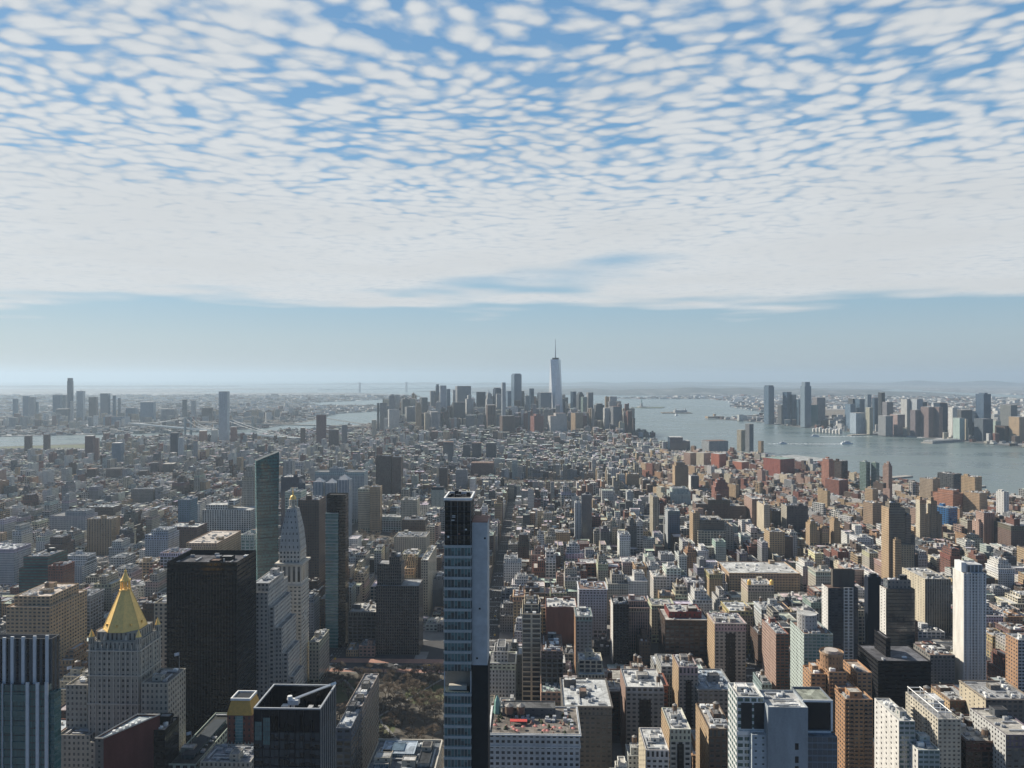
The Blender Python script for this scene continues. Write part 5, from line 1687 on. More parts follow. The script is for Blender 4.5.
 ('brick_tower', 'stepped pink brick apartment tower near the river piers', 'building', 2200, 824, 835, 462, 34, (.44,.22,.16), 'std', 'd', dict(yb=485, rot=.5, tiers=[(4,4,4,4,8)])),
 ('brick_block', 'low red brick school block below the stepped pink tower', 'building', 2080, 830, 850, 480, 50, 'red', 'std', 'd', dict(yb=492, rot=.5)),
 ('brick_block', 'dark brown warehouse with white trim by the piers', 'warehouse', 2260, 835, 849, 461, 44, 'dbrown', 'grid', 'd', dict(yb=474, rot=.5)),
 ('glass_tower', 'pale green glass apartment tower by the river, left of its twin', 'apartment tower', 2120, 862, 871, 462, 22, 'greenw', 'cur', 'g', dict(yb=474, rot=.5, mark='the green glass twins')),
 ('glass_tower', 'pale green glass apartment tower by the river, right of its twin', 'apartment tower', 2110, 873, 880, 463, 22, (.36,.42,.38), 'cur', 'g', dict(yb=474, rot=.5)),
 ('brick_tower', 'small pink palazzo tower right of the green glass twins', 'building', 2050, 885, 893, 466, 26, 'pink', 'std', 'd', dict(yb=482, rot=.5, tiers=[(5,5,5,5,6)])),
 ('apartment_tower', 'tan slab with a lit side behind the largest setback tower', 'apartment tower', 1900, 868, 879, 489, 34, 'tan', 'std', 'd', dict(yb=504, rot=.45)),
 ('brick_block', 'tan windowed block below the lit tan slab', 'apartment block', 1620, 868, 884, 503, 40, (.36,.26,.18), 'std', 'd', dict(yb=525, rot=.3)),
 ('brick_block', 'stepped orange brick block behind the bright blue building', 'building', 1820, 941, 967, 494, 50, (.46,.23,.15), 'std', 'd', dict(yb=508, rot=.5, tiers=[(10,8,6,6,8)], mark='the stepped orange block')),
 ('stone_block', 'tan warehouse with brown roof sheds near the river', 'warehouse', 1980, 925, 942, 479, 50, (.42,.33,.24), 'std', 'd', dict(yb=492, rot=.5)),
 ('stone_block', 'lit tan warehouse beside the open water', 'warehouse', 1900, 967, 984, 477, 44, (.50,.36,.22), 'std', 'd', dict(yb=492, rot=.5)),
 ('stone_block', 'grey roofed shed building between the two tan warehouses', 'warehouse', 2000, 944, 964, 474, 60, 'dgrey', 'grid', 'd', dict(yb=486, rot=.5)),
 ('white_block', 'white terraced museum block at the river on the right', 'building', 1700, 1000, 1010, 492, 18, 'white', 'few', 'd', dict(yb=500, rot=.4)),
 ('brick_block', 'long low tan block in front of the lit tan warehouse', 'building', 1800, 970, 990, 493, 60, (.48,.34,.22), 'std', 'd', dict(yb=505, rot=.5)),
 ('brick_block', 'stepped pink brown brick complex at the right edge', 'building', 1450, 984, 995, 513, 26, (.36,.23,.17), 'std', 'd', dict(yb=545, flank='pink', mark='the pink brown complex', wings=[(995.2,1010,522,3,30,(.25,.16,.12),'std'),(979,983.8,522,4,22,'pink','few'),(999,1004,516,8,20,'brown','std')])),
 ('brick_block', 'dark brown brick wing at the far right edge', 'building', 1400, 1011, 1050, 526, 50, (.17,.12,.10), 'sq', 'd', dict(yb=548, wings=[(1014,1020,519,6,24,'brick','std')])),
 ('apartment_tower', 'light tan curved apartment tower with sloping foot near the river', 'apartment tower', 3350, 738, 746, 430, 26, 'cream', 'vert', 'd', dict(yb=452, near=0, rot=.5, mark='the curved riverside towers')),
 ('apartment_tower', 'tall dark apartment tower with one lit edge near the river', 'apartment tower', 3300, 746.5, 754, 424, 26, 'grey', 'vert', 'd', dict(yb=452, near=0, rot=.45)),
 ('apartment_tower', 'small tan tower right of the curved riverside towers', 'apartment tower', 3050, 759, 764, 441, 22, 'tan', 'vert', 'd', dict(yb=452, near=0, rot=.5)),
 ('terminal_block', 'long striped pier terminal with a sloping silver roof', 'building', 3150, 704, 729, 441, 60, (.40,.42,.43), 'rib', 'd', dict(yb=452, near=0, rot=.3)),
 ('glass_block', 'dark sloping office block left of the striped pier terminal', 'building', 3300, 670, 690, 441, 60, 'dblue', 'cur', 'b', dict(yb=455, near=0, tiers=[(0,30,4,4,16)])),
]
def extras(o, kw, st):
    bb = [mathutils.Vector(c) for c in o.bound_box]
    x0, x1 = min(c.x for c in bb), max(c.x for c in bb)
    y0, y1 = min(c.y for c in bb), max(c.y for c in bb)
    h = kw['_h']
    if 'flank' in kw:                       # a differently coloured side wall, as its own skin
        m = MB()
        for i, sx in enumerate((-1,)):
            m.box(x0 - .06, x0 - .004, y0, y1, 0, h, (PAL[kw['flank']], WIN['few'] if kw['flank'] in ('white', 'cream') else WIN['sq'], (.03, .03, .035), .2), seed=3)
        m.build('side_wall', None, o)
    if 'shaft' in kw:
        m = MB()
        w = (x1 - x0) * .30
        m.box(-w / 2, w / 2, y0 - .12, y0 - .004, 0, h * .84, ((.035, .03, .028), WIN['sq'], (.02, .02, .02), .3), seed=2)
        m.build('air_shaft', None, o)
    if 'strip' in kw:
        m = MB()
        w = (x1 - x0)
        m.box(x0 + w * .52, x0 + w * .84, y0 - .5, y0 - .004, 0, h + .6, ((.60, .59, .56), (w * .16, 3.3, .66, .72), (.03, .035, .04), .4), seed=2)
        m.build('gridded_strip', None, o)
    if 'drum' in kw:
        m = MB()
        m.prism(x0 + 9, (y0 + y1) / 2, h - 1, h + 13, 8.5, 8.5, 18, ((.45, .44, .42), WIN['few'], (.03, .03, .03), .2), roof=ROOF((.5, .5, .48)))
        m.build('round_top', None, o)
    if 'domes' in kw:
        for x in (x0 + 2.5, x1 - 3):
            m = MB()
            s0 = ROOF((.5, .4, .1))
            m.prism(x, y0 + 2.5, h, h + 4, 2.6, 2.6, 10, s0, top=False)
            for i in range(5):
                a0, a1 = i * pi / 10, (i + 1) * pi / 10
                m.prism(x, y0 + 2.5, h + 4 + 2.9 * sin(a0), h + 4 + 2.9 * sin(a1), 2.6 * cos(a0), max(.2, 2.6 * cos(a1)), 10, s0, top=False)
            m.build('gilded_dome', 'gold', o)
    if 'peak' in kw:
        m = MB()
        W_ = (x1 - x0) / 2 - 1
        m.prism(0, 0, h - 1, h + kw['peak'], W_ * sqrt(2), .3, 4, ROOF((.45, .48, .5)), ph=pi / 4, sy=(y1 - y0 - 2) / (2 * W_))
        m.build('pointed_roof', 'steel', o)
    for (a, b, yt_, dy, D_, c_, w_) in kw.get('wings', ()):     # attached volumes of other heights
        Yw = kw['_p'][0] + dy
        xa, xb = XW(a, Yw) - o.location.x, XW(b, Yw) - o.location.x
        hw = ZW(yt_, (XW(a, Yw) + XW(b, Yw)) / 2, Yw)
        y_ = Yw - o.location.y
        m = MB()
        m.box(xa, xb, y_, y_ + D_, 0, hw, STY(c_, w_, 'd'), top=ROOF(ROOFS[int(a + b) % 10]), par=1, seed=a)
        k = m.build('wing', None, o)
        roof_clutter(k, xa + .6, xb - .6, y_ + .6, y_ + D_ - .6, hw - 1, STY(c_, w_, 'd'), random.Random(int(a)), 3, 0, 1)
    if 'court' in kw:
        for q, c_ in (((x0 + 6, x1 - 16, y0 + 18, y1 - 6), (.40, .46, .52)), ((x1 - 12, x1 - 4, y0 + 6, y1 - 6), (.06, .065, .07)), ((x0 + 4, x0 + 14, y0 + 4, y0 + 24), (.45, .40, .34))):
            m = MB()
            m.box(*q, h - 1, h + 2.6, (c_, WIN['cur'], (.05, .09, .12), .7), top=ROOF(c_), par=.5, pt=.6)
            m.build('raised_roof', None, o)
        m = MB()
        m.box(x0 + 12, x1 - 24, y0 + 22, y1 - 9, h + 2, h + 2.9, ((.30, .40, .48), (1.2, 1.2, .8, .8), (.10, .16, .20), 1.0), top=ROOF((.10, .15, .20)))
        m.build('glass_skylight', None, o)
        for q in ((x0 - .4, x1 + .4, y1 - .2, y1 + .6), (x1 - .2, x1 + .7, y0, y1 - .204)):
            m = MB()
            m.box(*q, h, h + .8, ROOF((.5, .5, .5)), bottom=True)
            m.build('roof_coping', 'stone', o)
    if 'flags' in kw:
        m = MB()
        m.box(-4, 5, y0 + 8, y1 - 16, h - 1, h + 2.2, ((.05, .06, .07), WIN['cur'], (.03, .05, .06), .6))
        m.build('long_skylight', None, o)
        flagpole(o, x0 + 8, y0 + 20, h - 1, 14)
        flagpole(o, x1 - 1.2, y1 - 3, h - 1, 14)
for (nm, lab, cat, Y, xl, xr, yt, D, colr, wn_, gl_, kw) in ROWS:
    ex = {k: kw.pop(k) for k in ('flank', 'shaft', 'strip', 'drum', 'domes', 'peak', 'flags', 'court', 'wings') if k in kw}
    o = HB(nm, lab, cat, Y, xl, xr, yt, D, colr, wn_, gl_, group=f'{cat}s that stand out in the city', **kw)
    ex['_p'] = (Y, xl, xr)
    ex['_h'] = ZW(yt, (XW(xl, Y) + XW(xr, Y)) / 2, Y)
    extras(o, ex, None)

# ------------------------------------------------------------------ the far towers
def far(rows, cat, group, name='skyscraper'):
    for r in rows:
        lab, Y, xl, xr, yt, col, win, gl = r[:8]
        kw = dict(r[8]) if len(r) > 8 else {}
        x0, x1 = XW(xl, Y), XW(xr, Y)
        h = ZW(yt, (x0 + x1) / 2, Y)
        wd = (x1 - x0) * (1.12 if cat == 'skyscraper' else 1.0)
        D = min(60, max(18, wd))
        kw.pop('D', 0)
        if 'rot' not in kw:                 # the far grids lie turned against the near one
            rt = .14 + .24 * ((xl * 7.3 + yt * 3.1) % 1.0)
            D = min(wd, 60)
            ww = max(wd * .45, (wd - D * sin(rt)) / cos(rt))
            D = (wd - ww * cos(rt)) / sin(rt) if ww * cos(rt) < wd else D
            D = max(12.0, D)
            cxx = (x0 + x1) / 2
            x0, x1 = cxx - ww / 2, cxx + ww / 2
            kw['rot'] = rt
            if 'tiers' in kw:
                fsc = min(1.0, min(ww, D) / 46)
                kw['tiers'] = [tuple(v * fsc for v in t[:4]) + tuple(t[4:]) for t in kw['tiers']]
        spire = kw.pop('spire', 0)
        nm = kw.pop('name', name)
        FOOT.append((x0, x1, Y, Y + D))
        o = tower(nm, lab, cat, x0, x1, Y, Y + D, h, STY(col, win, gl), group=group, near=0, **kw)
        if spire:
            m = MB()
            m.prism(0, 0, h + sum(t[4] for t in kw.get('tiers', ())) - .5, h + spire, 3.2, .3, 8, ROOF((.4, .42, .42)))
            m.build('spire', 'steel', o)
        HERO.append((xl, xr, Y, yt + 16))
DT = [
 ('slim grey slab at the left end of the downtown skyline', 4300, 379, 386, 403, 'grey', 'vert', 'd'),
 ('thin dark slab left of the slim grey one downtown', 4320, 376.6, 379, 403, 'dgrey', 'vert', 'd'),
 ('wide pale grey office block near the left end of downtown', 4150, 387, 398, 409.5, 'pale', 'fine', 'd'),
 ('narrow white tower with a lit side, lone at the left of downtown', 4900, 395, 399.5, 395, 'white', 'vert', 'd'),
 ('dark block with a spire behind the wide pale grey block', 4700, 400, 409, 399, 'dgrey', 'std', 'd', dict(spire=10, tiers=[(18, 18, 10, 10, 8)])),
 ('grey tower with a white lit flank left of the tan court tower', 4500, 404, 414, 407, 'grey', 'std', 'd'),
 ('tan municipal tower with a stepped and pointed crown', 4080, 415, 421, 406, 'tan', 'std', 'd', dict(tiers=[(6, 6, 6, 6, 10), (5, 5, 5, 5, 8)], spire=32)),
 ('cream lit courthouse tower right of the tan municipal tower', 3980, 424, 428.5, 413, 'cream', 'std', 'd'),
 ('grey federal block right of the cream courthouse tower', 3960, 428.7, 438, 412, 'grey', 'fine', 'd'),
 ('dark grey tower with a flat top behind the courthouse tower', 4800, 419, 427, 397.5, 'dgrey', 'std', 'd'),
 ('grey office tower left of the dark blue one', 5000, 429.5, 435, 391, 'grey', 'fine', 'd'),
 ('dark blue office tower left of the rippling silver tower', 5000, 435.2, 439, 386, 'dblue', 'cur', 'b', dict(tiers=[(6, 6, 6, 6, 12)])),
 ('rippling silver apartment skyscraper with a stepped right side', 4450, 439.2, 446, 385.5, 'silver', 'fine', 's', dict(tiers=[])),
 ('grey blue shoulder tower right of the rippling silver one', 4520, 446.2, 450, 389, 'blue', 'std', 'b'),
 ('broad dark office slab with a brown left edge', 4350, 452, 464.5, 402.5, 'dgrey', 'vert', 'd'),
 ('broad grey bank tower rising behind the brown edged slab', 5150, 455.5, 470, 386, 'grey', 'fine', 'd'),
 ('white edge tower left of the broad grey bank tower', 5100, 452.5, 455.2, 390, 'white', 'vert', 'd'),
 ('pale stepped tower with a small dome right of the bank tower', 4550, 465, 473, 399, 'pale', 'std', 'd', dict(tiers=[(12, 12, 8, 8, 22)], spire=34)),
 ('square black office tower in the middle of downtown', 4950, 476, 485, 392, 'dblue', 'fine', 'k'),
 ('gothic pale tower with a pointed crown', 4400, 485.3, 492, 399, 'pale', 'vert', 'd', dict(tiers=[(7, 7, 7, 7, 24), (5, 5, 5, 5, 12)], spire=58)),
 ('brown windowless striped tower in front of the gothic one', 4120, 486, 495, 405, 'brown', (9, 60, .3, .9), 'd'),
 ('dark tower right of the gothic pale tower', 4900, 493, 501, 389, 'dblue', 'fine', 'b', dict(tiers=[(5, 5, 5, 5, 8)])),
 ('pale stone tower in front of the dark one', 4600, 496, 501, 394, 'pale', 'vert', 'd'),
 ('slender pale apartment tower of staggered boxes', 4000, 501.5, 505.5, 384, 'silver', 'bal', 's', dict(tiers=[(3, 2, 3, 3, 8)])),
 ('grey blue block right of the slender staggered tower', 4700, 506, 511, 391, 'blue', 'fine', 'b'),
 ('very tall blue steel tower with flat top left of the spired one', 4750, 511.5, 521, 374.5, 'blue', 'vert', 'b', dict(tiers=[(5, 5, 5, 5, 6)])),
 ('dark tower tucked behind the very tall blue steel tower', 4900, 520.5, 524, 391, 'dgrey', 'fine', 'd'),
 ('short light blue glass tower right of the blue steel tower', 4650, 524.7, 529, 395.5, 'silver', 'cur', 's'),
 ('thin dark blue glass tower left of the two tone block', 4600, 529.5, 533.8, 388.5, 'dblue', 'cur', 'b'),
 ('two tone office tower with pale left face beside the spired skyscraper', 4450, 539, 551, 392.5, 'grey', 'cur', 'b', dict(D=90)),
 ('dark tower right of the foot of the spired skyscraper', 4700, 560, 565, 399, 'dblue', 'fine', 'b'),
 ('dark bank headquarters with curved corner near the river', 4600, 571, 576, 391.5, 'dblue', 'cur', 'b'),
 ('round topped office tower near the river', 4750, 577, 584, 395, 'dgrey', 'fine', 'b', dict(tiers=[(6, 6, 6, 6, 10), (6, 6, 6, 6, 8)])),
 ('green glass tower with a lit front right of the round topped one', 4650, 581.5, 587, 397, 'greenw', 'cur', 'g'),
 ('flat topped grey tower at the right of the green glass one', 4680, 587.2, 593, 392.5, 'grey', 'fine', 'd'),
 ('dark dome topped office tower standing clear near the water', 4900, 595, 604, 405, 'dgrey', 'fine', 'd', dict(tiers=[(10, 10, 10, 10, 9)])),
 ('red brown stepped apartment block below the spired skyscraper', 4000, 531, 543, 416, (.25, .12, .10), 'std', 'd', dict(tiers=[(14, 14, 8, 8, 10)])),
 ('white wedge shaped office block below the spired skyscraper', 3950, 549, 566, 416, 'white', 'rib', 'd', dict(tiers=[(30, 4, 4, 4, 14)])),
 ('dark brown office mass left of the red brown block', 3850, 500, 514, 416, 'brown', 'std', 'd'),
 ('tan lit block with a dark right half near the river', 4050, 572, 582.5, 413, 'tan', 'vert', 'd'),
 ('grey apartment slab at the right end of downtown', 4150, 611, 621, 406.5, 'grey', 'bal', 'd'),
 ('lower white edged slab left of the grey end slab', 4200, 604, 610, 408, 'pale', 'std', 'd'),
 ('dark red two step tower, last at the right end of downtown', 4100, 627, 632, 411, 'brick', 'std', 'd'),
 ('plum block attached to the dark red end tower', 4080, 632.2, 635, 418, 'brown', 'std', 'd'),
 ('thin red mast like block left of the dark red end tower', 4150, 624.5, 626, 416, 'red', 'blank', 'd'),
 ('tall pale glass tower with a dark right side standing alone by the bridge', 3600, 218, 226.5, 391.5, (.42, .47, .50), 'fine', 's', dict(D=60)),
 ('plum coloured apartment slab with a pink lit edge by the east river', 3350, 314.5, 325, 415, (.19, .11, .11), 'std', 'd', dict(D=70)),
 ('cream lit slab left of downtown', 3900, 371, 376, 420, 'cream', 'std', 'd'),
]
far(DT, 'skyscraper', 'towers of the downtown skyline')
BK = [
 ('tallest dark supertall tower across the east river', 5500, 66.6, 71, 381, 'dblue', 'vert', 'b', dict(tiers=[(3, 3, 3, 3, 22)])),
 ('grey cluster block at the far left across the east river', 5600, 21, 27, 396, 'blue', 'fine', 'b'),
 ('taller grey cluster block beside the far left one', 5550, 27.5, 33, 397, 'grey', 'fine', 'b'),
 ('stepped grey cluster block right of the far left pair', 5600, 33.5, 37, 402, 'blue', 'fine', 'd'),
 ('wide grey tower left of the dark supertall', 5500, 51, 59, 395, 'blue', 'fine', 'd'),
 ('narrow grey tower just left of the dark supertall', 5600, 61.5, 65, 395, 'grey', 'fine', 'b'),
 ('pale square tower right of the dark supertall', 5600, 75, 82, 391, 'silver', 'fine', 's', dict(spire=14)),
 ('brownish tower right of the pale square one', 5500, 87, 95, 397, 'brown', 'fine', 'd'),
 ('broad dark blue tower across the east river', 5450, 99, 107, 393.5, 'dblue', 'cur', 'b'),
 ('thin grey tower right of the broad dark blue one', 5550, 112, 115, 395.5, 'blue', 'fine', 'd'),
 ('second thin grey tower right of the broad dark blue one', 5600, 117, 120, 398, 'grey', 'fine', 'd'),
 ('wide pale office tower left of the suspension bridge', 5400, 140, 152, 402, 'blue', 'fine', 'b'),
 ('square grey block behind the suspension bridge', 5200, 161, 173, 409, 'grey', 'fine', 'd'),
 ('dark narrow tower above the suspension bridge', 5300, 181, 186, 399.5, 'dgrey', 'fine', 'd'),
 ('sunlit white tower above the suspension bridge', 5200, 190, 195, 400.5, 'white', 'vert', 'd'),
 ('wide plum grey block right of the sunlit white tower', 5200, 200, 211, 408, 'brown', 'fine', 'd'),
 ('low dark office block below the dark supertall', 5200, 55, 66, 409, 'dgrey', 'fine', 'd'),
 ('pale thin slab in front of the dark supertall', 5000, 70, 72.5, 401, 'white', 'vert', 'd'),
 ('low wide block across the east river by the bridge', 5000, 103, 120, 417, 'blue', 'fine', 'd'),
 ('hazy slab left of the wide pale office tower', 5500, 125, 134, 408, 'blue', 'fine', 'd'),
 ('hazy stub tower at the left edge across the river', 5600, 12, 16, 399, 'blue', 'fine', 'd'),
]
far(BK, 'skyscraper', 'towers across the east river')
ES = [
 ('brick housing slab standing before the bright strip of river, first', 3050, 23, 29.5, 436, 'brown', 'std', 'd'),
 ('brick housing slab standing before the bright strip of river, second', 3050, 42, 48, 434.5, 'brown', 'std', 'd'),
 ('tall plum housing slab at the right end of the bright strip of river', 2750, 83, 92, 436, (.16, .10, .10), 'std', 'd'),
 ('pink edged housing tower beside the tall plum slab', 2800, 93, 98, 438, 'pink', 'std', 'd'),
 ('grey blue housing slab right of the pink edged tower', 2700, 110, 120, 443, 'blue', 'std', 'd'),
 ('brown housing slab of the left group in the east village', 2350, 85, 95, 469, 'brown', 'std', 'd'),
 ('wide brown housing slab of the middle group in the east village', 2350, 104, 120, 469, (.17, .13, .11), 'std', 'd'),
 ('white roofed housing slab right of the middle group in the east village', 2400, 137, 146, 471, 'brown', 'std', 'd'),
 ('tall grey brown housing slab of the right group in the east village', 2500, 148, 157, 463, (.15, .13, .13), 'std', 'd'),
 ('second grey brown housing slab of the right group in the east village', 2500, 160, 173, 464, (.18, .15, .13), 'std', 'd'),
 ('dark blue hotel tower with a sloping pale neighbour', 2900, 168, 177, 433, 'dblue', 'fine', 'b'),
 ('pale sloping tower right of the dark blue hotel', 2880, 176, 183, 440, 'silver', 'fine', 's', dict(tiers=[(4, 6, 2, 2, 10)])),
 ('light blue glass hotel with a dark right side', 2750, 192, 197, 441, (.20, .30, .36), 'cur', 's'),
 ('brick estate tower with an orange lit edge under the bridge', 3700, 196, 206, 431, (.34, .17, .12), 'std', 'd'),
 ('brick estate tower right of the lone pale glass tower', 3500, 229, 236, 427, (.32, .17, .13), 'std', 'd'),
 ('pale estate tower left of the lone pale glass tower', 3650, 209, 217, 430, 'pale', 'std', 'd'),
 ('small stub of housing left of the plum riverside slab', 3450, 299, 305, 428, 'brown', 'std', 'd'),
 ('long brown housing slab right of the plum riverside slab', 3350, 327, 338, 430, 'brown', 'std', 'd'),
 ('grey housing slab further right of the plum riverside slab', 3450, 340, 347, 425, 'grey', 'std', 'd'),
]
far(ES, 'apartment tower', 'housing slabs of the east side', 'housing_slab')
JC = [
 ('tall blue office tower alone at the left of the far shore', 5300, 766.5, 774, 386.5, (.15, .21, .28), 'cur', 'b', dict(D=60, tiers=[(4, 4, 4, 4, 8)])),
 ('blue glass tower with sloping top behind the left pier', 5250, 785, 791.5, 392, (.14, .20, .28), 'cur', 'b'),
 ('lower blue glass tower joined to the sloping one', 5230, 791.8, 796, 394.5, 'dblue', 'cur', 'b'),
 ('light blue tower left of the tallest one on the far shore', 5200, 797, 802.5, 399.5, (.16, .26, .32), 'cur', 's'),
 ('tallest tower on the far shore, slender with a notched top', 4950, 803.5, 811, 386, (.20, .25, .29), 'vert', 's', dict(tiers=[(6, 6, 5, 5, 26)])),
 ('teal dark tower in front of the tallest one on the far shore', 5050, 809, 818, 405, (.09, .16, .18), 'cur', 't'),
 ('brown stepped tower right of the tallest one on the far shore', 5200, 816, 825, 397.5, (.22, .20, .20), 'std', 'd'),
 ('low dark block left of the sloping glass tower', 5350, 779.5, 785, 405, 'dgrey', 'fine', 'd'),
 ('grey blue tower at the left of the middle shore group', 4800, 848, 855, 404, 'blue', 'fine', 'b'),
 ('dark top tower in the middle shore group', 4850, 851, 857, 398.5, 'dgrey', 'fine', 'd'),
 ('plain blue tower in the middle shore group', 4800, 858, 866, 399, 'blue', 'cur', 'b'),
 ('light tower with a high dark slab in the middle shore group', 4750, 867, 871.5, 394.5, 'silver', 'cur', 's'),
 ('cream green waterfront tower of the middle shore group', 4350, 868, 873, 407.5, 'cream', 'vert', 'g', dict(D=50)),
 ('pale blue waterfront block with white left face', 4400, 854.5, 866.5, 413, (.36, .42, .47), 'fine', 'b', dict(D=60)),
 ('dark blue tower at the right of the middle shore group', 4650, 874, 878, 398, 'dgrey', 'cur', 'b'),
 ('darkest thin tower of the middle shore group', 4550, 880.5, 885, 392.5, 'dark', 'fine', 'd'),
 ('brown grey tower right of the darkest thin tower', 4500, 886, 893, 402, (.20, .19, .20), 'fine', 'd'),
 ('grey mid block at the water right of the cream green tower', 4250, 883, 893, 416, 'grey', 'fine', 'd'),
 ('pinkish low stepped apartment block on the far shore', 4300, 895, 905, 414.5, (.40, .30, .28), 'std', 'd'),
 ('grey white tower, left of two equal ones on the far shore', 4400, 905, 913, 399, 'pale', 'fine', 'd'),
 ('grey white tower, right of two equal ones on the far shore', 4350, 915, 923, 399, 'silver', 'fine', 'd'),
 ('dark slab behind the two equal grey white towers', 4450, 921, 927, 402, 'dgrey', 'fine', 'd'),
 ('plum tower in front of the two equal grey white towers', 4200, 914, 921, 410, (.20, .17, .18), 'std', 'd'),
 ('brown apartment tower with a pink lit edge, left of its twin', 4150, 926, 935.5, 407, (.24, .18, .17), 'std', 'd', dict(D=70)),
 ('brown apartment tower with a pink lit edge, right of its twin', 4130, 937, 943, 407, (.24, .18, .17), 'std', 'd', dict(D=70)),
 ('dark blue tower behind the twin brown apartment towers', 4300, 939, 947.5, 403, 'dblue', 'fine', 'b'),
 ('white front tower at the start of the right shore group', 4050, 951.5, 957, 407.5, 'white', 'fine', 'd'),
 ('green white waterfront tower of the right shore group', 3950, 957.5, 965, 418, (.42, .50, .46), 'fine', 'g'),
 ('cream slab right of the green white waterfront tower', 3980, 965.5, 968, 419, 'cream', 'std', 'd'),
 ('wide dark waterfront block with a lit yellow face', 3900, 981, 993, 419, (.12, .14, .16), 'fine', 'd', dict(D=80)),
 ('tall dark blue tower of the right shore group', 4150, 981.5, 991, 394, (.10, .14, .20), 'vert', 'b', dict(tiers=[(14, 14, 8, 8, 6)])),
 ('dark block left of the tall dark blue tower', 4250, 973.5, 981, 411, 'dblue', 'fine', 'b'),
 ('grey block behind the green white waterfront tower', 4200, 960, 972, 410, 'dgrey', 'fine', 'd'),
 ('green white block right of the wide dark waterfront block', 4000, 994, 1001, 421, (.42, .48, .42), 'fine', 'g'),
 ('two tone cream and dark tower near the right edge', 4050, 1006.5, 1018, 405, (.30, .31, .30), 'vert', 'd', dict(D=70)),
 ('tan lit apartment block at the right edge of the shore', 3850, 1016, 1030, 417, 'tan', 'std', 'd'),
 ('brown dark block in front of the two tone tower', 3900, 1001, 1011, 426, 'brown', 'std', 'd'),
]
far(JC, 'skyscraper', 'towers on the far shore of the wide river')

# --- the spired glass skyscraper: a square that turns through 45 degrees on its way up
def spired():
    Y = 4560
    cx = XW(555.5, Y)
    k = px_m(Y)
    Rb, H = 35 * sqrt(2), ZW(359.5, cx, Y)
    zb = 55
    g = ((.60, .62, .64), (3.2, 4.0, .94, .90), (.60, .63, .65), 1.0)
    b = MB()
    rot = radians(29)
    B = [(Rb * cos(rot + pi / 4 + i * pi / 2), Rb * sin(rot + pi / 4 + i * pi / 2)) for i in range(4)]
    Rt = 35.0
    T = [(Rt * cos(rot + i * pi / 2 + pi / 2), Rt * sin(rot + i * pi / 2 + pi / 2)) for i in range(4)]
    b.prism(0, 0, 0, zb, Rb, Rb, 4, g, ph=rot + pi / 4, top=False)
    for i in range(4):
        j = (i + 1) % 4
        b.poly([(*B[i], zb), (*B[j], zb), (*T[i], H)], g, 1)
        b.poly([(*T[i], H), (*B[j], zb), (*T[j], H)][::1], g, 2)
    b.poly([(*T[i], H) for i in range(4)], ROOF((.3, .3, .3)), 1, 1.0)
    o = b.build('spired_skyscraper', None, None, (cx, Y, 0))
    tag(o, 'tallest glass skyscraper with tapering facets and a mast, centre of downtown', 'skyscraper')
    m = MB()
    m.prism(0, 0, H, H + 10, 20, 21, 20, ROOF((.12, .13, .14)))
    m.build('crown_ring', 'darkmetal', o)
    m = MB()
    m.prism(0, 0, H + 10, H + 60, 4.2, 2.6, 8, ROOF((.4, .4, .4)))
    m.prism(0, 0, H + 60, H + 124, 2.4, .9, 8, ROOF((.4, .4, .4)))
    m.build('mast', 'steel', o)
    reserve(549, 562, Y, 60, 405)
spired()
# ------------------------------------------------------------------ bridges, statue, boats, piers
def suspension(name, label, pa, pb, towers, deckz, topz, w, tw, mat, sag=6):
    ax, ay = pa
    bx, by = pb
    L = sqrt((bx - ax) ** 2 + (by - ay) ** 2)
    rz = atan2(by - ay, bx - ax)
    o = empty(name, (ax, ay, 0), rz)
    tag(o, label, 'bridge')
    st = ROOF((.3, .3, .3))
    d = MB()
    d.box(0, L, -w / 2, w / 2, deckz - 7, deckz, st, bottom=True)
    d.build('deck', mat, o)
    for t in towers:
        m = MB()
        for s_ in (-1, 1):
            m.box(t - tw / 2, t + tw / 2, s_ * w / 2 - tw / 2, s_ * w / 2 + tw / 2, -4, topz, st)
        for z in (deckz + (topz - deckz) * .45, topz - 8, deckz - 12):
            m.box(t - tw / 2 + .1, t + tw / 2 - .1, -w / 2 + tw / 2, w / 2 - tw / 2, z, z + 7, st, bottom=True)
        m.build('pylon', mat, o)
    pts = []
    segs = [0] + list(towers) + [L]
    for s_ in (-1, 1):
        c = MB()
        for a, e in zip(segs[:-1], segs[1:]):
            za, ze = (deckz if a == 0 else topz), (deckz if e == L else topz)
            low = deckz + sag
            n = 14
            prev = None
            for i in range(n + 1):
                u = i / n
                if a == 0 or e == L:
                    v = u if e != L else 1 - u
                    z = deckz + (topz - deckz) * (v ** 1.8)
                else:
                    z = low + (topz - low) * (2 * u - 1) ** 2
                p = (a + (e - a) * u, s_ * w / 2, z)
                if prev:
                    c.beam(prev, p, 1.1)
                    c.beam((p[0], p[1], deckz - 1), p, .35)
                prev = p
        c.build('cable', mat, o)
    return o
A, B_ = GEO(40.7160, -73.9945), GEO(40.7010, -73.9865)
suspension('suspension_bridge', 'pale blue suspension bridge crossing the east river left of the lone glass tower', A, B_, [620, 1068], 41, 102, 34, 9, 'bridge')
A, B_ = GEO(40.7110, -74.0030), GEO(40.7008, -73.9905)
suspension('stone_bridge', 'stone towered bridge beyond the pale blue suspension bridge', A, B_, [560, 1046], 38, 84, 26, 12, 'granite')
A, B_ = GEO(40.6125, -74.0270), GEO(40.6010, -74.0630)
suspension('narrows_bridge', 'faint long bridge with two tall towers at the harbour mouth', A, B_, [1050, 2348], 70, 211, 36, 16, 'steel', 10)
sx, sy = GEO(40.6892, -74.0445)
st_ = empty('statue', (sx, sy, 1.5))
tag(st_, 'tall green robed statue raising a torch on a stone pedestal on the small island', 'statue')
m = MB()
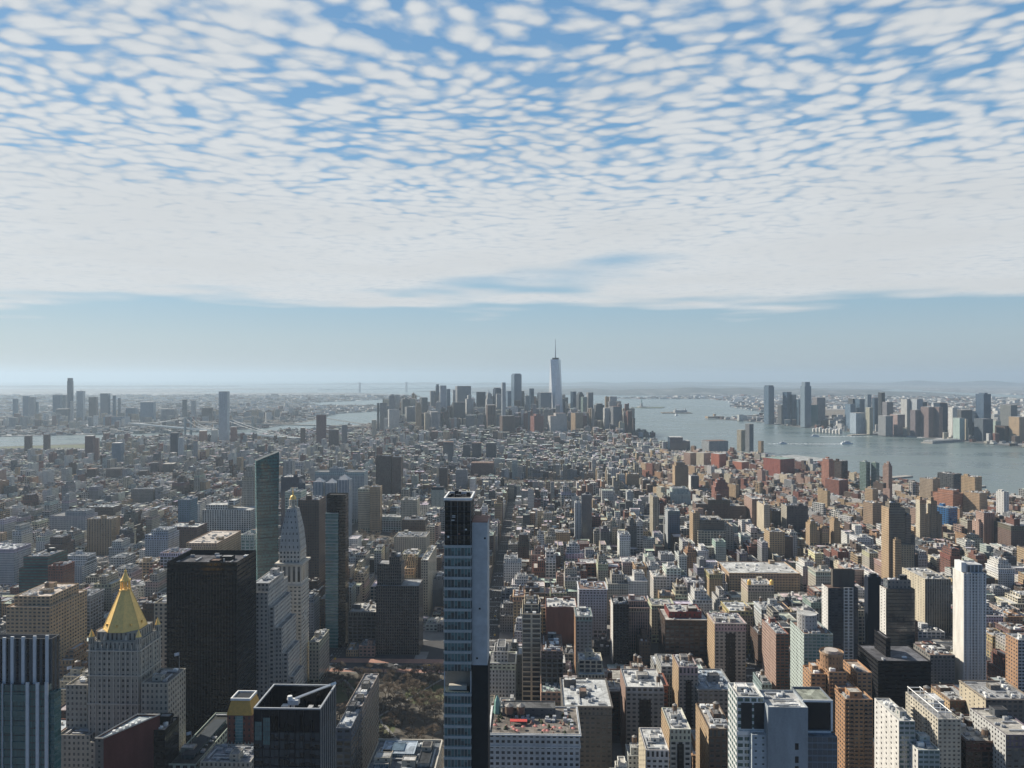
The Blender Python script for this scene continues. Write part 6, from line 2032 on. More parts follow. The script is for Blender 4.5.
s0 = ROOF((.3, .3, .3))
m.prism(0, 0, 0, 10, 48, 44, 11, s0)
m.box(-14, 14, -14, 14, 10, 18, s0)
m.prism(0, 0, 18, 46, 12 * 1.3, 9 * 1.3, 4, s0, ph=pi / 4)
m.build('pedestal', 'granite', st_)
m = MB()
m.prism(0, 0, 46, 62, 6.0, 4.6, 10, s0)
m.prism(0, 0, 62, 74, 4.6, 4.2, 10, s0)
m.prism(0, 0, 74, 78, 4.2, 1.8, 10, s0)
m.prism(0, 0, 78, 83, 2.0, 1.9, 10, s0)
for i in range(7):
    a = pi * i / 6
    m.beam((1.6 * cos(a), 0, 82 + 1.2 * sin(a)), (4.2 * cos(a), 0, 83 + 3.6 * sin(a)), .25)
m.beam((-3, 0, 74), (-6, -1, 84), 1.4)
m.beam((-6, -1, 84), (-6.2, -1, 91), 1.0)
m.prism(-6.2, -1, 91, 95, 1.0, 1.6, 8, s0)
m.beam((3, 0, 73), (4.5, -3, 66), 1.3)
m.build('figure', 'verd', st_)

for nm, lab, lat, lon, bl in (('museum_hall', 'long pale hall with small towers on the second harbour island', 40.6993, -74.0396, [(-60, 60, -20, 20, 22), (-52, -44, -12, -4, 38), (44, 52, -12, -4, 38)]),
                              ('ferry_terminal', 'low white terminal building with a clock cupola on the far shore', 40.7072, -74.0350, [(-70, 70, -22, 22, 16), (-8, 8, -8, 8, 34)])):
    x, y = GEO(lat, lon)
    m = MB()
    for a in bl:
        m.box(a[0], a[1], a[2], a[3], 0, a[4], STY('tan' if 'low' in lab else 'pale', 'std', 'd'), top=ROOF((.5, .5, .5)))
    tag(m.build(nm, None, None, (x, y, 1.5), .3), lab, 'building')

# row of white town houses on the far shore, right of its tallest tower
for k in range(9):
    Y = 4560 - k * 22
    x = XW(814 + k * 3.3, Y)
    m = MB()
    h = 17 + (k % 3) * 5
    m.box(-8, 8, -8, 8, 0, h, STY('white', 'sq', 'd'))
    m.prism(0, 0, h, h + 6, 11, .4, 4, ROOF((.5, .5, .5)), ph=pi / 4)
    tag(m.build('town_house', None, None, (x, Y, 0)), 'white gabled waterside house in the row right of the tallest far shore tower', 'house', 'white waterside houses')

def boat(px, py, L, rz, label, wake=1, n=0):
    Y = (EYE + 3) * FPX / (py - 377)
    for _ in range(3):
        X = XW(px, Y)
        Y = ((EYE + 3) * FPX / (py - 377) + X * sin(YAW)) / cos(YAW)
    o = empty('ferry', (X, Y, -3), rz)
    tag(o, label, 'boat')
    st = ROOF((.6, .6, .6))
    h = MB()
    w = L * .13
    pts = [(-L / 2, -w), (L * .3, -w), (L / 2, 0), (L * .3, w), (-L / 2, w)]
    b = len(h.V)
    h.V += [(x, y, -1) for x, y in pts] + [(x * 1.02, y * 1.05, L * .10) for x, y in pts]
    for i in range(5):
        j = (i + 1) % 5
        h.face([b + i, b + j, b + 5 + j, b + 5 + i], [(0, 0)] * 4, st)
    h.face([b + 5 + i for i in range(5)], [(0, 0)] * 5, st)
    h.build('hull', 'hull', o)
    c = MB()
    c.box(-L * .40, L * .26, -w * .8, w * .8, L * .10, L * .19, ((.7, .72, .74), (2.2, 3, .7, .5), (.03, .04, .05), .4))
    c.box(-L * .2, L * .16, -w * .6, w * .6, L * .19, L * .26, ((.7, .72, .74), (2.2, 3, .7, .5), (.03, .04, .05), .4))
    c.build('cabin', None, o)
    if wake:
        m = MB()
        n_ = 16
        ln = L * 6.5
        s1 = ROOF((.6, .6, .6))
        for i in range(n_):
            u = i / n_
            j = 1 if i % 2 else -1
            a = -L * .5 - u * ln
            ww = w * (1.5 + 2.0 * u) * (1 - .45 * u)
            yo = j * w * .3 * u
            q = len(m.V)
            m.V += [(a, yo - ww, .1), (a - ln / n_ * (.95 - .4 * u), yo - ww * .9, .1), (a - ln / n_ * (.95 - .4 * u), yo + ww * .9, .1), (a, yo + ww, .1)]
            m.face([q, q + 1, q + 2, q + 3][::-1], [(0, 0)] * 4, s1)
        k = m.build('wake', 'wake', None, (X, Y, -2.98), rz)
        tag(k, kind='stuff')
boat(782.4, 444, 42, pi, 'white ferry with a wake, left one of three on the wide river')
boat(814.5, 436.5, 46, pi, 'white ferry with a wake, farthest of three on the wide river')
boat(847, 444, 56, 0, 'white ferry with a wake, right one of three on the wide river')
boat(676, 415.5, 60, pi / 2, 'white boat in the bay between downtown and the islands', 0)
boat(648, 407.5, 70, pi * .8, 'far white boat in the bay near the statue island', 0)

def pier(label, lat, lon, L, w, rz, shed=0, col=(.5, .5, .48)):
    x, y = GEO(lat, lon)
    m = MB()
    m.box(0, L, -w / 2, w / 2, -4, 1.2, ROOF((.30, .29, .27)))
    o = m.build('pier', 'granite', None, (x, y, 0), rz)
    tag(o, label, 'pier')
    if shed:
        s_ = MB()
        s_.box(12, L - 10, -w / 2 + 5, w / 2 - 5, 1.2, 1.2 + shed, STY(col, 'rib', 'd'), top=ROOF((.5, .51, .5)))
        s_.box(24, L - 24, -w / 2 + 16, w / 2 - 16, 1.2 + shed, 4 + shed, STY(col, 'rib', 'd'), top=ROOF((.42, .43, .42)))
        s_.build('shed', None, o)
pier('big square pier with a low pale shed on the near bank', 40.7297, -74.0114, 250, 230, radians(30), 10)
pier('long narrow pier right of the square pier', 40.7338, -74.0108, 190, 26, radians(28))
pier('bare narrow pier below the green glass twins', 40.7360, -74.0106, 190, 30, radians(28))
pier('old rail pier reaching from the far shore', 40.7222, -74.0315, 240, 30, radians(180 + 30))
pier('broad marina pier on the far shore', 40.7268, -74.0308, 260, 60, radians(180 + 30), 8)

# ------------------------------------------------------------------ bare winter trees
def tree_proto(seed, h):
    r = random.Random(seed)
    o = empty('bare_tree', (0, 0, 0))
    st = ROOF((.1, .1, .1))
    t = MB()
    tips = []
    def limb(p, d, L, rad, lev):
        q = (p[0] + d[0] * L, p[1] + d[1] * L, p[2] + d[2] * L)
        t.beam(p, q, (rad, rad * .62), st, 5 if lev < 2 else 3)
        if lev >= 3:
            tips.append((q, d))
            return
        for k in range(3 if lev else 5):
            a = r.uniform(0, 2 * pi)
            s_ = r.uniform(.45, .85)
            nd = mathutils.Vector((d[0] + cos(a) * s_, d[1] + sin(a) * s_, d[2] * .8 + r.uniform(0, .35))).normalized()
            limb(q, tuple(nd), L * r.uniform(.62, .80), rad * .55, lev + 1)
    limb((0, 0, 0), (0, 0, 1), h * .24, h * .024, 0)
    t.build('trunk', 'bark', o)
    c = MB()
    for q, d in tips:
        for k in range(15):
            a = r.uniform(0, 2 * pi)
            nd = mathutils.Vector((d[0] + cos(a) * .95 + r.uniform(-.3, .3), d[1] + sin(a) * .8 + r.uniform(-.3, .3), d[2] + r.uniform(-.3, .5))).normalized()
            L = h * r.uniform(.08, .17)
            e = mathutils.Vector(q) + nd * L
            sd2 = nd.orthogonal().normalized()
            sd2.rotate(mathutils.Quaternion(nd, r.uniform(0, 6.3)))
            b = len(c.V)
            w = r.uniform(.045, .11)
            c.V += [tuple(mathutils.Vector(q) - sd2 * w), tuple(mathutils.Vector(q) + sd2 * w), tuple(e + sd2 * w * .4), tuple(e - sd2 * w * .4)]
            c.face([b, b + 1, b + 2, b + 3], [(0, 0)] * 4, st)
    c.build('crown', 'twig', o)
    return o
PROT = [tree_proto(s_, h) for s_, h in ((1, 18), (2, 20), (3, 16))]
used_p = set()
def plant(x, y, z, s_, label, group, r):
    i = r.randrange(3)
    if i not in used_p:
        used_p.add(i)
        o = PROT[i]
    else:
        o = copy_tree(PROT[i])
    o.location = (x, y, z)
    o.rotation_euler = (0, 0, r.uniform(0, 6.28))
    o.scale = (s_, s_, s_ * r.uniform(.9, 1.1))
    tag(o, label, 'tree', group)
SEEN = {5: {0,1,2,7,9,13,16,17,18,19,20,26,30,31,34,37,38,39,40,42,43,47,50,51,54,55,57,61,64,68,69,71,72,74,75,78,80,82,84,85,86,89,92,93,95,96,99,100,101,103,104,107,112,117,118,121,122,124,126,128,129,131,133,134,135,137,140,141,142,144,145,149,151,153,154,155,156,159,162,167,168,171,172,178,179,180,181,184,186,188,192,198,200,202,203,204,206,207,211,216,218,221,225,226,227,228}, 6: {3,4,5,11,12,13,18,20,27,31,35,36,37,38,43,48,55,62,63}, 7: {3,6,7,8,11,12,13,14,15,17,19,20,21,22,23,26,27,28,29,30,31,32,33,34,35,37,38,39,41,43,44,46,47,50,51,53,54,57,59,60,61,62,63,65,67}, 'car': {1,2,6,10,12,24,25,27,33,41,45,46,48,49,53,55,56,63,65,84,90,93,95,98,100,101,105,117,119,122,123,127,128,133,136,142}}       # the trees and cars the view shows; the rest stand behind houses
def grove(rect, n, gap, label, group, seed, avoid=()):
    r = random.Random(seed)
    pts = []
    tries = 0
    while len(pts) < n and tries < 6000:
        tries += 1
        x, y = r.uniform(rect[0], rect[1]), r.uniform(rect[2], rect[3])
        if any((x - a) ** 2 + (y - b) ** 2 < gap * gap for a, b in pts):
            continue
        if any(((x - a) / c) ** 2 + ((y - b) / d) ** 2 < 1 for a, b, c, d in avoid):
            continue
        pts.append((x, y))
    for i, (x, y) in enumerate(pts):
        if SEEN.get(seed) and i not in SEEN[seed]:
            continue
        plant(x, y, .15, r.uniform(.8, 1.15), label, group, r)
grove((px0 + 4, px1 - 3, py0 + 2, py1 - 3), 230, 4.9, 'bare brown winter tree in the square park below the dark window tower', 'bare trees of the near park', 5,
      [(-150, (py0 + py1) / 2 - 25, 13, 19)])
grove((PARKS[1][0] + 4, PARKS[1][1] - 3, PARKS[1][2] + 4, PARKS[1][3] - 4), 75, 9, 'bare brown winter tree in the far square below the narrow tan tower', 'bare trees of the second square', 6)
grove((PARKS[2][0], PARKS[2][1], PARKS[2][2], PARKS[2][3]), 70, 13, 'bare winter tree in the distant square before the dark red university block', 'bare trees of the distant square', 7)

# ------------------------------------------------------------------ cars
def car_proto(mat):
    o = empty('car', (0, 0, 0))
    st = ROOF((.3, .3, .3))
    b = MB()
    prof = [(-2.3, .35), (2.3, .35), (2.35, .75), (1.5, .95), (.75, 1.45), (-1.2, 1.48), (-1.9, 1.0), (-2.3, .9)]
    n = len(prof)
    for s_ in (-.88, .88):
        b.V += [(s_, x, z) for x, z in prof]
    b.face(list(range(n)), [(0, 0)] * n, st)
    b.face(list(range(2 * n - 1, n - 1, -1)), [(0, 0)] * n, st)
    for i in range(n):
        j = (i + 1) % n
        b.face([j, i, n + i, n + j], [(0, 0)] * 4, st)
    b.build('body', mat, o)
    g = MB()
    g.box(-.90, .90, -1.3, .8, 1.0, 1.36, st, bottom=True)
    g.build('window_band', 'glassdk', o)
    for sx in (-.8, .8):
        for yy in (-1.4, 1.45):
            w = MB()
            w.prism(0, 0, -.11, .11, .34, .34, 10, st)
            k = w.build('wheel', 'carblack', o, (sx, yy, .34))
            k.rotation_euler = (0, pi / 2, 0)
    return o
rc = random.Random(21)
CP = {k: car_proto(m) for k, m in (('yellow taxi', 'yellow'), ('black car', 'carblack'), ('grey car', 'cargrey'), ('white car', 'carwhite'))}
seen_c = set()
spots = []
for ax in (-56, 238, -232):
    for lane in (-6.8, -3.4, 0, 3.4, 6.8):
        y = 560 + rc.uniform(0, 20)
        while y < 1250:
            spots.append((ax + lane, y, pi, 'on the avenue'))
            y += rc.uniform(16, 60)
x = -230
while x < -60:
    spots.append((x, st_y(23) + rc.choice((-7, -3.5, 3.5, 7)), pi / 2, 'on the wide cross street by the park'))
    x += rc.uniform(6, 13)
rc.shuffle(spots)
for i, (x, y, a, wh) in enumerate(spots[:150]):
    if SEEN.get('car') and i not in SEEN['car']:
        continue
    k = rc.choice(('yellow taxi', 'black car', 'black car', 'grey car', 'white car', 'white car'))
    wh2 = wh if 'cross' in wh else 'on the avenue ' + ('beside the near park' if x < -30 else 'running away among the lofts')
    o = CP[k] if k not in seen_c else copy_tree(CP[k])
    seen_c.add(k)
    o.location = (x, y, .012)
    o.rotation_euler = (0, 0, a)
    tag(o, f'small {k} {wh2}', 'car', f'{k}s {wh2}')

# ------------------------------------------------------------------ all the other houses
VILLAGE = [(300, 1590), (1500, 1590), (1500, 3300), (620, 3300), (330, 2700)]
LES = [(-2900, 2560), (-560, 2560), (-500, 3900), (-2900, 3900)]
rf = random.Random(77)
def free(x0, x1, y0, y1):
    for a, b, c, d in FOOT:
        if x0 < b and x1 > a and y0 < d and y1 > c:
            return False
    for a, b, c, d in PARKS + NOGO:
        if x0 < b and x1 > a and y0 < d and y1 > c:
            return False
    return True
def zone_h(x, y):
    g = rf.gauss
    if y < 1600:
        if x < -640:
            return max(12, g(19, 5)) if rf.random() < .72 else max(25, g(46, 12))
        if x < 420:
            return min(72, max(14, g(40, 15)))
        if x < 900:
            return min(66, max(11, g(25, 14)))
        return min(60, max(9, g(20, 11)))
    if y < 2600:
        if x < -560:
            return max(11, g(18, 4)) if rf.random() < .88 else g(44, 9)
        if x < 330:
            return min(64, max(12, g(28, 14)))
        return max(9, g(15, 4.5)) if rf.random() < .9 else g(36, 9)
    if y < 3600:
        if x < -500:
            return max(11, g(19, 4)) if rf.random() < .9 else g(48, 8)
        return max(12, g(25, 7)) if rf.random() < .95 else g(45, 8)
    if x < -.195 * y:
        return max(12, g(22, 6))
    if y > 3500 and x > .128 * y:
        return max(10, g(19, 6))
    if y < 4150:
        return max(14, g(38, 15))
    return min(215, max(40, g(122, 46)))
CW_ALL = ['lime', 'tan', 'brick', 'brown', 'cream', 'pale', 'grey', 'dgrey', 'dbrown', 'white', 'pink', 'red', 'orange', 'greenw']
def zone_c(x, y):
    if x > 300 and y > 1550:
        w = (3, 4, 3, 4, 4, 3, 2, 1, 1, 4, 5, 3, 2, 0)
    elif x > 420:
        w = (4, 5, 3, 3, 5, 4, 3, 2, 2, 5, 3, 2, 2, 1)
    elif y > 2500:
        w = (4, 2, 2, 3, 2, 6, 5, 3, 1, 4, 1, 1, 0, 1)
    else:
        w = (5, 3, 2, 3, 3, 6, 6, 3, 2, 5, 1, 1, 1, 1)
    return rf.choices(CW_ALL, w)[0]
sheet('riverside_park', [(-.9 * 3230, 3240), (-.57 * 3230, 3240), (-.57 * 3640, 3640), (-2450, 3480), (-2700, 3330)], 0.05, 'lawn')
HERO.append((350, 398, 1335, 537))
HERO.append((528, 575, 2215, 481))
HERO.append((-5, 86, 3500, 449))
LOTS = []           # x, y centre, w, d, h, rot, colour, window kind
def lot(x0, x1, y0, y1, rot=0.0, piv=None):
    if rot:
        cx, cyy = (x0 + x1) / 2, (y0 + y1) / 2
        c, s_ = cos(rot), sin(rot)
        X, Y = piv[0] + cx * c - cyy * s_, piv[1] + cx * s_ + cyy * c
    else:
        X, Y = (x0 + x1) / 2, (y0 + y1) / 2
    w, d = x1 - x0, y1 - y0
    sx_, sy_ = SCR(X, Y, 20)
    if sx_ < -260 or sx_ > 1284 or Y < 430:
        return
    if not inside(MANHATTAN, X, Y):
        return
    if Y > 3250 and X < -.575 * Y:              # the riverside park
        return
    e = max(w, d) * (.62 if rot else .5)
    if not free(X - (e if rot else w / 2), X + (e if rot else w / 2), Y - (e if rot else d / 2), Y + (e if rot else d / 2)):
        return
    h = zone_h(X, Y)
    if w < 9 and h > 30:
        h = rf.uniform(14, 28)
    # stay below the sight lines to the buildings that stand behind
    d_ = DEP(X, Y)
    ax, bx = sx_ - w * .5 * FPX / d_, sx_ + w * .5 * FPX / d_
    for a, b, Yh, yb in HERO:
        if Yh > Y and ax < b and bx > a:
            zmax = EYE - (yb - 377) / FPX * d_
            if h > zmax:
                h = max(zmax, 8.0 + rf.random() * 3)
    if SCR(X, Y + d / 2, h)[1] > 850:
        return
    LOTS.append((X, Y, w, d, h, rot, zone_c(X, Y), rf.choice(('std', 'pair', 'sq', 'pier', 'grid', 'std', 'sq')), rf.random()))
def fill_block(xa, xb, ya, yb, wmin, wmax, rot=0.0, piv=None):
    mid = (ya + yb) / 2
    for row in (0, 1):
        x = xa
        while x < xb - 4:
            w = min(rf.uniform(wmin, wmax) * (1.9 if rf.random() < .12 else 1), xb - x)
            if xb - x - w < 5:
                w = xb - x
            back = rf.uniform(0, 7)
            y0, y1 = (ya, mid - back) if row == 0 else (mid + back * .6, yb)
            lot(x + .03, x + w - .03, y0, y1, rot, piv)
            x += w
for (xa, xb, ya, yb) in blocks:
    yc = (ya + yb) / 2
    if yc > 1570 and (xa + xb) / 2 > 300:
        continue
    wr = (12, 28) if yc < 1250 else (8, 20) if yc < 1600 else (6.5, 17)
    fill_block(xa, xb, ya, yb, *wr)
# south of the numbered streets
y = 1590.0
while y < 5300:
    x = -2900.0
    bw = 72 if y < 3500 else 80
    while x < 1100:
        w = rf.uniform(95, 150)
        cx, cyy = x + w / 2, y + bw / 2
        if y >= st_y(9) or cx > 300:
            if not inside(VILLAGE, cx, cyy) and not inside(LES, cx, cyy):
                fill_block(x + 7, x + w - 7, y, y + bw - 13, *((7, 18) if y < 3000 else (13, 30) if y < 4200 else (22, 44)))
        x += w
    y += bw
def rot_zone(poly, rot, bw, bl, wr):
    px = sum(p[0] for p in poly) / len(poly)
    py = sum(p[1] for p in poly) / len(poly)
    R_ = 2100
    y = -R_
    while y < R_:
        x = -R_
        while x < R_:
            w = rf.uniform(.8, 1.2) * bl
            for _ in (0,):
                mid = (y + bw / 2)
                for row in (0, 1):
                    xx = x + 7
                    while xx < x + w - 9:
                        ww = rf.uniform(*wr)
                        X = px + (xx + ww / 2) * cos(rot) - mid * sin(rot)
                        Y = py + (xx + ww / 2) * sin(rot) + mid * cos(rot)
                        if inside(poly, X, Y):
                            bk = rf.uniform(1, 6)
                            lot(xx, xx + ww - .05, y if row == 0 else y + bw / 2 + bk * .5, y + bw / 2 - bk if row == 0 else y + bw - 12, rot, (px, py))
                        xx += ww
            x += w
        y += bw
rot_zone(VILLAGE, radians(28), 66, 120, (6, 15))
rot_zone(LES, radians(-9), 70, 130, (7, 17))

# the largest in view become buildings of their own, the rest one mass
NSOLO = 150
# the lots that show largest from the deck
LARGEST = [206,397,201,472,857,645,202,188,368,1246,387,511,399,394,320,521,210,515,822,295,1103,661,829,522,921,684,478,758,795,660,997,209,655,396,935,186,93,1021,1200,429,986,1190,811,525,838,757,775,805,646,806,608,814,3693,1718,214,1476,1477,1116,650,371,555,810,504,494,542,1254,541,2556,1393,1231,1223,493,516,639,1225,802,785,527,1506,430,1164,791,816,417,622,506,956,1222,642,649,1491,1470,671,499,138,821,1267,2413,1017,980,1473,970,692,3709,2782,1986,1681,1210,1247,1276,995,1678,1403,1547,781,4302,2553,1527,203,88,3071,950,1259,3234,1004,1261,652,392,10455,1519,1264,610,10169,1406,1244,606,388,2534,2054,2143,605,1489,1124,1855,1206,790,1228,408,1819,1500]
order = [i for i in LARGEST if i < len(LOTS)]
SOLO = set(order[:NSOLO])
used_lab = set()
def rel_phrases(px, py):
    out = []
    near_m = sorted(MARK, key=lambda m: (m[1] - px) ** 2 + (1.4 * (m[2] - py)) ** 2)[:6]
    for ph, mx, my in near_m:
        dx, dy = px - mx, py - my
        far_ = sqrt(dx * dx + dy * dy)
        side = ('left of ' if dx < 0 else 'right of ') if abs(dx) > 14 and abs(dx) > .5 * abs(dy) else None
        dep = ('behind ' if dy < 0 else 'in front of ') if abs(dy) > 12 and (not side or abs(dy) > .5 * abs(dx)) else None
        pre = 'just ' if far_ < 38 else 'a little ' if far_ < 75 else 'well '
        if side and dep:
            out.append(pre + dep.strip() + ' and ' + side + ph)
        elif side or dep:
            out.append(pre + (side or dep) + ph)
        else:
            out.append('beside ' + ph)
    return out
def solo(l):
    X, Y, w, d, h, rot, cn, wn_, sd_ = l
    r = random.Random(int(sd_ * 1e6))
    px, py = SCR(X, Y - d / 2, h)
    tanks = r.choice((0, 1, 1, 2)) if h > 20 else 0
    tiers = []
    if w > 11 and r.random() < .62:
        tiers = [(r.uniform(0, w * .35), r.uniform(0, w * .35), r.uniform(1, d * .35), r.uniform(0, 3), r.uniform(3.5, 11))]
        if r.random() < .4:
            tiers.append((w * .12, w * .1, d * .1, 1, r.uniform(3, 6)))
        h -= sum(t[4] for t in tiers) * .6
        h = max(h, 8)
    corn = r.random() < .45 and h > 18
    k = r.randrange(len(ROOFS))
    roofc = ROOFS[k]
    rword = 'bright' if k in (0, 1, 8) else 'dark' if k in (4, 5) else 'grey' if k in (2, 3) else 'brownish'
    size = 'tall' if h > 50 else 'low' if h < 22 else 'narrow' if w < 15 else 'wide' if w > 30 else 'mid height'
    feat = ['stepped top' if tiers else None, {0: None, 1: 'one roof tank', 2: 'two roof tanks'}[tanks], 'heavy cornice' if corn else None, f'{rword} roof']
    feat = [f for f in feat if f]
    lab = None
    rels = rel_phrases(px, py)
    lf = [m for m in MARK if -150 < m[1] - px < -8 and abs(m[2] - py) < 46]
    rt = [m for m in MARK if 8 < m[1] - px < 150 and abs(m[2] - py) < 46]
    lf.sort(key=lambda m: px - m[1] + abs(m[2] - py))
    rt.sort(key=lambda m: m[1] - px + abs(m[2] - py))
    word = 'stepped' if tiers else 'corniced' if corn else 'tank topped' if tanks else f'{rword} roofed'
    for a_ in lf[:2]:
        for b_ in rt[:2]:
            t = f'{size} {word} {PALN[cn]} building between {a_[0]} and {b_[0]}'
            if not lab and t not in used_lab and len(t.split()) <= 16:
                lab = t
    for fs in () if lab else (feat[:1], feat[-1:], feat[:2], feat[1:], feat):
        for rl in rels:
            t = f'{size} {PALN[cn]} building with a {" and ".join(fs)}, {rl}'.replace('a two', 'two').replace('a one', 'one')
            if t not in used_lab and len(t.split()) <= 16:
                lab = t
                break
        if lab:
            break
    if not lab:
        for rl in rels:
            for wd_ in ('sturdy', 'plain', 'boxy', 'square', 'flat topped'):
                t = f'{wd_} {PALN[cn]} building {rl}'
                if not lab and t not in used_lab and len(t.split()) <= 16:
                    lab = t
    used_lab.add(lab)
    nm = 'brick_building' if cn in ('brick', 'red', 'orange', 'pink', 'brown', 'dbrown') else 'stone_building' if cn in ('lime', 'tan', 'cream') else 'office_building'
    tower(nm, lab, 'building', X - w / 2, X + w / 2, Y - d / 2, Y + d / 2, h, STY(cn, wn_, 'd', .14, r), roofc=roofc, tiers=tiers, rot=rot, tanks=tanks, ph=1 if r.random() < .85 else 0,
          clut=r.choice((6, 10, 14)), corn=corn, group='ordinary buildings of the near streets', seed=int(sd_ * 1e6))
for i in order[:NSOLO]:
    solo(LOTS[i])

mass = MB()
def mass_house(l):
    X, Y, w, d, h, rot, cn, wn_, sd_ = l
    r = random.Random(int(sd_ * 1e6))
    st = STY(cn, wn_, 'd', .16, r)
    rc_ = ROOF(tuple(v * r.uniform(.85, 1.12) for v in r.choice(ROOFS if r.random() < .55 else ROOFS[:2] + ROOFS[8:])))
    c = (X, Y)
    near = Y < 1750
    sd2 = r.random() * 60
    pr = 1.0 if near else .8 if Y < 2600 else 0
    zr = h - pr
    if w > 8.5 and Y < 3600 and r.random() < .6:      # two volumes of unequal height on one lot
        f = r.uniform(.35, .7)
        h2 = h * r.uniform(.55, .93)
        rc2 = ROOF(tuple(v * r.uniform(.85, 1.12) for v in r.choice(ROOFS)))
        if r.random() < .5:
            hi, lo_ = (X - w / 2, X - w / 2 + w * f, Y - d / 2, Y + d / 2), (X - w / 2 + w * f, X + w / 2, Y - d / 2, Y + d / 2)
        else:
            hi, lo_ = (X - w / 2, X + w / 2, Y - d / 2 + d * (1 - f), Y + d / 2), (X - w / 2, X + w / 2, Y - d / 2, Y - d / 2 + d * (1 - f))
        mass.box(*hi, 0, h, st, top=rc_, seed=sd2, rot=rot, c=c, par=pr, pt=.4)
        mass.box(*lo_, 0, h2, st, top=rc2, seed=sd2 + 3, rot=rot, c=c, par=pr, pt=.4)
        zr = h2 - pr
    else:
        mass.box(X - w / 2, X + w / 2, Y - d / 2, Y + d / 2, 0, h, st, top=rc_, seed=sd2, rot=rot, par=pr, pt=.4)
    def sub(a, b, ww, dd, z0, z1, s_, tp):
        mass.box(X + a, X + a + ww, Y + b, Y + b + dd, z0, z1, s_, top=tp, rot=rot, c=c, seed=sd2)
    n = (2 if w > 14 else 1) + (1 if near else 0)
    if Y < 3600:
        for _ in range(n):
            ww, dd = r.uniform(2.5, min(9, w * .45)), r.uniform(2.5, min(9, d * .45))
            a, b = r.uniform(-w / 2 + .8, w / 2 - ww - .8), r.uniform(-d / 2 + .8, d / 2 - dd - .8)
            sub(a, b, ww, dd, zr, zr + r.uniform(2.5, 5.5), ROOF(r.choice((st[0], (.45, .45, .44), (.26, .26, .26)))), ROOF(r.choice(ROOFS)))
    elif r.random() < .7:
        ww, dd = w * r.uniform(.2, .5), d * r.uniform(.2, .5)
        sub(r.uniform(-w / 2, w / 2 - ww), r.uniform(-d / 2, d / 2 - dd), ww, dd, zr, zr + r.uniform(3, 8), ROOF(st[0]), ROOF(r.choice(ROOFS)))
    if Y < 2000:
        for _ in range(5 if near else 2):
            ww = r.uniform(1.0, 2.8)
            sub(r.uniform(-w / 2 + .6, w / 2 - ww - .6), r.uniform(-d / 2 + .6, d / 2 - ww - .6), ww, ww, zr, zr + r.uniform(1, 2), ROOF(r.choice(((.5, .5, .5), (.2, .2, .2), (.6, .6, .58)))), None)
        if h > 20 and r.random() < .5:
            a, b = r.uniform(-w * .35, w * .35), r.uniform(-d * .35, d * .35)
            cr, sr = cos(rot), sin(rot)
            tx, ty = X + a * cr - b * sr, Y + a * sr + b * cr
            z = zr + r.uniform(2.5, 6)
            s_ = ROOF((.16, .115, .085))
            mass.prism(tx, ty, z, z + 3.8, 2.0, 1.9, 8, s_, top=False)
            mass.prism(tx, ty, z + 3.8, z + 5.0, 2.1, .1, 8, ROOF((.22, .21, .2)), top=False)
            for q in range(3):
                mass.beam((tx + 1.3 * cos(q * 2.1), ty + 1.3 * sin(q * 2.1), zr), (tx + 1.3 * cos(q * 2.1), ty + 1.3 * sin(q * 2.1), z), .16, s_, 3)
for i, l in enumerate(LOTS):
    if i not in SOLO:
        mass_house(l)
tag(mass.build('distant_city_blocks'), kind='stuff')

# far shores: low houses, sheds and blocks, thinning with distance
far_m = MB()
ra = random.Random(5)
def scatter(poly, y0, y1, xr, hfun, cols, keep=.62, skip=()):
    y = y0
    while y < y1:
        sp = max(34, y / 105)
        x = xr[0] * y
        while x < xr[1] * y:
            X, Y = x + ra.uniform(-.4, .4) * sp, y + ra.uniform(-.4, .4) * sp
            x += sp
            if ra.random() > keep or not inside(poly, X, Y):
                continue
            if any(inside(p, X, Y) for p in skip):
                continue
            if not free(X - 20, X + 20, Y - 20, Y + 20):
                continue
            w, d = ra.uniform(.35, .85) * sp, ra.uniform(.3, .7) * sp
            h = hfun(X, Y)
            c = PAL[ra.choice(cols)]
            kk = ra.uniform(.8, 1.15)
            far_m.box(X - w / 2, X + w / 2, Y - d / 2, Y + d / 2, -.4, h, (tuple(min(.7, v * kk) for v in c), WIN['std'] if y < 6500 else WIN['blank'], (.02, .023, .027), .25), top=ROOF(tuple(v * .72 for v in ra.choice(ROOFS))), rot=ra.choice((.2, .5, -.3, 0)), seed=ra.random() * 50)
        y += sp * .82
HB_ = lambda X, Y: max(6, ra.gauss(11, 3)) if ra.random() < .95 else ra.uniform(18, 45)
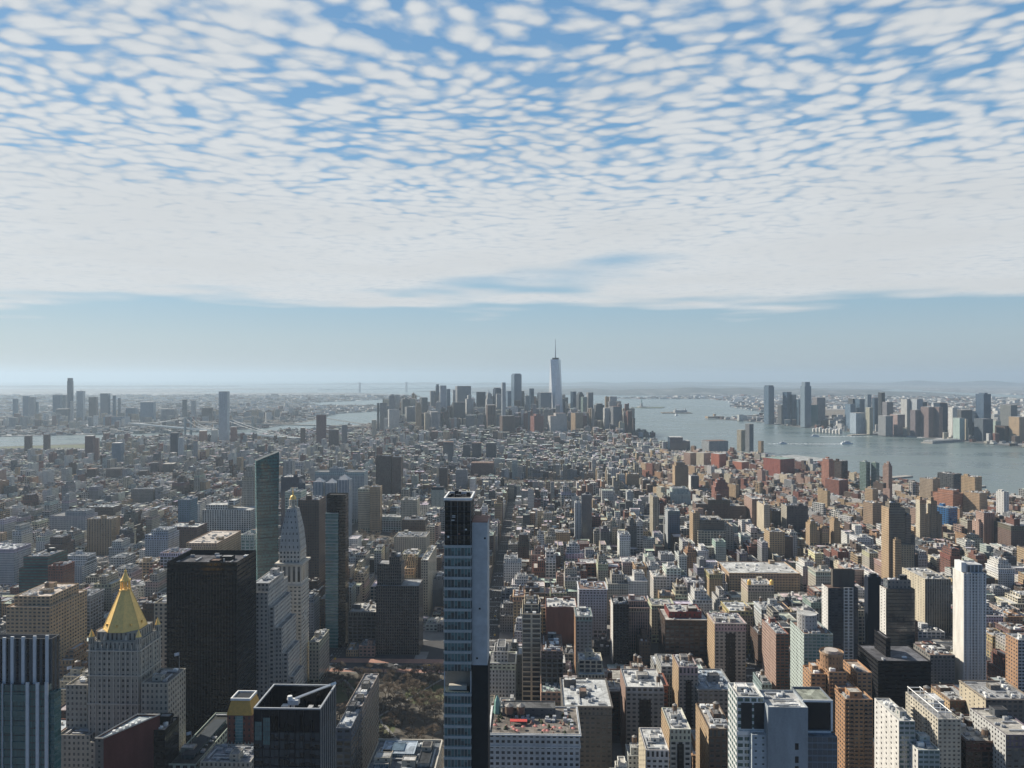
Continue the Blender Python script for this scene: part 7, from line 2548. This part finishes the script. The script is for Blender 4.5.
def HJ(X, Y):
    q = ra.random()
    if Y < 5800 and X > 1500 and q < .35:
        return ra.uniform(18, 55)
    return max(6, ra.gauss(11, 3)) if q < .97 else ra.uniform(18, 40)
def HBK(X, Y):
    if 4700 < Y < 6300 and -3700 < X < -1900 and ra.random() < .25:
        return ra.uniform(25, 75)
    return HB_(X, Y)
scatter(BROOKLYN, 3300, 13500, (-.98, .12), HBK, ['brown', 'brick', 'grey', 'pale', 'tan', 'lime', 'white'])
MARSH = [GP('40.7110,-74.0420 40.7060,-74.0500 40.6940,-74.0560 40.6960,-74.0640 40.7100,-74.0600'), GP('40.7500,-74.0900 40.7200,-74.0950 40.7000,-74.1150 40.7200,-74.1300 40.7700,-74.1000')]
scatter(JERSEY, 3200, 14500, (.1, .92), HJ, ['brown', 'brick', 'grey', 'pale', 'white', 'white', 'lime'], .58, MARSH)
scatter(STATEN, 12000, 16000, (-.1, .35), HB_, ['pale', 'white', 'grey', 'lime'], .35)
tag(far_m.build('far_shore_houses'), kind='stuff')
# pale tanks and sheds of the container port and refineries across the bay
port = MB()
for k in range(120):
    Y = ra.uniform(9500, 13500)
    X = XW(ra.uniform(655, 790), Y)
    if inside(JERSEY, X, Y):
        w = ra.uniform(30, 140)
        port.box(X - w / 2, X + w / 2, Y - 20, Y + 20, 0, ra.uniform(9, 22), ROOF((.60, .61, .62)), top=ROOF((.62, .62, .62)))
tag(port.build('port_sheds'), kind='stuff')

# ------------------------------------------------------------------ the air
hz = MB()
hz.box(-60500, 60500, -2500, 60500, -60, 640, ROOF((1, 1, 1)), bottom=True)
m_ = bpy.data.materials.new('haze')
m_.use_nodes = True
t_ = NT(m_.node_tree)
t_.n.clear()
vo_ = t_.new('ShaderNodeVolumePrincipled')
vo_.inputs['Color'].default_value = (0.57, 0.71, 0.84, 1)
vo_.inputs['Density'].default_value = HAZE
vo_.inputs['Anisotropy'].default_value = 0.3
ou_ = t_.new('ShaderNodeOutputMaterial')
t_.l.new(vo_.outputs[0], ou_.inputs['Volume'])
MAT['haze'] = m_
tag(hz.build('haze', 'haze'), kind='stuff')
